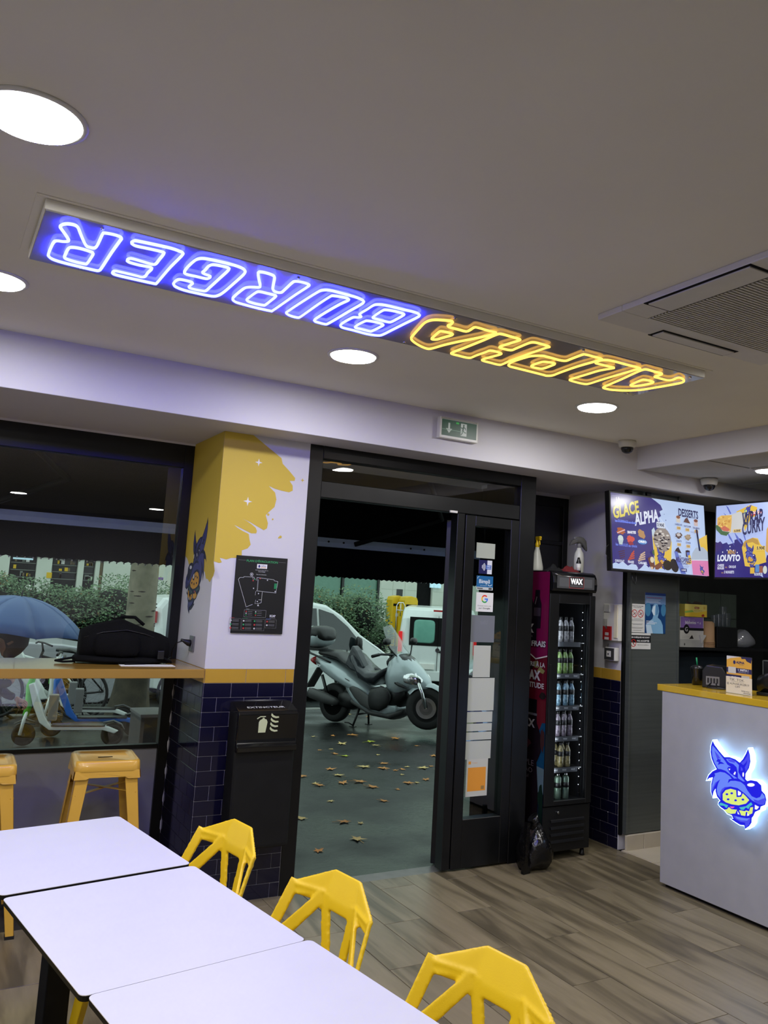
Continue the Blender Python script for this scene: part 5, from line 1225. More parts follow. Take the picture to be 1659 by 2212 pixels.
    A.text('WRAP', .345*W, .685*H, .100, (40, 38, 84), w=.225, bold=.03, shear=.2, rot=.10).text('CURRY', .345*W, .56*H, .095, (40, 38, 84), w=.255, bold=.03, shear=.2, rot=.13)
    B_ = Art().rect(0, 0, W, H, (176, 192, 240)).rect(.38, 0, W, .12*H, NV2)
    B_.it += [([(x*.76, y) for x, y in P], F, c) for P, F, c in A.it]
    B_.poly([(.435,.18),(.50,.14),(.56,.16),(.60,.34),(.56,.42),(.48,.40),(.44,.33)], (206, 160, 90)).poly([(.62,.1),(.8,.1),(.82,.3),(.64,.34)], YW)
    return B_
def tv(name, label, loc, rx, rz, art, z=1.0):
    t = thing(name, label, 'menu screen', loc, rot=(rx, 0, rz)); W, H = .955, .552; art.clip(0, 0, .93, .523)
    MB().box(0, 0, 0, W, .045, H).build('screen_housing', M['black_plastic'], t, bevel=.004)
    MB().box(.08, .045, .12, W-.08, .07, H-.12).build('screen_back', M['black_plastic'], t)
    MB().box(W/2-.05, .07, H-.16, W/2+.05, .09, H-.10).box(W/2-.02, .09, H-.15, W/2+.02, .11, H+.05).build('screen_bracket', M['black_metal'], t)
    art.build('lit_picture', (.0125, -.0004, .015), (1, 0, 0), (0, 0, 1), M['screen'], t)
    return t
t1 = tv('menu_screen', 'left wall-hung menu screen showing ice cream and desserts', (3.985, 4.215, 1.892), math.radians(-4.2), 0, screen1())
MB().tube([(-.002, .01, .18), (-.03, .01, .16), (-.035, .01, .11), (-.01, .012, .08), (.02, .02, .09)], .003, 6).build('side_cable', M['black_plastic'], t1)
MB().tube([(.22, .03, 0), (.225, .03, -.06), (.245, .03, -.08), (.26, .03, -.05), (.25, .03, 0)], .003, 6).build('hanging_cable', M['black_plastic'], t1)
t2 = tv('menu_screen', 'right menu screen showing a curry wrap, cut off by the photo edge', (4.962, 4.19, 1.888), math.radians(-1.5), math.radians(-90), screen2())

# ================================================================ COUNTER
CX = 4.031
ct = thing('service_counter', 'white service counter with yellow worktop at the right edge', 'counter', (CX, 3.79, 0))
MB().box(0, -3.6, .022, .02, .003, 1.148).box(.02, -.018, .022, .70, .003, 1.148).build('front_panel', M['counter_white'], ct, bevel=.0015, seg=1)
MB().box(.025, -3.6, 0, .68, -.022, .06).build('plinth', M['black_matte'], ct)
MB().box(.66, -3.6, .06, .70, -.018, 1.148).build('back_panel', M['counter_white'], ct)
MB().box(-.004, -3.6, 1.149, .43, .04, 1.187).build('worktop', mk('counter_yellow', (206, 168, 44), rough=.2, coat=.4), ct, bevel=.003)
# lower working level behind
MB().box(.44, -3.6, 1.06, .72, -.02, 1.10).build('inner_worktop', M['steel'], ct)

# illuminated wolf sign
ws = thing('illuminated_wolf_sign', 'back-lit acrylic wolf head logo glowing blue-white on the counter front', 'illuminated sign', (CX, 3.2, .68))
pts = [(182,1000),(298,285),(775,690),(915,455),(1210,1320),(850,1810),(400,1410),(1130,1080),(870,970)]
# plane of the print is 5.2 cm in front of the panel
XF = CX-.052
def wp(x, y): p = onX(1500+x*.12659, 1560+y*.12659, XF); return p
pc = wp(700, 1100); pu = (wp(1200, 1100)-wp(200, 1100)); pv = (wp(700, 300)-wp(700, 1900))
sx_ = abs(pu.y); sv_ = pv.z/1.6
# shear terms of the perspective view, so the emblem stands upright on the panel
O_ = Vector((XF, pc.y, pc.z))-Vector((CX, 3.2, .68))
U_ = Vector((0, pu.y, pu.z)); V_ = Vector((0, pv.y/1.6, pv.z/1.6))
U_ = Vector((0, -sx_, U_.z)); 
body = MB(); n = len(WOLF_OUT)
op = [O_+U_*x+V_*y for x, y in WOLF_OUT]
cen = sum((Vector(p) for p in op), Vector())/n
def grow(P, d):
    out = []
    for i in range(len(P)):
        a, b, c = P[i-1], P[i], P[(i+1) % len(P)]
        t_ = (c-a); t_.normalize(); nn = Vector((0, t_.z, -t_.y)); out.append(b+nn*d)
    return out
ar = sum(op[i].y*op[(i+1) % n].z-op[(i+1) % n].y*op[i].z for i in range(n))
sgn = 1 if ar > 0 else -1
op = grow(op, .0045*sgn)
fr1 = [p+Vector((.0006, 0, 0)) for p in op]; bk1 = [p+Vector((.040, 0, 0)) for p in op]
body.add(fr1+bk1, [tuple(range(n)), tuple(range(n, 2*n))]+[(i, (i+1) % n, n+(i+1) % n, n+i) for i in range(n)])
body.build('acrylic_body', M['halo_white'], ws)
WOLF.build('printed_face', O_, U_, V_, printmat('print_backlit', emit=.75), ws, lift=.0008)
for q in ((600, 700), (880, 800), (700, 1500), (950, 1300)):
    p = wp(*q); MB().lathe([(.006, 0), (.006, .030)], Vector((-.030, p.y-3.2, p.z-.68)), 8, 'x').build('spacer', M['chrome'], ws)

# display card with hand-written note
dc = thing('display_card', 'acrylic display card in yellow and navy with a handwritten note on the counter', 'display card', (4.15, 3.405, 1.1875), rz=math.radians(-90))
MB().box(0, 0, 0, .176, .003, .214).box(0, -.03, 0, .176, .03, .003).build('acrylic_holder', M['clear_acrylic'], dc)
A = Art().rect(0, .08, .174, .212, (224, 170, 70)).poly([(0,.19),(.03,.20),(.06,.205),(.1,.212),(0,.212)], (214,212,210)).poly([(.10,.212),(.105,.20),(.13,.203),(.14,.19),(.17,.18),(.174,.20),(.174,.212)], (48,44,84)).ell(.055, .178, .009, .011, (44,44,96)).text('ALPHA', .067, .172, .014, (44,44,96), w=.058, bold=.05).text('BURGER', .09, .165, .004, (60,60,100), w=.03).rect(0, .118, .174, .146, (48,44,84)).rect(0, .080, .104, .106, (48,44,84)).ring(.084, .137, .005, .0015, (230,230,236), 8).text('INSTA !', .096, .131, .012, (236,236,240), w=.056, bold=.04).text('@alphaburger_19', .084, .122, .006, (210,210,220), w=.07).text('TIKTOK', .035, .084, .012, (236,236,240), w=.058, bold=.04).rect(.012, .114, .066, .150, (206,204,196)).rect(.106, .082, .16, .106, (196,190,176))
A.build('printed_card', (.001, -.0002, 0), (1, 0, 0), (0, 0, 1), M['print'], dc)
nn_ = MB().box(0, -.0045, 0, .180, -.0036, .094).build('handwritten_note', M['paper'], dc)
A = Art().rect(0, 0, .18, .093, (226, 216, 192)); ink = (34, 34, 40)
A.text('TIK  TOK.', .025, .072, .013, ink, w=.105).line([(.038,.068),(.125,.066)], .001, ink).text('@ ALPHABURGER19', .006, .046, .015, ink, w=.155).text('OFF', .065, .034, .011, ink, w=.034).text('Suivez nous !', .108, .016, .009, ink, w=.06, shear=.2).text('abonnez', .122, .006, .008, ink, w=.05, shear=.2)
A.build('note_writing', (0, -.0046, 0), (1, 0, 0), (0, 0, 1), M['print'], nn_)

# card terminal printer, till screen and grinder shapes behind the card
pr = thing('receipt_printer', 'black receipt printer with cables on the counter behind the display card', 'receipt printer', (4.33, 3.62, 1.1875), rz=math.radians(-62))
MB().prism([(-.075, 0), (.075, 0), (.075, .085), (.045, .13), (-.05, .135), (-.075, .10)], -.09, .09, 'y').build('printer_body', M['pos_black'], pr, bevel=.006)
MB().box(-.05, -.093, .018, .03, -.089, .07).build('port_panel', M['grey_plastic'], pr)
for k in range(4): MB().box(-.042+.018*k, -.095, .03, -.032+.018*k, -.092, .06).build('port', M['black_plastic'], pr)
MB().tube([(-.02, -.09, .03), (-.04, -.13, .006), (.0, -.16, .005), (.06, -.15, .005), (.09, -.10, .006)], .004, 6).tube([(.01, -.09, .03), (.02, -.12, .008), (.07, -.13, .006)], .004, 6).build('printer_cable', M['black_plastic'], pr)
gr = thing('goblet_lid', 'black domed goblet with a green straw beside the receipt printer', 'cup', (4.30, 3.755, 1.1875))
MB().lathe([(.03, 0), (.034, .06), (.042, .10), (.044, .106), (.03, .118), (.012, .124), (.001, .125)], n=16).build('cup_body', M['pos_black'], gr)
MB().tube([(0, 0, .12), (-.003, .004, .17)], .0045, 8).build('straw', mk('straw_green', (30, 150, 96), rough=.4), gr)
ti = thing('till_screen', 'flat black touch screen till standing behind the display card', 'till', (4.72, 3.42, 1.1005), rz=math.radians(-80))
MB().box(-.15, 0, .02, .15, .022, .26).build('screen_housing', M['pos_black'], ti, bevel=.006)
MB().box(-.152, -.003, .018, -.146, .026, .262).box(-.152, -.003, .256, .152, .026, .262).build('metal_rim', M['steel'], ti)
MB().box(-.04, .01, 0, .04, .12, .03).build('screen_stand', M['pos_black'], ti, bevel=.004)
bw = thing('card_reader', 'rounded black card reader on the counter right of the display card', 'card reader', (4.33, 3.20, 1.1875), rz=math.radians(-80))
lump(MB(), [(-.10,0,.05,.03,.02,0),(-.09,0,.06,.06,.05,0),(0,0,.075,.08,.07,0),(.09,0,.06,.07,.055,0),(.11,0,.05,.03,.02,0)], 2, amp=.003).build('reader_body', M['pos_black'], bw)
MB().box(-.08, -.085, 0, .08, .085, .02).build('reader_base', M['pos_black'], bw, bevel=.005)

# shelf on the dark kitchen wall with packets, cups and lids
sf = thing('kitchen_shelf', 'dark wall shelf carrying boxes and paper cups behind the counter', 'shelf', (4.83, 4.86, 1.375))
MB().box(0, -.36, -.02, 1.2, 0, 0).box(.02, -.02, -.14, .05, 0, 0).box(.70, -.02, -.14, .73, 0, 0).build('shelf_board', mk('shelf_black', (20, 21, 21), rough=.5), sf)
KY = 4.53
def carton(name, x0, x1, z0, z1, y0, y1, m, art, label):
    t = thing(name, label, 'box', ((x0+x1)/2, y0, z0)); w = (x1-x0)/2
    MB().box(-w, 0, 0, w, y1-y0, z1-z0).build('carton', m, t, bevel=.0015, seg=1)
    art.build('printed_face', (-w, 0, 0), (1, 0, 0), (0, 0, 1), M['print'], t); return t
A = Art().rect(0, 0, .26, .23, (196, 194, 188)).rect(.006, .13, .254, .226, (136, 104, 176)).rect(0, .125, .26, .145, (26, 26, 30)).ell(.07, .135, .032, .036, (22, 22, 24)).text('G', .055, .118, .032, (226, 226, 226), w=.028).text('bûchettes', .055, .175, .024, (220, 216, 228), w=.12, bold=.03).text('de sucre', .09, .2, .010, (190, 180, 210), w=.07).text('4 g', .185, .175, .02, (220, 216, 228), w=.045)
for k in range(3): A.rect(.02, .08-.012*k, .11, .082-.012*k, (150,150,148))
A.poly([(.10,.062),(.13,.092),(.14,.078),(.15,.063)], (40,36,34)).poly([(0,.058),(.26,.054),(.24,.0),(0,0)], (170,170,166)).ell(.05, .02, .006, .01, (60,60,60), 8)
pb = carton('sugar_carton', 4.995, 5.25, 1.3755, 1.605, KY, KY+.14, mk('carton_white', (196, 194, 188), rough=.6), A, 'purple and white sugar stick carton on the kitchen shelf')
MB().prism([(0, 0), (.05, .06), (.04, .065), (-.02, .065)], -.0, .10, 'y').build('torn_flap', M['carton_white'], pb, loc=(.10, -.012, .03))
MB().box(-.165, .02, .0, -.130, .12, .20).build('second_carton', M['dark_grey'], pb)
A = Art().rect(0, 0, .245, .095, (222, 206, 110)).poly([(0,.0),(.245,.0),(.245,.05),(.12,.03),(0,.055)], (232, 196, 60)).poly([(0,.04),(.08,.05),(.10,.036),(0,.026)], (150, 190, 90)).poly([(.108,.060),(.155,.060),(.160,.068),(.155,.076),(.108,.076),(.103,.068)], (150, 60, 40)).text('Lipton', .132, .063, .009, (240, 226, 180), w=.04, al='c', bold=.03).text('YELLOW LABEL TEA', .10, .044, .006, (120, 110, 60), w=.09).blob(.20, .012, .016, .010, (170, 50, 36), seed=3).rect(.205, .06, .228, .082, (206, 176, 80))
tb = carton('tea_carton', 5.035, 5.28, 1.6065, 1.70, KY-.01, KY+.13, mk('carton_yellow', (206, 186, 84), rough=.6), A, 'yellow tea carton with torn lid, on top of the sugar stick carton')
MB().add([(-.07,.02,.094),(.09,.02,.094),(.10,.03,.112),(.03,.04,.120),(-.01,.03,.100),(-.06,.05,.124)], [(0,1,2,3,4,5)]).build('torn_lid', M['brown_coat'], tb)
cp = thing('paper_cup_stack', 'upside-down stack of brown paper cups on the kitchen shelf', 'paper cups', (5.335, KY+.04, 1.3755))
for k in range(5):
    z = .0095*k; h_ = .20
    MB().lathe([(.062, z), (.0645, z+.001), (.0645, z+.005), (.0610, z+.006), (.0605-.0005*k, z+.0095 if k < 4 else z+.15), (.043, z+.0096 if k < 4 else h_), (.042, z+.0097 if k < 4 else h_+.001)], n=22).build('paper_cup', M['cardboard'], cp)
Art().rect(0, 0, .03, .012, (50, 40, 34)).text('4oz', .004, .002, .008, (110, 90, 66)).build('cup_stamp', (-.014, -.052, .165), (1, 0, 0), (0, .11, 1), M['print'], cp)
bn = thing('cup_tray', 'dark tray of clear plastic cups and lids on the kitchen shelf', 'tray', (5.52, KY, 1.3755))
MB().box(-.11, 0, 0, .13, .20, .16).build('tray_body', M['shelf_black'], bn, bevel=.004)
for k, (x, y, h_) in enumerate(((-.07, .06, .09), (-.03, .05, .10), (.03, .06, .16), (.09, .07, .11))):
    MB().lathe([(.024, 0), (.029, h_*.5), (.033, h_), (.030, h_), (.02, .004)], (x, y, .161), 14).build('clear_cup', M['clear_acrylic'], bn)
    MB().tube([(x-.022, y-.015, .165), (x-.026, y-.018, .16+h_)], .0022, 5).build('cup_highlight', M['glint_pale'], bn)  # thin pale rod stands in for the glint down each clear cup
pbg = MB().loft([(-.10,0,.05,.02,.02,0),(-.08,0,.06,.05,.055,0),(0,0,.075,.07,.075,0),(.08,0,.055,.06,.05,0),(.10,0,.045,.02,.02,0)], 16)
pbg.v = [tuple(Vector(v)+Vector(mnoise.noise_vector(Vector(v)*22))*.012) for v in pbg.v]; pbg.v = [(x, y, max(z, .0008)) for x, y, z in pbg.v]
tag(pbg.build('plastic_bag', glassmat('bag_film', tint=(.8,.82,.82), refl=.16, rough=.15, dirt=.22), None, loc=(5.755, KY+.04, 1.377)), 'crumpled clear plastic bag of lids at the right end of the kitchen shelf', 'plastic bag')
# tall dark kitchen cabinet edge below the shelf
kc = thing('kitchen_cabinet', 'tall dark blue-grey fridge cabinet beside the steel panel', 'cabinet', (5.35, 4.62, 0))
MB().box(-.42, 0, .02, .40, .22, 1.33).build('cabinet_body', mk('cab_blue', (32, 40, 48), rough=.35), kc, bevel=.004)
MB().box(-.43, -.012, .05, .41, -.001, 1.30).build('cabinet_door', M['cab_blue'], kc, bevel=.003)

# ================================================================ THE STREET
def gz(y):
    P = [(4.5, -.006), (10.5, -.10), (13.1, -.30), (13.25, -.30), (13.26, -.44), (19, -.52), (19.01, -.40), (60, -.45)]
    for (a, za), (b, zb) in zip(P, P[1:]):
        if y <= b: return za+(zb-za)*(y-a)/(b-a) if y > a else za
    return -.45
def strip(name, ys, m, x0=-8, x1=34, d=.25):
    mb = MB()
    for a, b in zip(ys, ys[1:]):
        mb.add([(x0, a, gz(a+1e-4)), (x1, a, gz(a+1e-4)), (x1, b, gz(b-1e-4)), (x0, b, gz(b-1e-4))], [(0, 1, 2, 3)])
    return struct(mb.build(name, m))
pv = MB()
prof_ = [(4.62, gz(4.62)), (10.5, gz(10.5)), (13.0, gz(13.0)), (13.0, -1.0), (4.62, -1.0)]
struct(MB().prism(prof_, -8, 34, 'x').build('ground_pavement', M['asphalt']))
kb = struct(MB().prism([(13.0, gz(13.0)-.3), (13.0, gz(13.0)+.004), (13.24, gz(13.2)+.002), (13.25, -1.0), (13.0, -1.0)], -8, 34, 'x').build('ground_kerb_base', M['kerb_stone']))
kme = None
for k in range(30):
    if kme is None:
        o = bx(0, 0, 0, .985, .235, .03).build('kerb_stone', M['kerb_stone'], kb, bevel=.008); kme = o.data
    else: o = bpy.data.objects.new('kerb_stone', kme); COL.objects.link(o); o.parent = kb
    o.location = (k-2, 13.008, gz(13.1)-.022)
struct(MB().prism([(13.25, -.44), (19, -.52), (19, -1.0), (13.25, -1.0)], -8, 34, 'x').build('ground_road', M['road']))
struct(MB().prism([(19, -.40), (27, -.42), (27, -1.0), (19, -1.0)], -8, 34, 'x').build('ground_far_pavement', M['asphalt']))

# awning over the shop front
aw = thing('shop_awning', 'black fabric awning with pale metal front bar above door and window outside', 'awning', (2.0, 5.2, 2.5))
def al_(mb): return mb.xf(Matrix.Translation((-2.0, -5.2, -2.5)))
al_(MB().prism([(5.32, 2.80), (6.50, 2.085), (6.50, 2.105), (5.32, 2.83)], -3.2, 5.6, 'x')).build('fabric_sheet', M['awning_fabric'], aw)
al_(MB().prism([(6.46, 2.022), (6.52, 2.022), (6.53, 2.06), (6.515, 2.098), (6.465, 2.098), (6.455, 2.06)], -3.2, 5.6, 'x')).build('front_bar', M['galv'], aw)
va = MB(); N = 170
for k in range(N):
    xa = -3.2+8.8*k/N; xb = -3.2+8.8*(k+1)/N; zb0 = 1.775+.006*math.sin(xa*1.3)
    va.add([(xa, 6.50, 2.03), (xb, 6.50, 2.03), (xb, 6.505, zb0+.006), ((xa+xb)/2, 6.505, zb0-.004), (xa, 6.505, zb0+.006)], [(0, 1, 2, 3, 4)])
al_(va).build('valance', M['awning_fabric'], aw)
fr_m = MB()
for k in range(N): fr_m.box(-3.2+8.8*k/N+.015, 6.500, 1.768, -3.2+8.8*k/N+.024, 6.504, 1.779)
tag(al_(fr_m).build('fringe', M['chrome'], aw), kind='stuff')
for x in (.2, 3.15, 5.2):
    al_(MB().tube([(x, 5.34, 2.62), (x+.55, 5.95, 2.30), (x, 6.46, 2.06)], .022, 8)).build('folding_arm', M['black_metal'], aw)
for x in (2.30, 2.44, 3.10, 3.24): al_(MB().lathe([(.009, 0), (.009, -.006)], (x+.6, 6.455, 2.065), 8, 'y')).build('bar_rivet', M['black_metal'], aw)
struct(MB().box(-3.2, 5.3, 2.86, 5.6, 5.34, 9).build('wall_outside', M['stone_pale']))

# ---------------- silver maxi scooter
def wheel(mb_t, mb_r, c, r, w, axis='y', spokes=5, rim=.64):
    c = Vector(c)
    pr = [(r*rim, -w*.42), (r*.86, -w*.5), (r*.97, -w*.3), (r, 0), (r*.97, w*.3), (r*.86, w*.5), (r*rim, w*.42)]
    mb_t.lathe(pr, c, 28, axis); mb_t.lathe(pr[::-1][0:1]+[(r*rim, -w*.42)], c, 28, axis)
    mb_r.lathe([(r*rim, -w*.35), (r*(rim-.06), -w*.3), (r*(rim-.06), w*.3), (r*rim, w*.35)], c, 28, axis)
    mb_r.lathe([(r*.16, -w*.5), (r*.18, 0), (r*.16, w*.5)], c, 14, axis)
    for k in range(spokes):
        a = 2*PI*k/spokes+.3; u = Vector((math.cos(a), 0, math.sin(a))) if axis == 'y' else Vector((0, math.cos(a), math.sin(a)))
        mb_r.beam(c+u*r*.12, c+u*r*(rim-.03), r*.17, w*.3, (0, 1, 0) if axis == 'y' else (1, 0, 0), w2=r*.13)
def maxi_scooter():
    t = thing('maxi_scooter', 'silver maxi scooter on its centre stand on the wet pavement outside the door', 'scooter', (0, 0, 0))
    S, K = M['silver_paint'], M['black_plastic']
    tt, rr_ = MB(), MB(); wheel(tt, rr_, (0, 0, .262), .262, .14); g = tt.build('rear_wheel', M['rubber'], t); rr_.build('wheel_rim', M['alloy'], g)
    st_ = Matrix.Translation((1.50, 0, .362)) @ Matrix.Rotation(math.radians(24), 4, 'Z')
    tt, rr_ = MB(), MB(); wheel(tt, rr_, (0, 0, 0), .272, .12, spokes=5); g = tt.xf(st_).build('front_wheel', M['rubber'], t); rr_.xf(st_).build('wheel_rim', M['alloy'], g)
    MB().lathe([(.13, -.066), (.13, -.062), (.085, -.062), (.085, -.066)], n=24, axis='y').xf(st_).build('brake_disc', M['chrome'], g)
    f = MB()
    for sy in (-1, 1): f.tube([(.0, .085*sy, .0), (-.05, .085*sy, .17), (-.16, .075*sy, .42)], [.022, .026, .02], 10)
    f.tube([(0, -.09, 0), (0, .09, 0)], .014, 8); f.xf(st_).build('front_fork', M['chrome'], t)
    fe = MB(); secs = []
    pts = []
    for k in range(9):
        a = math.radians(8+k*17); pts.append((.30*math.cos(a), .30*math.sin(a)))
    vs = []; fs = []
    for (x, z) in pts:
        for y, dz in ((-.075, -.035), (-.05, .004), (0, .016), (.05, .004), (.075, -.035)): q = 1+dz/.3; vs.append((x*q, y, z*q))
    for i in range(8):
        for j in range(4): fs.append((i*5+j, i*5+j+1, i*5+j+6, i*5+j+5))
    fe.add(vs, fs, 0, True).xf(st_).build('front_mudguard', S, t)
    # tail and side bodywork
    MB().loft([(-.34,0,.80,.05,.03,.1),(-.30,0,.80,.12,.075,.1),(-.15,0,.755,.19,.115,.14),(.05,0,.69,.235,.135,.2),(.25,0,.62,.245,.13,.25),(.45,0,.545,.225,.12,.3),(.62,0,.48,.20,.10,.25),(.72,0,.45,.15,.05,.2)], 18, 2.8).build('tail_fairing', S, t)
    MB().loft([(.30,0,.50,.17,.07,.25),(.45,0,.43,.235,.12,.25),(.62,0,.37,.255,.13,.2),(.80,0,.33,.255,.11,.1),(1.0,0,.30,.235,.09,0),(1.12,0,.31,.17,.06,0)], 18, 3.0).build('floor_fairing', S, t)
    MB().loft([(.42,0,.335,.20,.05,.1),(.75,0,.235,.235,.055,.05),(1.05,0,.22,.21,.055,0),(1.2,0,.28,.12,.05,-.3)], 14, 2.6).build('belly_panel', M['dark_grey'], t)
    for sy in (-1, 1):
        MB().loft([(.42,sy*.232,.50,.012,.02,.2),(.50,sy*.245,.47,.018,.075,.25),(.62,sy*.262,.42,.018,.105,.2),(.78,sy*.262,.36,.018,.09,.1),(.94,sy*.25,.31,.014,.03,0)], 14, 2.2).build('side_inset', M['dark_grey'], t)
        MB().beam((-.28, sy*.168, .80), (.40, sy*.235, .60), .010, .006, (0, 1, 0)).build('side_seam', M['dark_grey'], t)
    # seat
    MB().loft([(-.30,0,.905,.08,.02,.1),(-.24,0,.915,.14,.045,.1),(-.05,0,.905,.165,.06,0),(.10,0,.885,.165,.06,.2),(.22,0,.815,.16,.05,.35),(.40,0,.765,.165,.05,.1),(.58,0,.755,.13,.05,0),(.68,0,.75,.08,.03,0)], 16, 2.6).build('seat', K, t)
    MB().tube([(-.42,-.15,.93),(-.36,-.185,.90),(-.1,-.19,.84),(.02,-.18,.80)], .014, 8).tube([(-.42,.15,.93),(-.36,.185,.90),(-.1,.19,.84),(.02,.18,.80)], .014, 8).build('grab_rail', K, t)
    MB().loft([(-.42,0,.80,.10,.03,0),(-.36,0,.80,.14,.055,0),(-.32,0,.79,.15,.06,0)], 14).build('tail_light', M['red_plastic'], t)
    MB().beam((-.30, 0, .70), (-.48, 0, .42), .16, .02, (1, 0, .3)).build('rear_mudguard', K, t)
    # top box
    tb_ = thing('x', '', '') if False else None
    bxb = MB().loft([(-.66,0,1.10,.14,.06,0),(-.64,0,1.11,.19,.12,0),(-.50,0,1.115,.215,.145,0),(-.32,0,1.12,.215,.145,0),(-.24,0,1.13,.20,.12,0),(-.21,0,1.13,.14,.07,0)], 20, 3.4).build('top_box', S, t)
    MB().loft([(-.385,0,1.165,.217,.105,0),(-.33,0,1.165,.219,.108,0),(-.25,0,1.165,.207,.10,0),(-.20,0,1.15,.17,.075,0),(-.17,0,1.13,.10,.04,0)], 20, 3.0).build('box_cushion', K, bxb)
    MB().box(-.56, -.10, .93, -.28, .10, .97).build('box_rack', K, t)
    # legshield, front fairing, nose
    MB().loft([(.98,0,.62,.20,.20,.35),(1.06,0,.70,.245,.25,.35),(1.16,0,.78,.235,.25,.35),(1.28,0,.76,.20,.20,.3),(1.40,0,.70,.15,.135,.2),(1.50,0,.66,.09,.075,.2),(1.54,0,.65,.03,.03,.2)], 20, 2.5).build('front_fairing', S, t)
    MB().loft([(.92,0,.40,.17,.10,.2),(1.02,0,.44,.22,.16,.2),(1.12,0,.50,.19,.16,.2),(1.22,0,.55,.12,.11,.2)], 18, 2.5).build('lower_fairing', K, t)
    for sy in (-1, 1):
        h = MB().loft([(1.22,sy*.188,.71,.012,.03,.1),(1.27,sy*.180,.715,.03,.062,.1),(1.36,sy*.152,.71,.034,.075,.1),(1.44,sy*.108,.695,.03,.06,.1),(1.48,sy*.085,.69,.012,.02,.1)], 14).build('headlight', M['chrome'], t)
        MB().loft([(1.14,sy*.228,.645,.006,.012,.35),(1.19,sy*.228,.635,.012,.026,.35),(1.26,sy*.202,.61,.012,.022,.35),(1.30,sy*.185,.595,.006,.01,.35)], 12).build('air_scoop', K, t)
    MB().loft([(1.10,0,.985,.12,.03,-.75),(1.17,0,.93,.15,.05,-.75),(1.26,0,.86,.13,.045,-.75),(1.32,0,.80,.06,.02,-.75)], 14).build('nose_panel', M['pos_black'], t)
    # windscreen
    vs = []; fs = []
    for i in range(7):
        u = i/6; z = .90+.46*u; x = 1.20-.34*u; hw = .19*(1-.15*u-.35*u**4)
        for j in range(7): v = j/6*2-1; vs.append((x-.055*v*v, hw*v, z-.04*v*v*u))
    for i in range(6):
        for j in range(6): fs.append((i*7+j, i*7+j+1, i*7+j+8, i*7+j+7))
    MB().add(vs, fs, 0, True).build('windscreen', M['windscreen'], t, norm=False)
    for sy in (-1, 1):
        MB().tube([(1.10, sy*.14, .96), (1.06, sy*.22, 1.04), (1.03, sy*.27, 1.10)], .010, 8).loft([(1.00,sy*.30,1.155,.03,.02,0),(1.02,sy*.30,1.155,.072,.046,0),(1.055,sy*.30,1.155,.066,.042,0),(1.075,sy*.30,1.15,.03,.02,0)], 14, 2.2).build('mirror', K, t)
    hb = MB().tube([(.88,-.34,.965),(.91,-.24,.985),(.98,-.08,.98),(.98,.08,.98),(.91,.24,.985),(.88,.34,.965)], .015, 8)
    hb.build('handlebar', K, t)
    for sy in (-1, 1): MB().tube([(.885, sy*.25, .98), (.868, sy*.375, .958)], .021, 10).build('grip', K, t)
    MB().loft([(.90,0,.86,.10,.06,.3),(.98,0,.90,.15,.09,.3),(1.06,0,.90,.14,.09,.3)], 14).build('dashboard', K, t)
    # black leg cover draped between seat and fairing
    cv = MB().loft([(.30,-.05,.83,.05,.04,0),(.34,-.06,.90,.12,.09,.1),(.44,-.08,.86,.19,.11,.2),(.58,-.08,.74,.235,.11,.3),(.72,-.06,.66,.25,.10,.2),(.84,-.04,.68,.25,.11,-.3),(.94,-.02,.74,.23,.12,-.6),(1.0,0,.78,.12,.06,-.6)], 22, 2.6)
    cv.v = [tuple(Vector(v)+Vector(mnoise.noise_vector(Vector(v)*9))*.035) for v in cv.v]; cv.build('leg_cover', mk('wet_cover', (38, 42, 48), rough=.22, bump=.5, bscale=9), t)
    MB().prism([(.30, .80), (.40, 1.06), (.47, 1.0), (.62, .80), (.58, .70), (.40, .74)], -.22, -.08, 'y').build('cover_fold', M['wet_cover'], t, bevel=.02, seg=2)
    lg = MB().loft([(.74,-.245,.40,.02,.03,0),(.80,-.265,.42,.03,.13,0),(.95,-.265,.43,.03,.16,0),(1.05,-.25,.45,.025,.12,0),(1.10,-.24,.46,.01,.03,0)], 14, 2.4); lg.build('cover_pocket', K, t)
    A = Art().text('X9', 0, 0, .04, (230, 234, 236), w=.09, bold=.03, shear=.3); A.build('badge', (-.20, -.234, .735), (1, 0, -.13), (.0, -.1, 1), M['print'], t)
    # exhaust, engine, stand
    MB().loft([(-.34,-.17,.37,.04,.045,-.15),(-.30,-.17,.365,.062,.07,-.15),(-.05,-.17,.325,.065,.075,-.15),(.12,-.16,.295,.05,.055,-.15),(.18,-.15,.285,.02,.025,-.15)], 16, 2.2).build('exhaust', M['dark_grey'], t)
    MB().loft([(-.375,-.17,.375,.03,.035,-.15),(-.33,-.17,.37,.058,.066,-.15)], 14, 2.2).build('exhaust_tip', M['alloy'], t)
    MB().loft([(-.08,.08,.29,.06,.07,0),(.10,.05,.32,.12,.13,0),(.35,.0,.34,.17,.14,0),(.48,0,.34,.12,.08,0)], 14).build('engine_block', K, t)
    MB().tube([(-.02, .12, .26), (-.16, .13, .62)], .022, 8).tube([(-.02, -.12, .30), (-.16, -.13, .62)], .022, 8).build('rear_shock', K, t)
    cs = MB()
    for sy in (-1, 1): cs.tube([(.50, sy*.09, .26), (.46, sy*.17, .02)], [.016, .013], 8).box(.42, sy*.17-.03, 0, .50, sy*.17+.03, .018)
    cs.tube([(.49, -.12, .17), (.49, .12, .17)], .012, 8).tube([(.46, -.17, .03), (.42, -.21, .06), (.36, -.22, .06)], .009, 6)
    cs.build('centre_stand', M['black_metal'], t)
    return t
sc1 = maxi_scooter()
ya = 10.35; rwp = onZ(722, 1558, gz(10.3)); fwp = onZ(905, 1582, gz(9.0)+.09)
hd_ = math.atan2(fwp.y-rwp.y, fwp.x-rwp.x); ln_ = (fwp.xy-rwp.xy).length
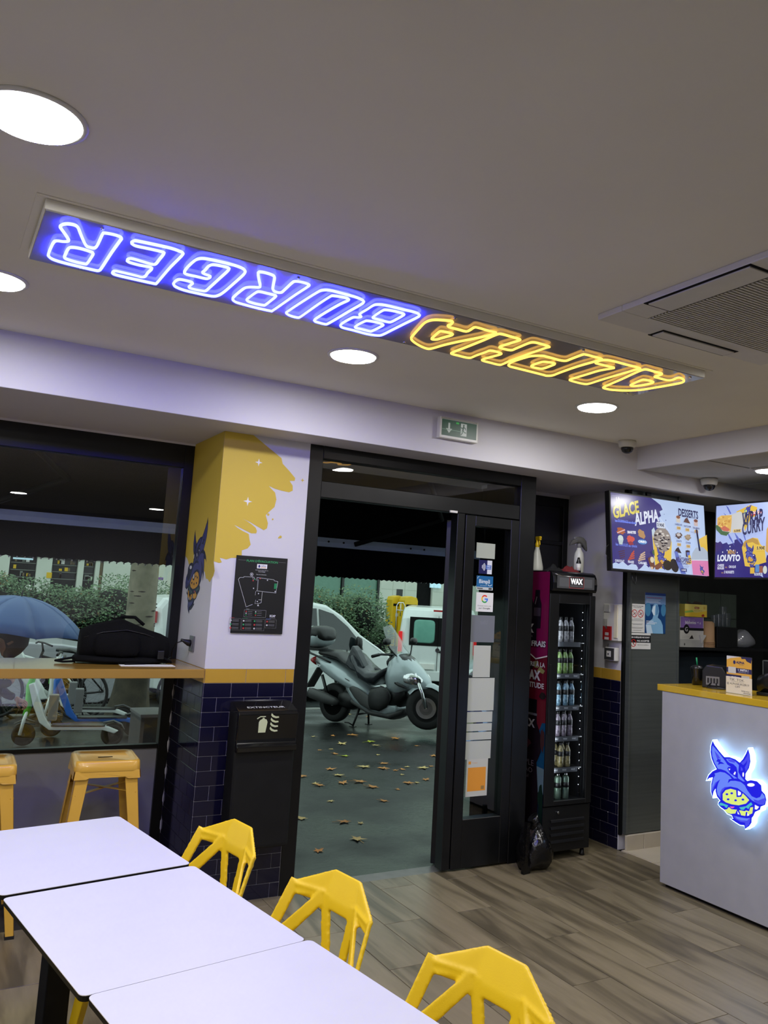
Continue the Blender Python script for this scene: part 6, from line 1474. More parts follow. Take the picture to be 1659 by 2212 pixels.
sc1.location = (rwp.x, rwp.y, gz(rwp.y)+.004); hd_ = math.radians(-65); sc1.rotation_euler = (0, 0, hd_); 
sc2 = copy_tree(sc1); q = onZ(992, 1568, gz(10.6)); h2 = math.radians(168); q = q-Vector((math.cos(h2), math.sin(h2), 0))*1.5; sc2.location = (q.x, q.y, gz(q.y)+.004); sc2.rotation_euler = (0, 0, h2)
sc2['label'] = 'second scooter right of the first, only its front wheel showing beside the door frame'

# ---------------- vehicles
def vehicle(name, label, cat, prof, W, loc, rz, paint, wheels, r=.32, side_win=(), screen=None, sill=.32, extras=None):
    t = thing(name, label, cat, loc, rz)
    L0 = sum(p[0] for p in prof)/len(prof); Z0 = sum(p[1] for p in prof)/len(prof)
    lay = [(-W/2, .93, .06), (-W/2+.03, .975, .02), (-W/2+.12, 1.0, 0), (W/2-.12, 1.0, 0), (W/2-.03, .975, .02), (W/2, .93, .06)]
    vs = []; n = len(prof)
    for y, s, _ in lay:
        for x, z in prof:
            zz = Z0+(z-Z0)*(s if z > Z0 else 1)
            tw = .10*max(0, z-1.0)*(1 if y < 0 else -1)*(abs(y) > W/2-.2)
            vs.append((L0+(x-L0)*(1-(1-s)*.5), y+tw, zz))
    fs = []
    for i in range(len(lay)-1):
        for k in range(n): k2 = (k+1) % n; fs.append((i*n+k, i*n+k2, (i+1)*n+k2, (i+1)*n+k))
    fs += [tuple(range(n)), tuple(range((len(lay)-1)*n, len(lay)*n))]
    b = MB().add(vs, fs, 0, False).build('body_shell', paint, t, bevel=.015, seg=2)
    for q in b.data.polygons: q.use_smooth = False
    for sy in (-1, 1):
        for P in side_win:
            o = MB(); 
            o.add([(x, sy*(W/2-.10*max(0, z-1.0)+.026), z) for x, z in P]+[(x, sy*(W/2-.10*max(0, z-1.0)-.05), z) for x, z in P], [tuple(range(len(P)))]+[(i, (i+1) % len(P), len(P)+(i+1) % len(P), len(P)+i) for i in range(len(P))])
            o.build('side_window', M['car_glass'], t)
        for x in wheels:
            tt, rr2 = MB(), MB(); wheel(tt, rr2, (x, sy*(W/2-.11), r), r, .20, spokes=7)
            g = tt.build('wheel', M['rubber'], t); rr2.build('hub', M['alloy'], g)
            MB().lathe([(r*1.2, -.012), (r*1.2, .012)], (x, sy*(W/2-.004), r+.02), 24, 'y').build('wheel_arch', M['black_matte'], t)
    MB().box(prof[0][0]+.1, -W/2+.02, sill-.1, max(p[0] for p in prof)-.15, W/2-.02, sill+.04).build('underbody', M['black_matte'], t)
    if screen:
        (xa, za), (xb, zb) = screen; w1_, w2_ = W/2-.14, W/2-.22; nx, nz = (za-zb), (xb-xa); l_ = math.hypot(nx, nz); nx, nz = nx/l_*.012, nz/l_*.012
        MB().add([(xa+nx, -w2_, za+nz), (xa+nx, w2_, za+nz), (xb+nx, w1_, zb+nz), (xb+nx, -w1_, zb+nz), (xa, -w2_, za-.01), (xa, w2_, za-.01), (xb, w1_, zb-.01), (xb, -w1_, zb-.01)], [(0,1,2,3),(0,4,5,1),(1,5,6,2),(2,6,7,3),(3,7,4,0)]).build('windshield', M['car_glass'], t)
    if extras: extras(t, W)
    return t
VAN = [(0, .30), (0, 1.0), (.05, 1.70), (.16, 1.86), (.5, 1.90), (2.9, 1.92), (3.30, 1.86), (3.62, 1.68), (4.05, 1.30), (4.45, 1.06), (4.70, .90), (4.80, .66), (4.80, .34), (4.6, .26), (.2, .26)]
def van_bits(t, W):
    for sy in (-1, 1):
        y = sy*W/2
        MB().loft([(4.38,y-sy*.06,.93,.02,.02,0),(4.45,y-sy*.07,.92,.05,.10,0),(4.62,y-sy*.12,.84,.05,.12,0),(4.74,y-sy*.16,.74,.03,.05,0)], 12).build('headlight', M['chrome'], t)
        MB().loft([(3.84,y+sy*.16,1.14,.05,.03,0),(3.87,y+sy*.16,1.14,.10,.15,0),(3.94,y+sy*.16,1.14,.08,.12,0)], 12).beam((3.90, y, 1.05), (3.90, y+sy*.12, 1.08), .05, .04).build('door_mirror', M['black_plastic'], t)
        MB().box(2.60, y-.004, .45, 2.612, y+.004, 1.30).box(3.72, y-.004, .45, 3.732, y+.004, 1.05).build('door_seam', M['black_matte'], t)
        MB().box(2.68, y-.012, 1.0, 2.84, y+.012, 1.03).build('door_handle', M['black_plastic'], t)
        MB().lathe([(.022, -.01), (.022, .01)], (3.95, y, .86), 12, 'y').build('side_repeater', M['chrome'], t)
        MB().box(-.02, y-sy*.20, 1.42, .05, y-sy*.02, 1.62).build('high_tail_light', M['red_plastic'], t)
def van1_loc(): return (3.60, 16.1, gz(16.1))
vehicle('white_van', 'white panel van parked behind the silver scooter, nose to the right', 'van', VAN, 1.95, van1_loc(), math.radians(-2), M['van_white'], (.85, 3.95), side_win=[[(2.62, 1.02), (2.62, 1.78), (3.05, 1.79), (3.12, 1.02)], [(3.17, 1.02), (3.11, 1.78), (3.40, 1.70), (3.72, 1.46), (4.02, 1.14), (4.06, 1.02)]], screen=((3.66, 1.66), (4.06, 1.28)), extras=van_bits)
VAN2 = [(0, .30), (0, 1.0), (.06, 1.62), (.16, 1.82), (.4, 1.88), (2.6, 1.90), (3.1, 1.82), (3.8, 1.2), (4.4, .98), (4.55, .6), (4.5, .3), (.2, .26)]
def rear_bits(t, W):
    MB().box(-.012, -.66, 1.02, .0, .66, 1.66).build('window_surround', M['black_matte'], t, bevel=.004)
    mk('rear_glass', (112, 168, 152), rough=.2)
    for s in (-1, 1):
        MB().loft([(-.02, s*.32, 1.34, .22, .24, 0), (-.011, s*.32, 1.34, .25, .27, 0)], 18, 6).build('rear_window', M['rear_glass'], t)
        MB().box(-.03, s*(W/2-.10), .86, .03, s*(W/2-.01), 1.32).build('tail_light', mk('tail_red', (210, 30, 34), rough=.2, emit=(1, .05, .05), es=.25), t, bevel=.008)
        MB().box(-.028, s*(W/2-.09), .80, .03, s*(W/2-.01), .86).build('indicator', M['pale_leaf'], t)
    MB().box(-.03, -.13, 1.80, .03, .13, 1.84).build('high_brake_light', M['red_plastic'], t)
    MB().box(-.012, -.006, .42, .002, .006, 1.70).build('door_seam', M['dark_grey'], t)
    MB().loft([(-.05,-.10,.90,.08,.02,0),(-.02,-.10,.90,.09,.03,0)], 12).build('door_handle', M['black_plastic'], t)
    MB().lathe([(.05, 0), (.05, -.012)], (0, 0, .93), 16, 'x').build('round_emblem', M['chrome'], t)
    MB().box(-.05, -W/2+.05, .24, .05, W/2-.05, .46).build('rear_bumper', M['van_white'], t, bevel=.02)
    MB().box(-.058, .05, .50, -.045+.05, .42, .62).build('number_plate', M['paper'], t)
    A = Art().text('JUMPY', 0, 0, .06, (60, 62, 64), w=.26, bold=.05); A.build('model_badge', (-.013, -.28, .72), (0, -1, 0), (0, 0, 1), M['print'], t)
v2 = onY(941, 1480, 16.5)
vehicle('white_van', 'white van seen from behind with two rear windows, right of the scooter', 'van', VAN2, 1.84, (v2.x, 16.5, gz(16.5)), math.radians(58), M['van_white'], (.8, 3.6), r=.31, extras=rear_bits)
CARP = [(0, .35), (.02, .9), (.25, 1.40), (.7, 1.58), (2.0, 1.62), (2.5, 1.52), (3.05, 1.13), (3.6, 1.10), (4.15, 1.02), (4.42, .86), (4.5, .62), (4.48, .34), (4.2, .24), (.3, .24)]
c_ = onY(250, 1362, 13.9)
mk('car_glass_blue', (70, 84, 130), rough=.08, spec=.8)
vehicle('grey_car', 'pale grey car parked at the kerb behind the blue umbrella, seen through the window', 'car', CARP, 1.8, (c_.x-4.35, 14.6, gz(14.6)), 0, M['car_grey'], (.85, 3.6), side_win=[[(.5, 1.05), (.75, 1.45), (1.5, 1.5), (1.5, 1.05)], [(1.56, 1.05), (1.56, 1.5), (2.3, 1.46), (2.85, 1.1)]], screen=((2.52, 1.51), (3.03, 1.15)))

# ---------------- plane tree trunk
def tree(x, y, label, r=.19, h=4.2, hidden=False):
    t = thing('tree_trunk', label, 'tree', (x, y, gz(y)-.02)); mb = MB(); n = 28; vs = []; fs = []; K = 30
    for i in range(K+1):
        z = h*i/K; rr = r*(1-.06*z)+.10*math.exp(-z*2.8)
        for k in range(n):
            a = 2*PI*k/n; q = 1+.07*mnoise.noise(Vector((math.cos(a)*1.2, math.sin(a)*1.2, z*1.4)))+.28*math.exp(-z*3)*mnoise.noise(Vector((math.cos(a)*2, math.sin(a)*2, .3)))
            vs.append((rr*q*math.cos(a)+.04*math.sin(z), rr*q*math.sin(a), z))
    for i in range(K):
        for k in range(n): fs.append((i*n+k, i*n+(k+1) % n, (i+1)*n+(k+1) % n, (i+1)*n+k))
    mb.add(vs, fs, 0, True).build('trunk', M['bark'], t)
    o = MB(); vs2 = [(x*1.012, y*1.012, z) for x, y, z in vs[:n*7]]; o.add(vs2, [f for f in fs if max(f) < n*7], 0, True).build('mossy_base', mk('bark_damp', (74, 68, 54), rough=.9, n2=(46, 44, 34), nscale=6, nfac=.9, bump=.6, bscale=16), t)
    R = random.Random(4)
    for k in range(34):
        z = R.uniform(.9, 2.5); a = R.uniform(PI, 2*PI); rr = r*(1-.06*z)
        MB().loft([(-.03-.03*R.random(),0,0,.004,.003,0),(0,0,0,.012,.010,0),(.03+.03*R.random(),0,0,.004,.003,0)], 8).xf(Matrix.Translation((rr*1.0*math.cos(a)+.04*math.sin(z), rr*1.0*math.sin(a), z)) @ Matrix.Rotation(a+PI/2, 4, 'Z')).build('bark_ridge', M['brown_coat'], t)
    return t
tp = onY(300, 1300, 11.5); tree(tp.x, 11.5, 'pale plane tree trunk outside the big window', r=.205)

# ---------------- hedge and bushes
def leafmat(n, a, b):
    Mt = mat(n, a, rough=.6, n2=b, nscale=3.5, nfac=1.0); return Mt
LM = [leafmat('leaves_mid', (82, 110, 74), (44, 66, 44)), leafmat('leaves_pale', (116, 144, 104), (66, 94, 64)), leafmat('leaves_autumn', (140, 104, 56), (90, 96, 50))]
mk('twig_dark', (22, 26, 20), rough=.9)
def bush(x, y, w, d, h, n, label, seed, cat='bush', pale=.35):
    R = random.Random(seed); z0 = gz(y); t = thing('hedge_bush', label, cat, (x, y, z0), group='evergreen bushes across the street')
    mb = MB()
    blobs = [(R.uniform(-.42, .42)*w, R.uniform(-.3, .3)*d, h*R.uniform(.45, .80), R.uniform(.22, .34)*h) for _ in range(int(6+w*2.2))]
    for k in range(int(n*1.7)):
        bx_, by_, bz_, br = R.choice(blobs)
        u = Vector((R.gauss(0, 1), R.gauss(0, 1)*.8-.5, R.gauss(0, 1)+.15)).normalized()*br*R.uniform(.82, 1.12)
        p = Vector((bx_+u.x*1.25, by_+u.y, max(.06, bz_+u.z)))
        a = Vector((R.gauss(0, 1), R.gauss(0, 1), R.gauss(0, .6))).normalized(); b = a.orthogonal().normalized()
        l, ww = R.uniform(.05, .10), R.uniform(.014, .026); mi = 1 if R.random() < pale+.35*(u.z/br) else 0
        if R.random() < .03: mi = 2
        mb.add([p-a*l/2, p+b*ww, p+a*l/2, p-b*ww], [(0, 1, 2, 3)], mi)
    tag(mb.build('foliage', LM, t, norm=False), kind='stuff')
    core = MB()
    for bx_, by_, bz_, br in blobs: core.lathe([(.001, -br*.6), (br*.55, -br*.4), (br*.66, 0), (br*.5, br*.4), (br*.2, br*.55), (.001, br*.58)], (bx_, by_, bz_), 10)
    core.box(-w*.42, -.12, .0, w*.42, .12, h*.5); core.build('twig_core', M['twig_dark'], t)
    return t
bush(2.1, 20.3, 2.2, 1.1, 2.0, 5200, 'evergreen bush left of the window view, above the blue umbrella', 1)
bush(3.9, 20.1, 2.2, 1.1, 2.05, 5200, 'dense evergreen bush directly left of the tree trunk', 2, pale=.45)
bush(5.6, 20.5, 1.6, 1.0, 1.75, 2600, 'evergreen bush mostly behind the tree trunk', 3)
bush(9.35, 20.4, 2.4, 1.2, 2.05, 7200, 'large dark evergreen bush behind the white van in the doorway', 4)
bush(11.2, 21.6, 1.1, .9, 1.25, 2200, 'low evergreen bush below the yellow mailboxes', 5)
bush(.4, 20.6, 2.0, 1.0, 1.95, 2600, 'evergreen bush at the far left edge of the window view', 6)
rl = thing('low_railing', 'low dark metal railing in front of the bushes', 'railing', (9.0, 19.15, gz(19.15)))
mb = MB().tube([(-9, 0, .75), (1.2, 0, .75)], .02, 6).tube([(-9, 0, .35), (1.2, 0, .35)], .015, 6)
mb.build('rail', M['black_metal'], rl)
for k in range(7): MB().tube([(-9+k*1.7, 0, 0), (-9+k*1.5, 0, .77)], .022, 6).build('post', M['black_metal'], rl)

# ---------------- mailboxes
def mailbox(x, y, label):
    t = thing('yellow_mailbox', label, 'mailbox', (x, y, gz(y)), group='yellow street mailboxes'); w = .23
    MB().box(-.06, .05, 0, .06, .25, .55).build('post', M['black_metal'], t)
    MB().prism([(-w, .50), (w, .50), (w, 1.9), (w*.8, 2.0), (0, 2.04), (-w*.8, 2.0), (-w, 1.9)], 0, .38, 'y').build('box_body', M['mail_yellow'], t, bevel=.015)
    MB().box(-w*.8, -.012, 1.72, w*.8, .002, 1.79).build('letter_slot', M['black_matte'], t)
    MB().box(-w*.85, -.008, .62, w*.85, .002, 1.62).build('box_door', M['mail_yellow'], t, bevel=.004)
    MB().box(-.1, -.012, 1.40, .1, -.007, 1.50).build('sticker', M['paper'], t)
    return t
m1 = onY(889, 1300, 22.2); m2 = onY(862, 1290, 22.7)
mailbox(m1.x, 22.2, 'right yellow mailbox, fully visible above the rear of the white van')
mailbox(m2.x, 22.7, 'left yellow mailbox, half hidden by the large bush')

# ---------------- opposite building
bd = thing('opposite_building', 'pale stone building across the street with shop windows at ground level', 'building', (8, 26, -.45))
def bp_(name, x0, x1, z0, z1, m, y0=-.0, y1=.3, **k): return MB().box(x0-8, y0, z0+.45, x1-8, y1, z1+.45).build(name, m, bd, **k)
bp_('wall', -8, 34, 2.35, 11, M['stone_pale']); bp_('plinth', -8, 34, -.45, .35, M['stone_pale'])
bp_('wall', -8, 34, .35, 2.35, M['shop_dark'], y0=.28, y1=.35)
for x0, x1 in ((-8, 2.02), (2.72, 3.12), (3.82, 3.98), (4.30, 4.42), (4.52, 6.75), (13.75, 15.25), (15.9, 18), (19, 34)): bp_('pier', x0, x1, .35, 2.35, M['stone_pale'])
bp_('fascia', 2.02, 4.6, 2.18, 2.36, M['shop_dark'], y0=-.03, y1=.1)
for x0, x1 in ((2.04, 2.70), (3.14, 3.80), (4.0, 4.28)):
    f = bp_('shop_window', x0, x1, .4, 2.16, M['shop_dark'], y0=.16, y1=.2)
    MB().box(x0-8+.03, .15, .9, x1-8-.03, .158, 2.56).build('pane', M['pos_black'], f)
mk('shop_goods', (110, 96, 70), rough=.6); mk('shop_light', (150, 190, 200), rough=.4, emit=(.5, .8, .9), es=.5)
R = random.Random(11)
for k in range(26):
    x = R.choice((R.uniform(2.1, 2.62), R.uniform(3.2, 3.7), R.uniform(4.02, 4.24))); z = R.choice((1.62, 1.82, 2.02))
    bp_('displayed_item', x, x+R.uniform(.05, .12), z, z+R.uniform(.06, .14), R.choice((M['shop_goods'], M['mail_yellow'], M['stone_joint'], M['paper'])), y0=.11, y1=.145)
for z in (1.60, 1.80, 2.0): bp_('display_shelf', 2.06, 4.26, z-.02, z, M['stone_joint'], y0=.1, y1=.15)
bp_('window_light', 2.10, 2.62, 2.08, 2.13, M['shop_light'], y0=.10, y1=.13)
bp_('yellow_notice', 3.00, 3.14, 1.60, 1.76, M['mail_yellow'], y0=-.01, y1=0.0)
bp_('gold_door', 4.43, 4.51, .35, 2.3, M['shop_goods'], y0=.05, y1=.1)
bp_('purple_mark', 6.05, 6.28, 1.72, 1.80, mk('purple_paint', (136, 90, 170), rough=.7), y0=-.006, y1=0.0)
for x0, x1 in ((9.6, 11.05), (11.12, 12.28), (12.38, 13.7)): 
    f = bp_('green_window', x0, x1, .5, 2.3, M['green_glass'], y0=.1, y1=.14)
for x in (9.55, 11.05, 12.30, 13.68): bp_('window_mullion', x, x+.08, .4, 2.35, M['shop_dark'], y0=.02, y1=.12)
bp_('window_sill', 9.55, 13.75, .38, .50, M['stone_joint'], y0=-.03, y1=.1)
for k in range(3):
    for j in range(4): bp_('stone_block', 13.78+.49*k, 14.255+.49*k, .4+.48*j, .865+.48*j, M['stone_pale'], y0=-.012, y1=0)
for j in range(4):
    for k in range(2): bp_('stone_block', 15.92+.6*k, 16.50+.6*k, .4+.48*j, .865+.48*j, M['stone_pale'], y0=-.012, y1=0)
bp_('plaque', 14.42, 14.66, 1.62, 1.86, M['dark_grey'], y0=-.03, y1=-.012)
bp_('doorway', 15.25, 15.9, -.4, 2.3, M['black_matte'], y0=.1, y1=.2)
for k in range(3): bp_('entrance_lamp', 15.75+.16*k, 15.86+.16*k, 1.98, 2.16, M['shop_light'], y0=-.14, y1=-.05)
bs = thing('bike_stand', 'chrome hooped bicycle rack in front of the dark doorway', 'rack', (15.05*.8+.0, 21.4, gz(21.4)))
MB().tube([(-.13, 0, 0), (-.13, 0, 1.75), (-.08, 0, 1.84), (.08, 0, 1.84), (.13, 0, 1.75), (.13, 0, 0)], .016, 8).tube([(-.13, 0, 1.62), (.13, 0, 1.62)], .012, 8).tube([(0, 0, 1.45), (0, 0, 1.84)], .012, 8).build('hoop', M['chrome'], bs)

# ---------------- fallen leaves on the wet pavement
LP = [(545,1325),(985,1358),(450,1415),(740,1392),(780,1428),(1195,1433),(225,1475),(350,1465),(390,1513),(810,1522),(490,1535),(860,1608),(685,1642),(855,1655),(1105,1640),(1060,1668),(985,1677),(410,1725),(70,1735),(1050,1718),(1425,1205),(710,1140),(520,1115),(465,1803),(185,1808),(235,1825),(1105,1800),(1265,1652),(365,1333),(165,1340),(1430,1548),(1370,1535),(1425,1345),(335,1667),(1410,1670),(640,1790),(1290,1770)]
LP = [(640+x*.217, 1300+y*.217) for x, y in LP]+[(779,1778),(745,1775),(770,1812),(688,1838),(650,1905),(715,1730),(860,1705),(900,1690),(830,1730),(930,1655),(652,1768),(806,1700)]
lm = {}
def leaf_mesh(kind, m):
    P = []
    for k in range(15):
        a = 2*PI*k/15; r = (1.0 if k % 3 == 0 else (.42 if k % 3 == 1 else .5))*(1.1 if 3 < k < 12 else .8); P.append((r*math.cos(a), r*math.sin(a)*.85))
    mb = MB(); n = len(P); R = random.Random(kind)
    mb.add([(x*.07, y*.07, .003+.010*abs(x*y)+R.uniform(0, .006)) for x, y in P]+[(0, 0, .004)], [(i, (i+1) % n, n) for i in range(n)])
    mb.tube([(0, 0, .004), (-.05, .01, .006), (-.095, .02, .004)], .0015, 4)
    return mb.build('fallen_leaf', m)
first = [leaf_mesh(1, M['rust_leaf']), leaf_mesh(2, M['pale_leaf']), leaf_mesh(3, M['lime_leaf'])]
used = set()
for i, (x, y) in enumerate(LP):
    k = 2 if i in (3, 10) else (0 if i % 5 in (0, 1, 3) else 1)
    if k in used: o = first[k].copy(); COL.objects.link(o)
    else: o = first[k]; used.add(k)
    p = onZ(x, y, -.06)
    for _ in range(4): p = onZ(x, y, gz(p.y)+.004)
    s = random.uniform(.5, 1.25) if i > 3 else 1.3
    o.location = (p.x, p.y, gz(p.y)+.001); o.rotation_euler = (0, 0, random.uniform(0, 6.28)); o.scale = (s, s, s)
    nm = ['rust-brown', 'pale tan', 'yellow-green'][k]
    tag(o, f'{nm} fallen leaf lying on the wet pavement outside the door', 'leaf', group=f'{nm} fallen leaves')

# ---------------- e-scooters and bicycles outside the window
def escooter(paint, trim, text, label, L=.86, tcol=(60, 150, 60), handle=True):
    t = thing('electric_scooter', label, 'electric scooter', (0, 0, 0)); r = .115
    for x, nm in ((0, 'rear_wheel'), (L, 'front_wheel')):
        a, b = MB(), MB(); wheel(a, b, (x, 0, r), r, .055, spokes=0, rim=.7); b.lathe([(r*.66, -.02), (r*.66, .02)], (x, 0, r), 18, 'y'); g = a.build(nm, M['rubber'], t); b.build('hub', M['dark_grey'], g)
    MB().prism([(-.02, .13), (.10, .165), (.62, .165), (.72, .24), (.80, .42), (.86, .62), (.81, .64), (.74, .46), (.67, .30), (.60, .20), (.05, .205), (-.06, .16)], -.055, .055, 'y').build('frame', paint, t, bevel=.012)
    MB().box(.08, -.075, .205, .60, .075, .217).build('foot_deck', M['black_plastic'], t, bevel=.004)
    MB().loft([(-.12,0,.16,.02,.008,0),(-.08,0,.22,.034,.010,.7),(0,0,.255,.036,.010,0),(.10,0,.235,.034,.010,-.4)], 10).build('rear_mudguard', M['dark_grey'], t)
    MB().tube([(L, 0, .30), (L-.02, .0, .40), (.85, 0, .60), (.825, 0, .70), (.80, 0, .86)], [.03, .035, .035, .028, .022], 10).build('stem', trim, t)
    f = MB()
    for sy in (-1, 1): f.tube([(L+.03, sy*.045, r), (L+.005, sy*.045, .27), (L-.02, 0, .38)], .017, 8)
    f.build('fork', paint, t); MB().loft([(L-.10,0,.24,.03,.008,-.6),(L,0,.268,.034,.010,0),(L+.10,0,.22,.03,.008,.6)], 10).build('front_mudguard', M['black_plastic'], t)
    MB().tube([(.80, -.20, .85), (.80, 0, .87), (.80, .20, .85)], .016, 8).build('handlebar', M['black_plastic'], t)
    MB().box(.70, -.05, .235, .79, .05, .50).xf(Matrix.Translation((-.14, 0, .02))).build('battery_box', M['grey_plastic'], t, bevel=.012)
    A = Art().text(text, 0, 0, .055, tcol, w=.22, bold=.02, rot=math.radians(66)); A.build('side_lettering', (.735, -.0555, .27), (1, 0, 0), (0, 0, 1), M['print'], t)
    B_ = Art().text(text, 0, 0, .055, tcol, w=.22, bold=.02, rot=math.radians(-66)); B_.build('side_lettering', (-.79, 0, 0), (-1, 0, 0), (0, 0, 1), M['print'], t).location = (0, .0555, .48)
    return t
def put_es(t, pr, rz):
    a = onZ(*pr, -.06)
    for _ in range(4): a = onZ(*pr, gz(a.y))
    t.location = (a.x, a.y, gz(a.y)+.002); t.rotation_euler = (0, 0, math.radians(rz))
e1 = escooter(M['escooter_white'], M['lime_green'], 'Lime+Uber', 'white electric scooter with green stem parked nearest the window', tcol=(60, 70, 66)); put_es(e1, (240, 1611), 168)
e2 = escooter(M['escooter_blue'], M['escooter_blue'], 'dott', 'bright blue electric scooter behind the nearest white one', tcol=(220, 232, 244)); put_es(e2, (286, 1590), 171)
e3 = escooter(M['escooter_white'], M['escooter_white'], 'Lime', 'white electric scooter furthest back, behind the blue one', tcol=(80, 160, 80)); put_es(e3, (262, 1568), 165)
def bike(label, frame, loc, rz, body=True):
    t = thing('bicycle', label, 'bicycle', loc, rz); r = .33
    for x, nm in ((0, 'rear_wheel'), (1.08, 'front_wheel')):
        a = MB()
        P = [(x+r*math.cos(2*PI*k/32), 0, r+r*math.sin(2*PI*k/32)) for k in range(32)]; a.tube([(px_, 0, pz_) for px_, _, pz_ in P], .022, 8, closed=True); g = a.build(nm, M['rubber'], t)
        b = MB()
        for k in range(20): q = 2*PI*k/20; b.tube([(x, .02*(-1)**k, r), (x+.31*math.cos(q), 0, r+.31*math.sin(q))], .0022, 4)
        b.lathe([(.03, -.03), (.03, .03)], (x, 0, r), 10, 'y'); b.build('spokes', M['alloy'], g)
    f = MB().tube([(0, .05, r), (.42, .03, .30)], .014, 8).tube([(.42, 0, .30), (.28, 0, .82)], .022, 8).tube([(0, .05, r), (.32, 0, .68)], .012, 8).tube([(.42, 0, .30), (.70, 0, .46), (.93, 0, .80)], .045 if body else .022, 10).tube([(.32, 0, .68), (.92, 0, .84)], .02, 8).tube([(.90, 0, .92), (1.0, 0, .62), (1.08, .05, r)], .018, 8)
    f.build('frame', frame, t)
    if body:
        MB().prism([(.40, .26), (.50, .24), (.98, .78), (.93, .93), (.86, .93)], -.05, .05, 'y').build('down_tube_cover', frame, t, bevel=.02)
        Art().text('Lime', 0, 0, .10, (84, 170, 70), w=.28, bold=.02, rot=math.radians(50)).build('side_lettering', (.60, -.051, .37), (1, 0, 0), (0, 0, 1), M['print'], t)
        MB().prism([(.33, .45), (.43, .45), (.42, .72), (.30, .70)], -.03, .03, 'y').build('green_panel', M['lime_green'], t, bevel=.01)
    MB().loft([(.12,0,.88,.08,.02,0),(.2,0,.90,.10,.03,0),(.38,0,.90,.03,.02,0)], 10).build('saddle', M['black_plastic'], t)
    MB().tube([(.90, -.28, 1.0), (.94, -.1, 1.03), (.94, .1, 1.03), (.90, .28, 1.0)], .013, 8).tube([(.90, 0, .90), (.93, 0, 1.03)], .014, 8).build('handlebar', M['black_plastic'], t)
    MB().lathe([(.09, -.008), (.09, .008)], (.42, -.07, .30), 20, 'y').tube([(.42, -.09, .30), (.52, -.10, .20)], .01, 6).build('crank', M['black_metal'], t)
    MB().tube([(.36, .08, .28), (.30, .14, .0)], .01, 6).build('kick_stand', M['black_metal'], t)
    return t
def place(px_, py_, dy=0):
    a = onZ(px_, py_, -.1)
    for _ in range(4): a = onZ(px_, py_, gz(a.y))
    return a
a = place(170, 1553); bike('white and green rental bicycle behind the electric scooters', M['escooter_white'], (a.x, a.y, gz(a.y)+.002), math.radians(160))
a = place(226, 1547); bike('dark bicycle behind the blue electric scooter', M['black_metal'], (a.x, a.y+.4, gz(a.y+.4)+.002), math.radians(195), body=False)
a = place(352, 1540); bike('dark bicycle right of the tree trunk, partly hidden by the window frame', M['black_metal'], (a.x+.2, a.y, gz(a.y)+.002), math.radians(12), body=False)
cb_ = thing('street_cabinet', 'low grey metal box standing outside against the right end of the window', 'box', (1.335, 5.55, gz(5.55)))
MB().box(-.085, -.15, 0, .085, .15, .84).build('box_body', M['dark_grey'], cb_, bevel=.006); MB().box(-.09, -.155, .84, .09, .155, .86).build('box_lid', M['grey_plastic'], cb_, bevel=.004)
tag(cb_, 'low grey metal box standing outside at the right end of the window')

# ---------------- blue umbrella and the person bending beneath it
uc = Vector((.66, 7.5, 1.215))
um = thing('umbrella', 'open light blue umbrella outside the window at the left edge', 'umbrella', uc)
seg = 8; vs = []; fs = []; R_ = .56; Hh = .26; K = 6
for k in range(seg):
    for i in range(K+1):
        for j in range(5):
            u = i/K; v = j/4; a = 2*PI*(k+v)/seg+.2; sag = 1-.10*math.sin(v*PI)*u*u
            vs.append((R_*u*sag*math.cos(a)*1.0, R_*u*sag*math.sin(a), Hh*(1-u**2.1)+.012*math.sin(v*PI)*u))
    b = k*(K+1)*5
    for i in range(K):
        for j in range(4): fs.append((b+i*5+j, b+i*5+j+1, b+(i+1)*5+j+1, b+(i+1)*5+j))
mb = MB().add(vs, fs, 0, True); o = mb.build('canopy', M['umbrella_blue'], um, norm=False)
md = o.modifiers.new('s', 'SOLIDIFY'); md.thickness = .002
for k in range(8):
    a = 2*PI*k/8+.2; MB().tube([(R_*u*math.cos(a), R_*u*math.sin(a), Hh*(1-u**2.1)-.004) for u in (0, .25, .5, .75, 1)], .0022, 5).build('rib', M['black_metal'], um)
MB().tube([(0, 0, Hh+.05), (0, 0, -.42)], .006, 8).tube([(0, 0, -.42), (0, 0, -.52)], .013, 8).build('shaft', M['black_metal'], um)
um.rotation_euler = (math.radians(4), math.radians(5), 0)

def skinned(name, nodes, edges, m, parent=None, sub=2, root=0):
    me = bpy.data.meshes.new(name); me.from_pydata([n[:3] for n in nodes], edges, [])
    ob = bpy.data.objects.new(name, me); COL.objects.link(ob)
    sk = ob.modifiers.new('skin', 'SKIN'); sk.use_smooth_shade = True
    for i, n in enumerate(nodes): me.skin_vertices[0].data[i].radius = (n[3], n[4] if len(n) > 4 else n[3])
    me.skin_vertices[0].data[root].use_root = True
    sb = ob.modifiers.new('sub', 'SUBSURF'); sb.levels = sub; sb.render_levels = sub
    me.materials.append(m)
    if parent: ob.parent = parent
    return ob
gp = gz(7.6)
pe = thing('person', 'person in a dark brown coat bending forward under the blue umbrella', 'person', (.10, 7.62, gp))
h = lambda z: z-gp
nodes = [(0,0,.86,.15,.12),(.10,0,1.0,.155,.13),(.24,0,1.10,.165,.14),(.36,0,1.14,.10,.10),(.46,0,1.145,.05),  # spine, neck
 (0,-.10,.80,.10),(.06,-.12,.48,.072),(-.02,-.13,.10,.05),(.10,-.14,.045,.042),
 (0,.10,.80,.10),(.10,.12,.48,.072),(.06,.13,.10,.05),(.18,.14,.045,.042),
 (.34,-.20,1.10,.06),(.40,-.24,.86,.048),(.55,-.14,.84,.038),(.60,-.11,.85,.03),
 (.34,.20,1.10,.06),(.44,.24,.86,.048),(.60,.16,.72,.038),(.66,.13,.70,.03)]
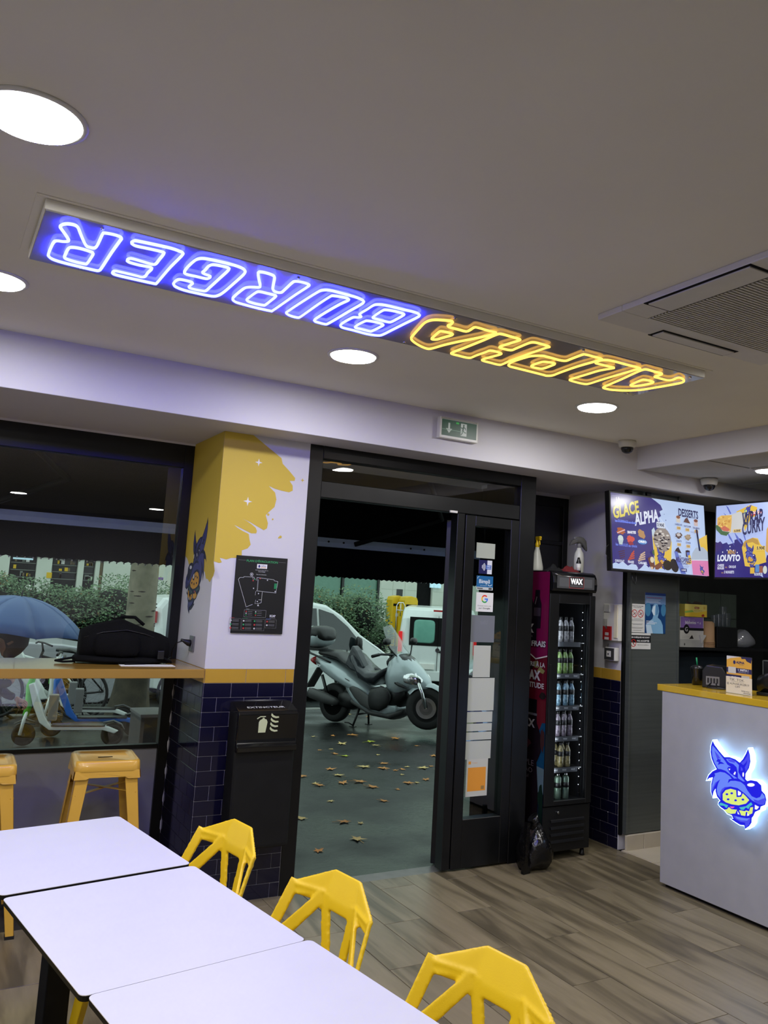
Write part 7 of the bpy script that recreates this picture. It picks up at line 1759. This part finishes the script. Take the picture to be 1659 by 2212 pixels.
edges = [(0,1),(1,2),(2,3),(3,4),(0,5),(5,6),(6,7),(7,8),(0,9),(9,10),(10,11),(11,12),(2,13),(13,14),(14,15),(15,16),(2,17),(17,18),(18,19),(19,20)]
skinned('body', nodes, edges, M['brown_coat'], pe)
hdm = MB().loft([(-.105,0,0,.03,.03,0),(-.09,0,.0,.065,.07,0),(-.04,0,.005,.078,.095,0),(.02,0,.0,.075,.105,0),(.06,0,-.02,.062,.095,0),(.09,0,-.04,.04,.06,0),(.10,0,-.045,.02,.03,0)], 18, 2.2)
hdm.loft([(.085,0,-.01,.012,.022,0),(.115,0,-.03,.014,.014,0),(.12,0,-.034,.006,.006,0)], 10); hdm.loft([(-.01,-.08,-.01,.01,.03,0),(.01,-.083,-.01,.012,.026,0)], 8); hdm.loft([(-.01,.08,-.01,.01,.03,0),(.01,.083,-.01,.012,.026,0)], 8)
hx = Matrix.Translation((.57, 0, 1.165)) @ Matrix.Rotation(.95, 4, 'Y')
he = hdm.xf(hx).build('head', M['skin'], pe)
hr = MB().loft([(-.125,0,.0,.03,.03,0),(-.11,0,.01,.075,.085,0),(-.05,0,.03,.09,.10,0),(.01,0,.03,.092,.115,0),(.055,0,.01,.085,.12,0),(.10,0,-.01,.07,.10,0),(.125,0,-.03,.03,.05,0)], 18, 2.2).xf(hx).build('hair', M['brown_hair'], pe)
for s in (-1, 1): MB().lathe([(.001, -.006), (.008, -.003), (.010, .002), (.001, .006)], (.083, s*.03, .0), 8, 'x').xf(hx).build('eye', M['paper'], he)
# hands: one grips the umbrella shaft, the other reaches down
for (wx, wy, wz, dr) in ((.585, -.115, .85, Vector((.3, .9, .1)).normalized()), (.66, .13, .70, Vector((.8, -.2, -.5)).normalized())):
    w0 = Vector((wx, wy, wz)); sd_ = dr.orthogonal().normalized(); pl = w0+dr*.05
    nd = [(*w0, .024), (*pl, .032, .018)]; ed = [(0, 1)]
    for k in range(4):
        b0 = pl+sd_*(-.024+.016*k)+dr*.025; nrm = dr.cross(sd_)
        L_ = (.030, .034, .032, .026)[k]; i0 = len(nd)
        for q_ in (b0, b0+dr*L_-nrm*.008, b0+dr*(L_+.012)-nrm*.028, b0+dr*L_-nrm*.045): nd.append((*q_, .0085))
        ed += [(1, i0), (i0, i0+1), (i0+1, i0+2), (i0+2, i0+3)]
    i0 = len(nd); nrm = dr.cross(sd_)
    for q_ in (pl-sd_*.028-dr*.01, pl-sd_*.045+dr*.015-nrm*.01, pl-sd_*.038+dr*.036-nrm*.026): nd.append((*q_, .0095))
    ed += [(1, i0), (i0, i0+1), (i0+1, i0+2)]
    skinned('hand', nd, ed, M['skin'], pe, sub=1, root=1)
um.location = (.10+.585+.0, 7.62-.02, 1.215)
# passer-by with a cap at the shop windows across the street
pp = onY(66, 1232, 23.0); pz = gz(23)
pb2 = thing('person', 'passer-by in a pale cap and brown jacket beyond the bushes across the street', 'person', (pp.x, 23.0, pz))
nodes = [(0,0,.95,.15,.11),(0,0,1.15,.15,.11),(0,0,1.38,.17,.11),(0,0,1.48,.09),(0,0,1.56,.05),(-.09,0,.88,.09),(-.10,.02,.48,.065),(-.10,0,.08,.045),(-.10,-.10,.04,.04),(.09,0,.88,.09),(.10,-.05,.48,.065),(.10,.05,.08,.045),(.10,-.06,.04,.04),(-.20,0,1.38,.06),(-.25,.02,1.10,.045),(-.24,-.08,.86,.035),(.20,0,1.38,.06),(.25,.02,1.10,.045),(.24,-.08,.86,.035)]
edges = [(0,1),(1,2),(2,3),(3,4),(0,5),(5,6),(6,7),(7,8),(0,9),(9,10),(10,11),(11,12),(2,13),(13,14),(14,15),(2,16),(16,17),(17,18)]
skinned('body', nodes, edges, M['brown_coat'], pb2)
MB().lathe([(.001, 1.55), (.05, 1.56), (.075, 1.63), (.082, 1.69), (.07, 1.76), (.001, 1.80)], n=16).build('head', M['skin'], pb2)
MB().lathe([(.086, 1.70), (.084, 1.76), (.05, 1.81), (.001, 1.82)], n=16).box(-.06, -.15, 1.70, .06, -.05, 1.712).build('cap', M['paper'], pb2)
